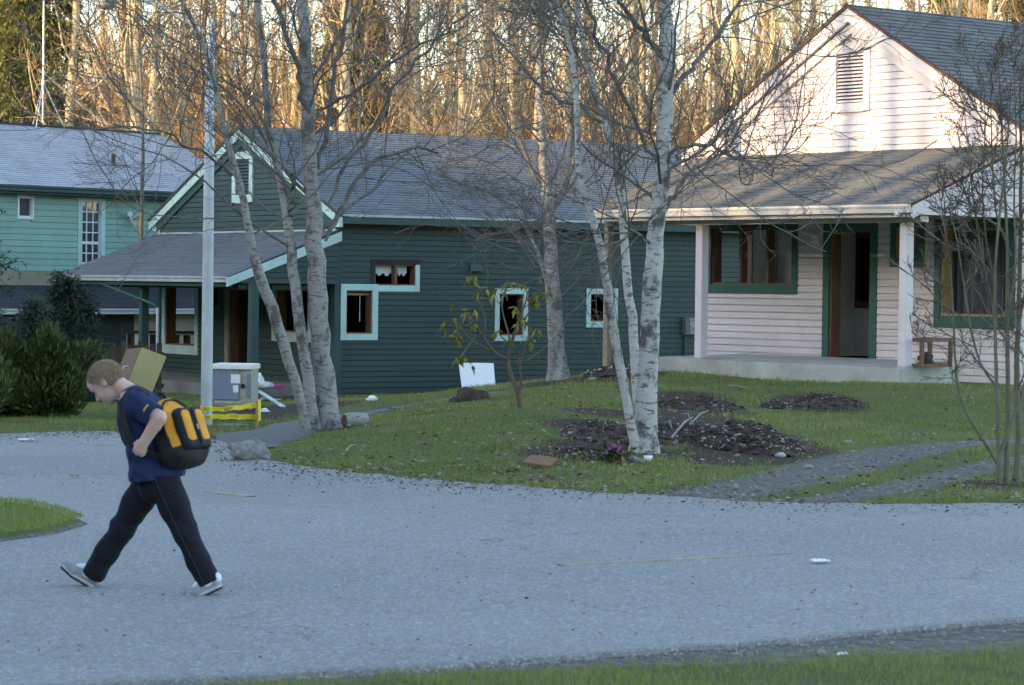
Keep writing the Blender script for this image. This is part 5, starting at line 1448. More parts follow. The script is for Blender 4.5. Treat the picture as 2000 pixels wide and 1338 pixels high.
pk = MB().box(-.1, .1, -.06, .06, 0, .075).build('magenta_box', mat('magenta_card', (.42, .03, .16), .5), None, on_porch(545, 752, -2.0), bevel=.01); tag(pk, 'small magenta box on the green porch slab', 'box')
tag(lump('white_rag', PAPER, None, gp(515, 805, .02), (.09, .06, .035), 7, 3, .5, .5), 'white rag on the bare ground beside the stake', 'rag')
tag(lump('white_rag', PAPER, None, gp(726, 783, .03), (.08, .06, .05), 8, 3, .5, .5), 'pale rag below the foundation vent of the green wall', 'rag')
tag(lump('flat_stone', STONE, None, gp(455, 833, .01), (.22, .15, .03), 14, 3, .2, .5), 'flat concrete scrap beside the lamp post', 'stone')
tag(lump('red_brick', mat('brick_red', (.2, .08, .05), .9), None, gp(412, 857, .02), (.07, .05, .04), 15, 1, .1, .8), 'broken red brick by the drive edge', 'brick')
# fence and railing left of the green porch
FW = mat('dark_fence_wood', (.06, .048, .035), .9, .4, 3, 40, .3, stretch=(5, 5, .6), objvar=.25)
fo_ = at(230, 700, 52); fz = gz(fo_.x, fo_.y)
fn = thing('wooden_fence', 'dark weathered board fence behind the evergreens', 'fence', (fo_.x, fo_.y, fz), -.12)
for i in range(13):
    x = -.62 + i * .115; o = MB().box(x, x + .1, -.012, .012, -.1, 1.08 + .05 * math.sin(i * 2.3)).build('board', FW, fn); o.rotation_euler = (0, random.uniform(-.02, .02), 0)
for z in (.25, .85): MB().box(-.65, .9, .014, .05, z, z + .08).build('rail', FW, fn)
fo_ = at(325, 690, 63.5); rz_ = at(325, 652, 63.5).z; rb = at(325, 692, 63.5).z
rl = thing('porch_railing', 'dark railing with pale balusters behind the green porch window', 'railing', (fo_.x, fo_.y, gz(fo_.x, fo_.y)), .2)
zb = gz(fo_.x, fo_.y)
for i in range(9):
    x = -1.0 + i * .26; MB().box(x, x + .09, -.02, .02, rb - zb - .1, rz_ - zb).build('baluster', WHITEP, rl)
MB().box(-1.05, 1.3, -.05, .03, rz_ - zb, rz_ - zb + .07).build('handrail', FW, rl)
MB().box(-1.05, 1.3, .03, .06, rb - zb - .5, rz_ - zb - .02).build('backing', FW, rl)
for x in (-1.0, 1.2): MB().box(x - .05, x + .05, -.055, .06, -.3, rz_ - zb + .1).build('post', FW, rl)

# crate on the pink porch
cz = .545; cxa = PINK.front(1783, 690, -1.75)[0]
cr = thing('wooden_crate', 'open brown wooden frame standing on the end of the pink porch', 'crate', PINK.w(cxa + .0, -2.0, cz), PINK.ang)
CW, CD, CH = .40, .62, .42
for x in (0, CW):
    for y in (0, CD):
        MB().box(x - .025, x + .025, y - .025, y + .025, 0, CH).build('post', WOOD, cr)
for z in (.0, CH - .05):
    for y in (0, CD): MB().box(.026, CW - .026, y - .02, y + .02, z, z + .05).build('rail', WOOD, cr)
    for x in (0, CW): MB().box(x - .02, x + .02, .026, CD - .026, z, z + .05).build('rail', WOOD, cr)
tag(lump('twig_bundle', FW, None, PINK.w(cxa + .22, -1.72, cz + .1), (.11, .1, .09), 22, 3, .9, .9), 'tangled brown bundle inside the wooden frame', 'bundle')
tag(lump('white_cup', PAPER, None, PINK.w(cxa + .1, -1.85, cz + .05), (.05, .045, .05), 23, 3, .2, .8), 'small white cup beside the brown bundle', 'cup')

# dug earth on the mound
def heap(name, label, px, py, rx_, ry_, h, seed, stones, sc=.02):
    g = gnd(px, py); rng = np.random.default_rng(seed)
    t = thing(name, label, 'soil pile', g)
    n = 56; V = []; Fc = []
    for j in range(n):
        for i in range(n):
            u, v = i / (n - 1) * 2 - 1, j / (n - 1) * 2 - 1
            r = math.hypot(u, v) * (1 + .25 * noise.noise(Vector((u * 1.6 + seed, v * 1.6, 0))))
            k = max(0, 1 - r ** 2.2)
            p3 = Vector((u * 5 + seed, v * 5, 1)); z = h * k * (1 + .45 * noise.noise(p3 * .6)) + k * (.05 * noise.noise(p3 * 1.6) + .035 * noise.noise(p3 * 4))
            x, y = u * rx_, v * ry_
            V.append((x, y, gz(g.x + x, g.y + y) - g.z + z - (.04 if r > .98 else 0)))
    for j in range(n - 1):
        for i in range(n - 1): Fc.append((j * n + i, j * n + i + 1, j * n + i + 1 + n, j * n + i + n))
    link('soil', pydata('soil', V, Fc), SOIL, t, smooth=True)
    VV = np.array(V).reshape(n, n, 3)
    if stones:
        base = bmesh.new(); bmesh.ops.create_icosphere(base, subdivisions=1, radius=1); bv = np.array([v.co[:] for v in base.verts]); bf = np.array([[l.vert.index for l in f.loops] for f in base.faces]); base.free()
        for nm, cnt, m, s0, s1 in (('stones', stones, PALESTONE, sc * .55, sc * 1.5), ('clods', stones * 2, SOIL, .012, .04)):
            a = rng.integers(3, n - 3, cnt); b = rng.integers(3, n - 3, cnt); 
            keep = np.hypot(a / (n - 1) * 2 - 1, b / (n - 1) * 2 - 1) < 1.02; a = a[keep]; b = b[keep]; c = len(a)
            p = VV[b, a] + np.c_[rng.uniform(-.5, .5, (c, 2)) * np.array([2 * rx_ / n, 2 * ry_ / n]), np.zeros(c)]
            s = rng.uniform(s0, s1, (c, 1)) * np.array([1, .8, .6]) * rng.uniform(.7, 1.3, (c, 3))
            vv = p[:, None] + (bv[None] * (1 + rng.normal(size=(c, len(bv), 1)) * .12)) * s[:, None] + np.array([0, 0, .004])
            q = bf[None] + (np.arange(c) * len(bv))[:, None, None]
            o = link(nm, np_mesh(nm, vv.reshape(-1, 3), q.reshape(-1, 3)), m, t); o['kind'] = 'stuff'
    return t
heap('soil_pile', 'long low heap of dark dug soil below the pink porch', 1368, 800, .62, .55, .13, 3, 90, .014)
heap('soil_pile', 'dark rounded soil heap on the grass before the pink doorway', 1610, 793, .5, .5, .13, 5, 70, .014)
heap('soil_pile', 'small soil spill beside the rounded heap', 1515, 796, .24, .3, .05, 7, 26, .014)
heap('soil_pile', 'stony dark soil heap spilling towards the gravel track', 1460, 872, .62, 1.0, .20, 9, 420, .017)
heap('soil_pile', 'torn dark earth behind the white birch foot', 1340, 852, .45, 1.3, .07, 11, 120, .016)
heap('soil_pile', 'scraped dark earth left of the white birch', 1180, 845, .48, 1.4, .05, 13, 90, .016)
heap('soil_pile', 'thin strip of scraped earth by the brown board', 1150, 890, .42, .45, .035, 15, 60, .014)
heap('soil_pile', 'small soil mound at the foot of the porch post', 1200, 732, .5, .5, .14, 17, 40, .03)
# pale roots and sticks by the heap
STICK = mat('grey_stick', (.27, .25, .23), .9, .3, 8, 60, .2)
for i, (a, b, r, lb) in enumerate([((1312, 866), (1352, 836), .016, 'thick pale root sticking from the torn earth'), ((1330, 820), (1350, 846), .010, 'thin pale root standing in the torn earth'), ((1345, 842), (1384, 822), .013, 'pale forked root across the torn earth'), ((1296, 838), (1312, 860), .012, 'short pale stick lying in the torn earth')]):
    pa, pb = gp(*a, .06), gp(*b, .12); mid = (pa + pb) / 2 + Vector((.02, .0, .05))
    o = MB().tube([pa - pa, (mid - pa), (pb - pa)], [r, r * .8, r * .4], 7).build('root_stick', STICK, None, pa, smooth=True); tag(o, lb, 'stick')
for i, (a, b, lb) in enumerate([((1424, 757), (1462, 765), 'long thin stick on the grass by the porch'), ((675, 887), (695, 876), 'short pale stick on the grass slope'), ((1657, 920), (1678, 930), 'bent thin stick on the gravel track')]):
    pa, pb = gp(*a, .03), gp(*b, .04); o = MB().tube([pa - pa, (pb - pa) * .5 + Vector((0, 0, .02)), pb - pa], [.009, .008, .005], 6).build('stick', STICK, None, pa); tag(o, lb, 'stick')
# brown board on the slope
g = gnd(1055, 912)
bo = MB().box(-.13, .13, -.16, .16, 0, .025).build('wood_board', mat('red_brown_board', (.24, .12, .07), .8, .25, 3, 60, .2), None, g + Vector((0, .05, .03)), bevel=.004); bo.rotation_euler = (.16, .1, -.25); tag(bo, 'square red brown board on the grass slope', 'board')
# bouquet in a tipped pot
g = gnd(1210, 908)
pt = thing('flower_pot', 'tipped tan pot of purple flowers at the foot of the white birch', 'flower pot', g, .0)
T = Matrix.Translation((0, 0, .045)) @ Matrix.Rotation(math.radians(62), 4, 'X') @ Matrix.Rotation(math.radians(-24), 4, 'Y')
MB().lathe([(.0, -.05), (.036, -.05), (.046, .04), (.05, .045), (.05, .055), (.04, .055), (.038, .03), (0, .03)], 16, T).build('pot', mat('tan_pot', (.42, .26, .14), .7, .12), pt, smooth=True)
rng = np.random.default_rng(2); c0 = T @ Vector((0, 0, .07)); c0 = np.array(at(1198, 888, g.y + .02) - g)
P_ = c0 + rng.normal(size=(420, 3)) * np.array([.055, .05, .04]); D_ = norm(P_ - c0 + np.array([0, 0, .05]) + rng.normal(size=P_.shape) * .04)
v, q = leaves(P_, D_, norm(rng.normal(size=P_.shape)), .05, .02); me = np_mesh('greenery', v, q); set_tint(me, rng.random(len(q))); link('greenery', me, leaf_mat('bouquet_leaf', (.02, .05, .015), (.06, .11, .03)), pt)['kind'] = 'stuff'
PUR = leaf_mat('purple_petal', (.30, .05, .22), (.55, .25, .48), .6, .3)
fl = []
for k in range(26):
    a = rng.uniform(0, math.pi); cc = c0 + np.array([.105 * math.cos(a) * rng.uniform(.6, 1), rng.uniform(-.09, .0), .085 * math.sin(a) * rng.uniform(.5, 1) + .01]) ; m_ = 9
    th = np.arange(m_) * 2 * np.pi / m_; d = norm(np.c_[np.cos(th), -np.ones(m_) * .5, np.sin(th)])
    fl.append(leaves(np.repeat(cc[None], m_, 0), d, np.repeat(np.array([[0, -1., 0]]), m_, 0), .022, .014, .0))
v, q = join(fl); me = np_mesh('petals', v, q); set_tint(me, np.repeat(rng.random(26), 9)); link('petals', me, PUR, pt)['kind'] = 'stuff'
# candle jar and stones at the birch foot
g = gnd(1266, 903); cj = MB().tube([(-.04, 0, .03), (.04, .01, .03)], .03, 14).build('candle_jar', SHINYW, None, g, smooth=False); tag(cj, 'white cylinder lying at the foot of the white birch', 'jar')
for i, (px, py, s_, lb) in enumerate([(1238, 905, .085, 'dark flat stone beside the flower pot'), (1294, 903, .032, 'small pale stone right of the white cylinder'), (1281, 912, .04, 'bluish grey stone before the white cylinder'), (1158, 742, .06, 'pale stone at the foot of the porch post soil'), (1524, 893, .06, 'long pale stone at the heap foot'), (1578, 915, .055, 'pale stone on the gravel track edge'), (1655, 866, .05, 'flat pale stone on the grass above the track')]):
    tag(lump('loose_stone', STONE if i in (0, 2) else PALESTONE, None, gnd(px, py) + Vector((0, 0, s_ * .25)), (s_, s_ * .8, s_ * .5), 30 + i, 2, .25, .6), lb, 'stone')
g = gnd(1603, 1283); tag(lump('loose_stone', PALESTONE, None, g + Vector((0, 0, .015)), (.022, .02, .018), 44, 3, .12, .8), 'round pale stone in the near verge grass', 'stone')
# litter on the road
def crumple(px, py, sx, sy, seed, m, name, label, cat, rz=0):
    g = gnd(px, py) + Vector((0, 0, .026)); n = 7; V = []; Fc = []
    for j in range(n):
        for i in range(n):
            u, v = i / (n - 1) - .5, j / (n - 1) - .5
            V.append((u * sx * (1 + .3 * noise.noise(Vector((v * 3, seed, 0)))), v * sy, .012 + .03 * abs(noise.noise(Vector((u * 4, v * 4, seed))))))
    for j in range(n - 1):
        for i in range(n - 1): Fc.append((j * n + i, j * n + i + 1, j * n + i + 1 + n, j * n + i + n))
    o = link(name, pydata(name, V, Fc), m, None, g); o.rotation_euler = (0, 0, rz); so = o.modifiers.new('thick', 'SOLIDIFY'); so.thickness = .001
    return tag(o, label, cat)
crumple(1600, 1109, .10, .09, 3, PAPER, 'paper_scrap', 'torn white paper lying on the road by the yellow line', 'paper', .3)
crumple(148, 939, .09, .07, 5, mat('orange_wrapper', (.55, .25, .08), .5), 'wrapper', 'small orange wrapper on the road behind the walker', 'wrapper')
crumple(52, 866, .16, .1, 6, PAPER, 'paper_scrap', 'white paper scrap on the drive before the laurel bush', 'paper')
BLUE = mat('blue_plastic', (.03, .10, .55), .4)
crumple(38, 997, .05, .04, 7, BLUE, 'plastic_scrap', 'blue plastic scrap on the far edge of the grass island', 'scrap')
crumple(153, 1029, .04, .04, 8, BLUE, 'plastic_scrap', 'blue plastic scrap at the tip of the grass island', 'scrap')
crumple(1122, 931, .03, .03, 9, BLUE, 'plastic_scrap', 'tiny blue plastic scrap on the grass slope', 'scrap')
crumple(1645, 1297, .05, .03, 10, PAPER, 'paper_scrap', 'small pale paper scrap in the near verge grass', 'paper')

# ------------------------------------------------------------------ grass, leaves, grit
rng = np.random.default_rng(77)
GRASS = leaf_mat('grass_blade', (.09, .145, .025), (.36, .385, .11), .6, .35)
STRAW = leaf_mat('straw_blade', (.17, .15, .08), (.42, .34, .2), .8, .2)
def lawn_ok(x, y, strict=1.0):
    ok = y > yfar(x) + .03
    ok &= dist_line(x, y, PATH) > .60
    a, b = house_xy(PINK, x, y); ok &= ~((a > 0) & (a < 7.1) & (b > -2.33) & (b < 13))
    a, b = house_xy(GREEN, x, y); ok &= ~((a > -.1) & (a < GW + .1) & (b > -2.35) & (b < 16))
    return ok
def blades(name, x, y, z, h, w, mt, tint, kind=True):
    n = len(x); a = rng.uniform(0, 2 * np.pi, n); l = rng.uniform(.1, .7, n) * h
    b = rng.uniform(0, 2 * np.pi, n)
    P = np.c_[x, y, z]; S = np.c_[np.cos(b), np.sin(b) * .3, np.zeros(n)] * (w / 2)[:, None]
    tip = P + np.c_[np.cos(a) * l, np.sin(a) * l, h]
    V = np.stack([P - S, P + S, tip], 1).reshape(-1, 3)
    me = np_mesh(name, V, np.arange(3 * n).reshape(-1, 3)); set_tint(me, tint)
    return me
def fbm(x, y, s, seed=0):
    v = 0
    for k, a in ((1, 1), (2.1, .6), (4.3, .4)):
        v = v + a * np.sin(x * s * k + 1.7 * np.sin(y * s * k * .8 + seed)) * np.cos(y * s * k * 1.1 + 1.3 * np.sin(x * s * k * .9 + seed * 2))
    return v
N = 430000
px = rng.uniform(-30, 2030, N); d = rng.uniform(20.5, 58, N)
x = (px - CX) / F * d; y = d
dm, gm = masks(x, y)
cov = fbm(x, y, 1.1, 3)
keep = lawn_ok(x, y) & (rng.random(N) > np.clip(dm * 1.5 - .35, 0, 1)) & (rng.random(N) > np.clip(gm * 1.6 - .3, 0, .97)) & (rng.random(N) < .55 + .42 * cov)
x, y, cov, gm = x[keep], y[keep], cov[keep], gm[keep]; z = gz_arr(x, y) - .004
n = len(x); h = rng.uniform(.02, .055, n) * np.clip(1 + .75 * fbm(x, y, 2.3, 1), .35, 2.3) * np.where(gm > .3, .7, 1); w = .0075 * y / 25 * rng.uniform(.7, 1.4, n)
pick = rng.random(n) < .16 + .12 * np.clip(-cov, 0, 1)
tint = np.clip(.42 + .28 * fbm(x, y, .8, 5) * .6 + rng.uniform(-.3, .3, n), 0, 1)
for nm, k, m in (('lawn_grass', ~pick, GRASS), ('dry_grass', pick, STRAW)):
    o = link(nm, blades(nm, x[k], y[k], z[k], h[k], w[k], m, tint[k]), m); tag(o, 'short patchy winter grass on the lawn' if m is GRASS else 'dry straw blades through the lawn', 'grass', kind='stuff')
# near verge and island
N = 60000
xv = rng.uniform(-2.2, 3.4, N); yv = ynear(xv) - .10 - rng.random(N) ** 1.2 * 2.6
bare = np.clip(1.9 - 1.7 * (ynear(xv) - yv) / (.13 + .36 * np.clip(xv + .2, 0, 3)), 0, .985)
keep = (rng.random(N) > bare) & (rng.random(N) < .7 + .3 * fbm(xv, yv, 2.2, 2)); xv, yv = xv[keep], yv[keep]; n = len(xv)
hv = rng.uniform(.02, .055, n) * (1 + .4 * fbm(xv, yv, 3, 4)); hv = np.clip(hv, .012, .1)
pick = rng.random(n) < .22
for nm, k, m in (('verge_grass', ~pick, GRASS), ('dry_verge_grass', pick, STRAW)):
    o = link(nm, blades(nm, xv[k], yv[k], gz_arr(xv[k], yv[k]) - .003, hv[k], np.full(k.sum(), .0048), m, np.clip(.6 + rng.uniform(-.35, .35, k.sum()), 0, 1)), m); tag(o, 'grass of the near verge' if m is GRASS else 'dry blades in the near verge grass', 'grass', kind='stuff')
N = 50000; xi = rng.uniform(-6, -2.7, N); yi = rng.uniform(16.5, 21, N); sc = .975
keep = in_poly((xi - c[0]) / sc + c[0], (yi - c[1]) / sc + c[1], ISLAND) if False else in_poly(xi, yi, ISLAND.mean(0) + (ISLAND - ISLAND.mean(0)) * .97)
xi, yi = xi[keep], yi[keep]; n = len(xi)
o = link('island_grass', blades('island_grass', xi, yi, np.full(n, .07), rng.uniform(.015, .04, n), np.full(n, .006), GRASS, np.clip(.6 + rng.uniform(-.35, .35, n), 0, 1)), GRASS); tag(o, 'short mossy grass of the island at the bend', 'grass', kind='stuff')

def scatter_leaves(name, label, x, y, z, size, mt, tint):
    n = len(x); a = rng.uniform(0, 6.28, n); P = np.c_[x, y, z]; D = norm(np.c_[np.cos(a), np.sin(a), rng.uniform(-.1, .45, n)])
    v, q = leaves(P, D, norm(np.c_[rng.normal(size=(n, 2)) * .5, np.ones(n)]), size, size * .6, .35); me = np_mesh(name, v, q); set_tint(me, tint)
    return tag(link(name, me, mt), label, 'leaves', kind='stuff')
FALL = leaf_mat('fallen_leaf', (.09, .065, .05), (.34, .28, .24), .85, .1)
N = 42000
px = rng.uniform(380, 2000, N); d = rng.uniform(20.8, 40, N); x = (px - CX) / F * d; y = d
dens = .10 + .55 * np.exp(-((y - yfar(x)) / 1.3) ** 2) + .5 * np.exp(-(((px - 1120) / 190) ** 2 + ((d - 25.5) / 3.2) ** 2)) + .25 * (fbm(x, y, 1.6, 7) > .6)
k = lawn_ok(x, y) & (rng.random(N) < dens * .38); x, y = x[k], y[k]
scatter_leaves('fallen_leaves', 'curled brown leaves scattered on the lawn', x, y, gz_arr(x, y) + rng.uniform(.015, .05, len(x)), rng.uniform(.025, .07, len(x)), FALL, rng.random(len(x)))
N = 5200
x = rng.uniform(-9, 4.6, N); off = np.abs(rng.normal(size=N)) * .55; y = yfar(x) - off * (1 + .5 * (x < -1.5)); k = rng.random(N) < .35 + .5 * (x < 0); x, y = x[k], y[k]
scatter_leaves('road_litter', 'brown needles and leaf crumbs along the road edge', x, y, gz_arr(x, y) + .027, rng.uniform(.012, .045, len(x)), FALL, rng.random(len(x)) * .6)
N = 420; px = rng.uniform(-20, 2020, N); py = rng.uniform(880, 1300, N); g3 = np.array([(ray(a, b_)[0] / -ray(a, b_)[2] * CAMZ, ray(a, b_)[1] / -ray(a, b_)[2] * CAMZ) for a, b_ in zip(px, py)])
x, y = g3[:, 0], g3[:, 1]; k = (y < yfar(x)) & (y > ynear(x) + .1); x, y = x[k], y[k]
scatter_leaves('road_specks', 'scattered dark crumbs on the asphalt', x, y, np.full(len(x), .026), rng.uniform(.008, .03, len(x)), FALL, rng.random(len(x)) * .35)
# pebbles along tracks and edges
base = bmesh.new(); bmesh.ops.create_icosphere(base, subdivisions=1, radius=1); bv = np.array([v.co[:] for v in base.verts]); bf = np.array([[l.vert.index for l in f.loops] for f in base.faces]); base.free()
N = 9000; px = rng.uniform(1050, 2030, N); d = rng.uniform(21, 34, N); x = (px - CX) / F * d; y = d; dm, gm = masks(x, y)
k = (rng.random(N) < np.maximum(np.clip(gm - .35, 0, 1), .12 * (dm > .3)) * .5) & lawn_ok(x, y); x, y = x[k], y[k]
xn = rng.uniform(-1.5, 3.2, 700); yn = ynear(xn) - np.abs(rng.normal(size=700)) * (.05 + .12 * np.clip(xn, 0, 3)); x = np.r_[x, xn]; y = np.r_[y, yn]; n = len(x)
s = np.r_[rng.uniform(.004, .017, n - 700) , rng.uniform(.003, .011, 700)][:, None] * np.array([1, .85, .6]) * rng.uniform(.7, 1.3, (n, 3))
vv = np.c_[x, y, gz_arr(x, y) + .003][:, None] + bv[None] * s[:, None]; q = bf[None] + (np.arange(n) * len(bv))[:, None, None]
tag(link('pebbles', np_mesh('pebbles', vv.reshape(-1, 3), q.reshape(-1, 3)), PALESTONE), 'loose pale pebbles along the tracks and road edges', 'pebbles', kind='stuff')
# ------------------------------------------------------------------ the walker: smooth solids turned into surfaces
class SDF:
    def __init__(s, lo, hi, h):
        s.lo = np.array(lo, float); s.h = h; s.n = np.ceil((np.array(hi) - s.lo) / h).astype(int) + 1
        s.f = np.full(s.n, 1.0, np.float32)
    def _region(s, lo, hi):
        a = np.maximum(np.floor((np.array(lo) - s.lo) / s.h).astype(int), 0); b = np.minimum(np.ceil((np.array(hi) - s.lo) / s.h).astype(int) + 1, s.n)
        ax = [s.lo[i] + np.arange(a[i], b[i]) * s.h for i in range(3)]
        G = np.stack(np.meshgrid(*ax, indexing='ij'), -1)
        return tuple(slice(a[i], b[i]) for i in range(3)), G
    def _put(s, sl, d, k, op):
        f = s.f[sl]
        if op == 'u':
            if k > 0:
                hh = np.clip(.5 + .5 * (f - d) / k, 0, 1); s.f[sl] = f * (1 - hh) + d * hh - k * hh * (1 - hh)
            else: s.f[sl] = np.minimum(f, d)
        else:
            if k > 0:
                hh = np.clip(.5 - .5 * (f + d) / k, 0, 1); s.f[sl] = f * (1 - hh) - d * hh + k * hh * (1 - hh)
            else: s.f[sl] = np.maximum(f, -d)
    def cone(s, a, b, ra, rb, k=.01, lat=None, ls=1.0, op='u'):
        """tapered capsule; lat/ls squeeze (ls<1 widens along lat)"""
        a = np.array(a, float); b = np.array(b, float); m = max(ra, rb) / min(ls, 1) + k + .04
        sl, G = s._region(np.minimum(a, b) - m, np.maximum(a, b) + m)
        q = G - a; e = b - a
        if lat is not None:
            l = np.array(lat); q = q + (q @ l)[..., None] * l * (ls - 1); e = e + (e @ l) * l * (ls - 1)
        t = np.clip((q @ e) / (e @ e), 0, 1)
        d = np.linalg.norm(q - t[..., None] * e, axis=-1) - (ra + (rb - ra) * t)
        s._put(sl, d.astype(np.float32), k, op); return s
    def chain(s, P, R, k=.01, **kw):
        for i in range(len(P) - 1): s.cone(P[i], P[i + 1], R[i], R[i + 1], k, **kw)
        return s
    def ell(s, c, ax, r, k=.01, op='u'):
        """ellipsoid: centre, 3 axes (rows), radii"""
        c = np.array(c, float); ax = np.array([np.array(v) for v in ax]); r = np.array(r); m = r.max() + k + .04
        sl, G = s._region(c - m, c + m); q = (G - c) @ ax.T; l = np.linalg.norm(q / r, axis=-1); g = np.linalg.norm(q / (r * r), axis=-1)
        d = l * (l - 1) / np.maximum(g, 1e-6); s._put(sl, d.astype(np.float32), k, op); return s
    def box(s, c, ax, r, rnd, k=.0, op='u'):
        c = np.array(c, float); ax = np.array([np.array(v) for v in ax]); r = np.array(r); m = np.linalg.norm(r) + k + .03
        sl, G = s._region(c - m, c + m); q = np.abs((G - c) @ ax.T) - (r - rnd)
        d = np.linalg.norm(np.maximum(q, 0), axis=-1) + np.minimum(q.max(-1), 0) - rnd; s._put(sl, d.astype(np.float32), k, op); return s
    def cut(s, p, n):
        """keep the side that n points away from"""
        sl, G = s._region(s.lo, s.lo + (s.n - 1) * s.h); n = np.array(n, float); n /= np.linalg.norm(n)
        d = (G - np.array(p)) @ n; s.f = np.maximum(s.f, d.astype(np.float32)); return s
    def ripple(s, fn):
        sl, G = s._region(s.lo, s.lo + (s.n - 1) * s.h); s.f = s.f + fn(G).astype(np.float32); return s
    def mesh(s, name, off):
        f = s.f; g = f < 0; nx, ny, nz = f.shape
        C = lambda a, i, j, k: a[i:nx - 1 + i, j:ny - 1 + j, k:nz - 1 + k]
        cnt = np.zeros((nx - 1, ny - 1, nz - 1), np.int8)
        for i in (0, 1):
            for j in (0, 1):
                for k in (0, 1): cnt += C(g, i, j, k)
        act = (cnt > 0) & (cnt < 8); ci = np.argwhere(act); idx = np.full(act.shape, -1, np.int32); idx[act] = np.arange(len(ci))
        acc = np.zeros((len(ci), 3)); num = np.zeros(len(ci))
        for a in range(3):
            o1, o2 = [x for x in range(3) if x != a]
            for u in (0, 1):
                for v in (0, 1):
                    p = ci.copy(); p[:, o1] += u; p[:, o2] += v; q = p.copy(); q[:, a] += 1
                    fa = f[p[:, 0], p[:, 1], p[:, 2]]; fb = f[q[:, 0], q[:, 1], q[:, 2]]; m = (fa < 0) != (fb < 0)
                    t = np.where(m, fa / np.where(m, fa - fb, 1), 0); e = p.astype(float); e[:, a] += t
                    acc[m] += e[m]; num[m] += 1
        V = s.lo + acc / num[:, None] * s.h
        Q = []
        for a in range(3):
            o1, o2 = [(1, 2), (2, 0), (0, 1)][a]
            sl0 = [slice(None)] * 3; sl1 = [slice(None)] * 3; sl0[a] = slice(0, -1); sl1[a] = slice(1, None)
            ch = g[tuple(sl0)] != g[tuple(sl1)]; e = np.argwhere(ch)
            e = e[(e[:, o1] > 0) & (e[:, o2] > 0) & (e[:, o1] < f.shape[o1] - 1) & (e[:, o2] < f.shape[o2] - 1)]
            fl = g[e[:, 0], e[:, 1], e[:, 2]]
            def cell(du, dv):
                p = e.copy(); p[:, o1] -= du; p[:, o2] -= dv; return idx[p[:, 0], p[:, 1], p[:, 2]]
            q = np.c_[cell(1, 1), cell(0, 1), cell(0, 0), cell(1, 0)]; q[~fl] = q[~fl][:, ::-1]; Q.append(q)
        Q = np.vstack(Q); Q = Q[(Q >= 0).all(1)]
        # one light smoothing pass
        for _ in range(1):
            S = np.zeros_like(V); n_ = np.zeros(len(V))
            for i in range(4):
                np.add.at(S, Q[:, i], V[Q[:, (i + 1) % 4]] + V[Q[:, (i + 3) % 4]]); np.add.at(n_, Q[:, i], 2)
            V = V * .5 + .5 * S / np.maximum(n_, 1)[:, None]
        return np_mesh(name, V - np.array(off), Q, True)

D0 = 14.7
def K(px, py, y=0.0): return np.array(at(px, py, D0 + y))
yaw = math.radians(17)
Hd = np.array([-math.cos(yaw), math.sin(yaw), 0]); Lt = np.array([-math.sin(yaw), -math.cos(yaw), 0]); Up = np.array([0, 0, 1.])
ORG = K(300, 1162); ORG[2] = .022
SKIN = mat('fair_skin', (.56, .36, .28), .55, .06, 9, 120, .05)
def skin_mat():
    m, nt, bs = nodes('fair_skin_soft'); n = noise_tex(nt, 14, 3, .5)
    c = mixc(nt, ramp(nt, n, [(.35, 0.), (.7, 1.)]), (.58, .385, .31), (.62, .36, .30)); nt.links.new(c, bs.inputs['Base Color'])
    bs.inputs['Roughness'].default_value = .5; bs.inputs['Subsurface Weight'].default_value = .12; bs.inputs['Subsurface Radius'].default_value = (.01, .004, .002)
    return m
SKIN = skin_mat()
boy = thing('person', 'boy in navy shirt and dark jeans striding with bowed head and a backpack', 'person', tuple(ORG))

# joints
pel = K(306, 922); chest = K(272, 815, 0); nb = K(251, 766, .0)
hipL, hipR = K(318, 935, -.06), K(296, 935, .07)
kneeL, ankL = K(363, 1042, -.10), K(408, 1136, -.13)
kneeR, ankR = K(241, 1028, .13), K(182, 1122, .19)
shL, shR = K(266, 787, -.15), K(262, 785, .15)
elL, wrL = K(311, 816, -.235), K(283, 861, -.215)
elR, wrR = K(303, 835, .22), K(276, 866, .17)
hc = K(207, 743, .0)                      # skull centre
ph_ = math.radians(46); Fh = Hd * math.cos(ph_) - Up * math.sin(ph_); Uh = Hd * math.sin(ph_) + Up * math.cos(ph_)
def hd(f, u, l=0.0): return hc + Fh * f + Uh * u + Lt * l
AX = (Fh, Uh, Lt)

S = SDF(ORG + np.array([-.62, -.5, -.05]), ORG + np.array([.55, .5, 1.36]), .0046)
# torso and legs (under the clothes)
S.chain([pel, K(292, 870), chest, K(258, 780)], [.095, .085, .09, .07], .03, lat=Lt, ls=.72)
for h_, k_, a_ in ((hipL, kneeL, ankL), (hipR, kneeR, ankR)): S.chain([h_, k_, a_], [.065, .05, .035], .02)
# arms
for sh, el, wr in ((shL, elL, wrL), (shR, elR, wrR)): S.chain([sh, el, wr], [.045, .038, .027], .012)
S.cone(elL, wrL, .036, .026, .01); S.ell(elL * .7 + wrL * .3, np.eye(3), (.037, .037, .037), .01)
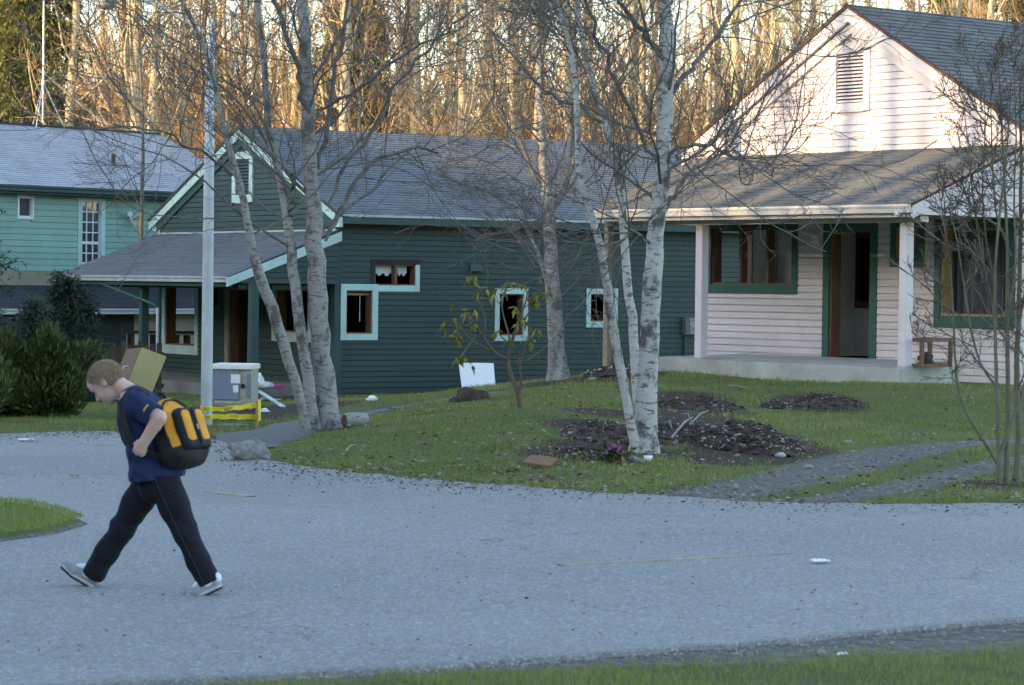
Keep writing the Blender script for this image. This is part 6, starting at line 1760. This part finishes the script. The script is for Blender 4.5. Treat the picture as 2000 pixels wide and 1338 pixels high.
# neck and head
S.chain([K(258, 780), nb, hd(-.035, -.06)], [.055, .047, .047], .02)
S.ell(hd(-.008, .012), AX, (.094, .088, .074), .0)
S.ell(hd(.03, -.03), AX, (.062, .072, .06), .02)          # face mass
S.ell(hd(.04, -.075), AX, (.044, .04, .044), .02)         # jaw
S.ell(hd(.066, -.098), AX, (.020, .018, .022), .014)      # chin
S.ell(hd(.07, .03), AX, (.03, .04, .055), .02)            # forehead
for s_ in (-1, 1):
    S.ell(hd(.062, -.048, s_ * .034), AX, (.026, .024, .022), .012)   # cheek
    S.ell(hd(.086, -.008, s_ * .031), AX, (.012, .011, .015), .006, 'd')   # eye socket
    S.ell(hd(.083, .010, s_ * .03), AX, (.012, .007, .022), .008)     # brow ridge
    S.ell(hd(-.006, -.016, s_ * .074), AX, (.019, .029, .009), .004)  # ear
    S.ell(hd(-.002, -.014, s_ * .083), AX, (.010, .017, .006), .004, 'd')
S.chain([hd(.088, -.004), hd(.098, -.026), hd(.108, -.042)], [.009, .0105, .0125], .007)       # nose
for s_ in (-1, 1): S.ell(hd(.099, -.047, s_ * .010), AX, (.009, .008, .009), .004)
S.ell(hd(.086, -.068), AX, (.011, .007, .021), .006); S.ell(hd(.083, -.078), AX, (.011, .007, .018), .006)   # lips
S.ell(hd(.097, -.0728), AX, (.008, .0016, .019), .002, 'd')
# left fist on the strap, right hand behind
def fist(wr, el, side, S):
    fw = wr - el; fw /= np.linalg.norm(fw)                       # along the forearm
    th = np.cross(fw, Lt * side); th /= np.linalg.norm(th)         # thumb side
    if th[2] < 0: th = -th
    ot = np.cross(th, fw) * 1.0; 
    if ot @ Lt < 0: ot = -ot                                       # back of the hand, towards the camera
    c = wr + fw * .042
    S.cone(wr, wr + fw * .02, .027, .026, .01)
    S.ell(c, (fw, th, ot), (.036, .036, .020), .012)
    for i in range(4):
        b = wr + fw * (.068 - .004 * abs(i - 1)) + th * (.024 - .0165 * i) + ot * .006
        m = b + fw * .018 - ot * .012; t = m - ot * .022 - fw * .008; e = t - fw * .024 + ot * .002
        S.chain([b, m, t, e], [.0098, .0092, .0088, .0078], .0025)
    tb = wr + fw * .025 + th * .03; S.chain([tb, tb + fw * .022 + th * .008 - ot * .006, tb + fw * .042 - th * .006 - ot * .016, tb + fw * .050 - th * .022 - ot * .022], [.0125, .0108, .0095, .0085], .004)
    return c, fw, th, ot
hand = fist(wrL, elL, 1, S); fist(wrR, elR, -1, S)
link('body', S.mesh('body', ORG), SKIN, boy)
# eyes, brows, lips
EYEW = mat('eye_white', (.62, .60, .58), .3, .02); EYED = mat('lash_dark', (.05, .03, .025), .6)
for s_ in (-1, 1):
    E_ = SDF(hd(.078, -.008, s_ * .031) - .03, hd(.078, -.008, s_ * .031) + .03, .0022).ell(hd(.0715, -.008, s_ * .031), AX, (.0125, .0105, .0125))
    link('eye', E_.mesh('eye', ORG), EYEW, boy)
    MB().tube([Vector(hd(.0835, -.010, s_ * .018) - ORG), Vector(hd(.0855, -.0085, s_ * .029) - ORG), Vector(hd(.0815, -.0105, s_ * .043) - ORG)], [.0012, .0028, .0012], 6).build('lashes', EYED, boy, smooth=True)
    MB().tube([Vector(hd(.094, .0135, s_ * .012) - ORG), Vector(hd(.0945, .0165, s_ * .028) - ORG), Vector(hd(.086, .0125, s_ * .045) - ORG)], [.002, .003, .0015], 6).build('eyebrow', mat('brow_hair', (.20, .13, .08), .8), boy, smooth=True)
L_ = SDF(hd(.085, -.073) - .04, hd(.085, -.073) + .04, .0022).ell(hd(.0875, -.0685), AX, (.0105, .0052, .0175), .003).ell(hd(.0845, -.0775), AX, (.0105, .0052, .0155), .003)
L_.ell(hd(.097, -.0728), AX, (.010, .0014, .019), .001, 'd'); link('lips', L_.mesh('lips', ORG), mat('lip_skin', (.50, .24, .21), .45, .05), boy)
# hair
HAIR = mat('cropped_brown_hair', (.31, .22, .135), .7, .25, 30, 200, .3)
Hs = SDF(hc - .15, hc + .15, .0034).ell(hd(-.010, .014), AX, (.099, .093, .0785))
Hs.ripple(lambda G: .0006 * np.sin(G[..., 0] * 330 + 2 * np.sin(G[..., 2] * 190)) * np.sin(G[..., 1] * 290 + 1.7 * np.sin(G[..., 0] * 170)))
Hs.cut(hd(.062, .046), Fh * .80 - Uh * .62)
Hs.ell(hd(.012, -.035, .075), AX, (.03, .042, .03), .01, 'd').ell(hd(.012, -.035, -.075), AX, (.03, .042, .03), .01, 'd')
hair = link('hair', Hs.mesh('hair', ORG), HAIR, boy)
rng = np.random.default_rng(12); u = norm(rng.normal(size=(16000, 3))); P_ = u * np.array([.100, .094, .079]) + np.array([-.010, .014, 0]); 
kp = ((P_[:, 0] - .058) * .80 - (P_[:, 1] - .046) * .62 < 0) & (P_[:, 1] > -.06); P_ = P_[kp]; u = u[kp]
Wp = hc + P_[:, :1] * Fh + P_[:, 1:2] * Uh + P_[:, 2:] * Lt; Du = norm(u[:, :1] * Fh + u[:, 1:2] * Uh + u[:, 2:] * Lt * 1.0 + Fh * .8 - Uh * .9 + rng.normal(size=u.shape) * .22)
v, q = leaves(Wp - ORG, Du, norm(rng.normal(size=Du.shape)), rng.uniform(.008, .015, len(Wp)), .0015, .1); me = np_mesh('hair_tips', v, q); set_tint(me, rng.random(len(q)))
link('hair_tips', me, leaf_mat('hair_tip', (.20, .14, .085), (.60, .46, .30), .6, .1), hair)['kind'] = 'stuff'
# shirt
def cloth(name, c, rough=.9):
    return mat(name, c, rough, .18, 9, 320, .35, bdist=.0015)
NAVY = cloth('navy_shirt_cloth', (.016, .026, .085)); JEAN = cloth('dark_jean_cloth', (.0085, .0098, .0175))
T_ = SDF(ORG + np.array([-.3, -.42, .55]), ORG + np.array([.3, .42, 1.2]), .0052)
T_.chain([K(300, 936), K(291, 878), chest, K(261, 784)], [.124, .110, .108, .082], .03, lat=Lt, ls=.76)
T_.cone(K(295, 922), K(319, 922), .112, .108, .02, lat=Lt, ls=.74)
T_.ell(K(284, 800, 0), (Hd, Up, Lt), (.085, .10, .15), .03)
for sh, el in ((shL, elL), (shR, elR)):
    T_.cone(sh, sh + (el - sh) * .80, .068, .066, .03); 
T_.cone(K(258, 780), nb, .078, .06, .02)
S2 = SDF(T_.lo, T_.lo + (T_.n - 1) * T_.h, T_.h)
fold = lambda G: .0045 * np.sin(38 * (G[..., 2] * .8 + G[..., 0] * .9) + 2.2 * np.sin(13 * G[..., 2])) * np.clip((G[..., 0] - ORG[0] + .30) * 3, .2, 1) + .0025 * np.sin(70 * (G[..., 0] - .6 * G[..., 2]) + 1.5 * np.sin(30 * G[..., 1])) + .0015 * np.sin(110 * G[..., 2] + 60 * G[..., 0])
T_.ripple(fold)
T_.cut(K(297, 936), (.12, 0, -1))
for sh, el in ((shL, elL),):
    ax_ = (el - sh) / np.linalg.norm(el - sh); c_ = sh + (el - sh) * .80
    # open the cuff: remove the rounded end past the cuff plane, only round the arm
    sl, G = T_._region(c_ - .12, c_ + .12); pl_ = (G - c_) @ ax_; near = np.linalg.norm((G - c_) - pl_[..., None] * ax_, axis=-1) < .085
    T_.f[sl] = np.where(near & (pl_ > 0) & (pl_ < .11), np.maximum(T_.f[sl], pl_.astype(np.float32)), T_.f[sl])
T_.cut(nb + (nb - K(258, 780)) * .25, nb - K(258, 780))
shirt = link('shirt', T_.mesh('shirt', ORG), NAVY, boy)
# collar band
cdir = (nb - K(258, 780)); cdir /= np.linalg.norm(cdir); cpos = nb + cdir * .006
c1 = np.cross(cdir, Lt); ring = [Vector(cpos + (c1 * math.cos(a) * .057 + Lt * math.sin(a) * .060) + cdir * .006 * math.cos(a) - ORG) for a in np.linspace(0, 2 * math.pi, 25)]
MB().tube(ring, .009, 8).build('collar', mat('grey_collar', (.10, .12, .17), .9), shirt, smooth=True)
# yellow mark on the sleeve
ax_ = (elL - shL) / np.linalg.norm(elL - shL); c_ = shL + (elL - shL) * .66; od = np.cross(ax_, np.cross(Lt, ax_)); od /= np.linalg.norm(od); tg = np.cross(ax_, od)
pts = []
for i in range(7):
    a = (i / 6 - .5) * .62 - .35; pts.append(c_ + (od * math.cos(a) + tg * math.sin(a)) * .0725)
V = []
for p in pts: V += [tuple(p - ax_ * .006 - ORG), tuple(p + ax_ * .006 - ORG)]
o = link('sleeve_mark', pydata('sleeve_mark', V, [(2 * i, 2 * i + 2, 2 * i + 3, 2 * i + 1) for i in range(6)]), mat('yellow_print', (.45, .33, .05), .7, .3, 200), shirt)
# jeans
J = SDF(ORG + np.array([-.46, -.36, .02]), ORG + np.array([.42, .42, .76]), .0052)
J.chain([K(304, 926), K(306, 948)], [.098, .098], .03, lat=Lt, ls=.8)
for h_, k_, a_, w_ in ((hipL, kneeL, ankL, 1), (hipR, kneeR, ankR, 1)):
    e_ = a_ + (a_ - k_) / np.linalg.norm(a_ - k_) * .03
    J.chain([h_, h_ * .5 + k_ * .5, k_, k_ * .45 + a_ * .55, e_], [.091, .079, .067, .062, .064], .03)
def jf(G):
    x = G[..., 0] - ORG[0]; z = G[..., 2] - ORG[2]; y = G[..., 1] - ORG[1]
    n1 = np.sin(60 * (z + .25 * np.abs(x)) + 3 * np.sin(21 * x + 9 * y)); w1 = np.exp(-((z - .33) / .07) ** 2) + .8 * np.exp(-((z - .10) / .06) ** 2) + .6 * np.exp(-((z - .60) / .06) ** 2)
    return .0016 * n1 * w1 * (.6 + .6 * np.sin(9 * x + 5 * y + 11 * z)) + .0035 * np.sin(34 * (z * .6 + x) + 2 * np.sin(17 * z)) + .0006 * np.sin(130 * z + 50 * x)
J.ripple(jf); J.cut(K(306, 927), (0, 0, 1))
for k_, a_ in ((kneeL, ankL), (kneeR, ankR)):
    ax_ = (a_ - k_) / np.linalg.norm(a_ - k_); c_ = a_ + ax_ * .012
    sl, G = J._region(c_ - .16, c_ + .16); pl_ = (G - c_) @ ax_; J.f[sl] = np.maximum(J.f[sl], np.where(np.linalg.norm(G - c_, axis=-1) < .15, pl_, -1).astype(np.float32))
jeans = link('jeans', J.mesh('jeans', ORG), JEAN, boy)
STI = mat('jean_stitch', (.045, .04, .038), .8)
P_ = [hipL + Lt * .098 + Up * .0, hipL * .5 + kneeL * .5 + Lt * .091, kneeL + Lt * .078, kneeL * .45 + ankL * .55 + Lt * .071, ankL + Lt * .071]
pp = resample(np.array(P_), 24); MB().tube([Vector(p - ORG) for p in pp], .0022, 5).build('seam', STI, jeans)
P_ = [K(333, 955, -.16), K(345, 962, -.155), K(356, 968, -.12)]; MB().tube([Vector(p - ORG) for p in resample(np.array(P_), 8)], .0022, 5).build('pocket_seam', STI, jeans)
# shoes
GREY = mat('grey_shoe_suede', (.30, .31, .33), .8, .15, 20, 150, .2); WHT = mat('white_shoe_leather', (.74, .76, .78), .6, .06, 20, 120, .1); SOLE = mat('dark_rubber_sole', (.03, .03, .032), .7, .2); MIDS = mat('pale_midsole', (.52, .52, .50), .7, .1)
def shoe(heel, ball, toe, ank, seed):
    """heel, ball and toe are points on the underside"""
    t = link('shoe', None, None, boy) if False else None
    f1 = (ball - heel) / np.linalg.norm(ball - heel); sd = np.cross(f1, Up); sd /= np.linalg.norm(sd)
    if sd @ Lt < 0: sd = -sd
    n1 = np.cross(sd, f1); n1 = n1 if n1[2] > 0 else -n1
    f2 = (toe - ball) / np.linalg.norm(toe - ball); n2 = np.cross(sd, f2); n2 = n2 if n2[2] > 0 else -n2
    lo = np.minimum(np.minimum(heel, toe), ank) - .08; hi = np.maximum(np.maximum(heel, toe), ank) + .08
    U = SDF(lo, hi, .0042)
    U.cone(heel + n1 * .034 + f1 * .035, ball + n1 * .034, .034, .036, .01, lat=sd, ls=.95)
    U.cone(ball + n1 * .034, toe + n2 * .027 - f2 * .03, .036, .027, .01, lat=sd, ls=.85)
    U.cone(heel + n1 * .05 + f1 * .042, heel + n1 * .088 + f1 * .05, .036, .036, .012); U.cone(ball + n1 * .045 - f1 * .02, heel + n1 * .085 + f1 * .07, .026, .030, .015)
    up = link('shoe_upper', U.mesh('shoe_upper', ORG), GREY, boy)
    W_ = SDF(lo, hi, .0042)
    W_.cone(ball + n1 * .062 - f1 * .005, heel + n1 * .100 + f1 * .07, .020, .026, .008); W_.ell(ball * .5 + heel * .5 + n1 * .055, (f1, n1, sd), (.046, .028, .0435), .004); W_.ell(heel + f1 * .022 + n1 * .062, (f1, n1, sd), (.032, .034, .037), .004)
    link('shoe_panel', W_.mesh('shoe_panel', ORG), WHT, up)
    for nm, m, z0, r_, gw in (('sole', SOLE, .005, .0075, .0), ('midsole', MIDS, .017, .0095, -.001)):
        B_ = SDF(lo, hi, .0042)
        for a, b, nn in ((heel + f1 * .036, ball, n1), (ball, toe - f2 * .034, n2)):
            for sgn in (-1, 1):
                B_.cone(a + nn * z0 + sd * sgn * .010, b + nn * z0 + sd * sgn * .012, .028 + gw, .030 + gw if nn is n1 else .024 + gw, .0)
        # flatten into a slab along the foot
        sl, G = B_._region(B_.lo, B_.lo + (B_.n - 1) * B_.h)
        z1 = (G - heel) @ n1; z2 = (G - ball) @ n2; along = (G - ball) @ f1; zz = np.where(along < 0, z1, np.minimum(z1, z2) if n2 @ f1 > 0 else z2)
        B_.f = np.maximum(B_.f, (np.abs(zz - z0) - r_).astype(np.float32)); link(nm, B_.mesh(nm, ORG), m, up)
    for i in range(4):
        a = ball + n1 * (.074 + .007 * i) - f1 * (-.004 + .016 * i); MB().tube([Vector(a + sd * .020 - n1 * .006 - ORG), Vector(a + n1 * .004 - ORG), Vector(a - sd * .020 - n1 * .006 - ORG)], .0028, 5).build('lace', WHT, up)
hl, bl, tl = K(187, 1153, .19), K(142, 1126, .21), K(117, 1104, .225); shoe(hl, bl, tl, ankR, 1)
hl, bl, tl = K(438, 1146, -.13), K(390, 1168, -.145), K(357, 1168, -.15); shoe(hl, bl, tl, ankL, 2)

# ------------------------------------------------------------------ backpack
byaw = math.radians(36); lean = math.radians(24)
No = np.array([math.cos(byaw), -math.sin(byaw), 0]); La = np.array([-math.sin(byaw), -math.cos(byaw), 0])     # outward from the back; towards the camera side
Ub = Up * math.cos(lean) - No * math.sin(lean); Nb = No * math.cos(lean) + Up * math.sin(lean)
bc = K(345, 842, -.03)
bpk = thing('backpack', 'yellow and black school backpack on the back of the walking boy', 'backpack', tuple(bc))
YEL = cloth('yellow_nylon', (.74, .31, .02), .6); BLK = cloth('black_nylon', (.014, .015, .018), .7)
B_ = SDF(bc - .36, bc + .36, .0056)
B_.box(bc - Ub * .04, (La, Ub, Nb), (.14, .155, .085), .06, 0); B_.ell(bc - Ub * .10, (La, Ub, Nb), (.162, .115, .105), .04); B_.ell(bc + Ub * .08 - Nb * .02, (La, Ub, Nb), (.115, .115, .062), .05)
B_.ripple(lambda G: .003 * np.sin(40 * G[..., 2] + 3 * np.sin(22 * G[..., 0])) + .002 * np.sin(75 * G[..., 0] + 40 * G[..., 2]))
me = B_.mesh('main_bag', bc)
nv_ = np.zeros(len(me.vertices) * 3); me.vertices.foreach_get('co', nv_); nv_ = nv_.reshape(-1, 3)
fc = np.zeros(len(me.polygons) * 4, np.int32); me.loops.foreach_get('vertex_index', fc); fc = fc.reshape(-1, 4); cen = nv_[fc].mean(1)
a_, u_, o_ = cen @ La, cen @ Ub, cen @ Nb
black = (u_ < -.115 + .02 * (o_ < .02)) | ((np.abs(a_) > .07) & (o_ < .045 + .2 * np.clip(-u_, 0, .1)) & (u_ < .02)) | (o_ < -.055)
me.materials.append(YEL); me.materials.append(BLK); me.polygons.foreach_set('material_index', black.astype(np.int32))
main = link('main_bag', me, None, bpk)
def bp(a, u, o): return bc + La * a + Ub * u + Nb * o
pb_ = SDF(bc - .36, bc + .36, .005).box(bp(.0, -.03, .105), (La, Ub, Nb), (.102, .122, .040), .036)
pb_.cut(bp(0, -.145, 0), -Ub); pk_ = link('front_pocket', pb_.mesh('front_pocket', bc), BLK, bpk)
for s_ in (-1, 1):
    p2 = SDF(bc - .36, bc + .36, .005).box(bp(s_ * .050, -.020, .1095), (La, Ub, Nb), (.042, .100, .040), .030); link('pocket_panel', p2.mesh('pocket_panel', bc), YEL, pk_)
MB().tube([Vector(bp(0, .08, .150) - bc), Vector(bp(0, 0, .1535) - bc), Vector(bp(0, -.13, .150) - bc)], .005, 6).build('zipper', BLK, pk_)
MB().tube([Vector(bp(.004, -.02, .157) - bc), Vector(bp(.006, -.05, .158) - bc)], .004, 6).build('zip_pull', METAL, pk_)
# piping along the main zip, grab loop, straps
arc = [bp(.118 * math.cos(t) * 1.05, -.08 + .265 * math.sin(t) ** .8 if math.sin(t) > 0 else -.08, .055 + .035 * math.sin(t)) for t in np.linspace(.02, math.pi - .02, 26)]
arc = [bp(.137, -.12, .04), bp(.142, -.02, .045), bp(.122, .07, .045), bp(.09, .135, .032), bp(.04, .172, .022), bp(-.04, .172, .022), bp(-.09, .135, .032), bp(-.122, .07, .045), bp(-.142, -.02, .045)]
MB().tube([Vector(p - bc) for p in resample(np.array(arc), 40)], .0065, 7).build('piping', BLK, bpk, smooth=True)
loop = [bp(.05, .19, -.05), bp(.045, .235, -.05), bp(.0, .25, -.045), bp(-.045, .235, -.05), bp(-.05, .19, -.05)]
MB().tube([Vector(p - bc) for p in resample(np.array(loop), 16)], .011, 7).build('grab_loop', BLK, bpk, smooth=True)
def strap(P, w, nm='shoulder_strap'):
    P = resample(np.array(P), 40); T = norm(np.gradient(P, axis=0)); cen = K(280, 830)
    N = P - cen; N = N - T * (N * T).sum(1, keepdims=True); N = norm(N); Sd = np.cross(T, N); V = []; Fc = []
    for p, n_, s_ in zip(P, N, Sd): V += [p - s_ * w / 2, p + s_ * w / 2, p + s_ * w / 2 + n_ * .010, p - s_ * w / 2 + n_ * .010]
    for i in range(len(P) - 1):
        for k in range(4): Fc.append((4 * i + k, 4 * i + (k + 1) % 4, 4 * i + 4 + (k + 1) % 4, 4 * i + 4 + k))
    Fc += [(3, 2, 1, 0), tuple(4 * (len(P) - 1) + k for k in range(4))]
    link(nm, pydata(nm, [v - bc for v in V], Fc), BLK, bpk)
strap([K(290, 770, -.07), K(270, 758, -.085), K(252, 766, -.10), K(243, 785, -.115), K(242, 815, -.13), K(249, 845, -.16), K(262, 868, -.19), K(285, 885, -.165), K(318, 893, -.14)], .045)
strap([K(290, 770, .07), K(268, 757, .075), K(250, 764, .08), K(237, 790, .09), K(236, 825, .10), K(248, 865, .14), K(280, 885, .15), K(318, 893, .12)], .045)
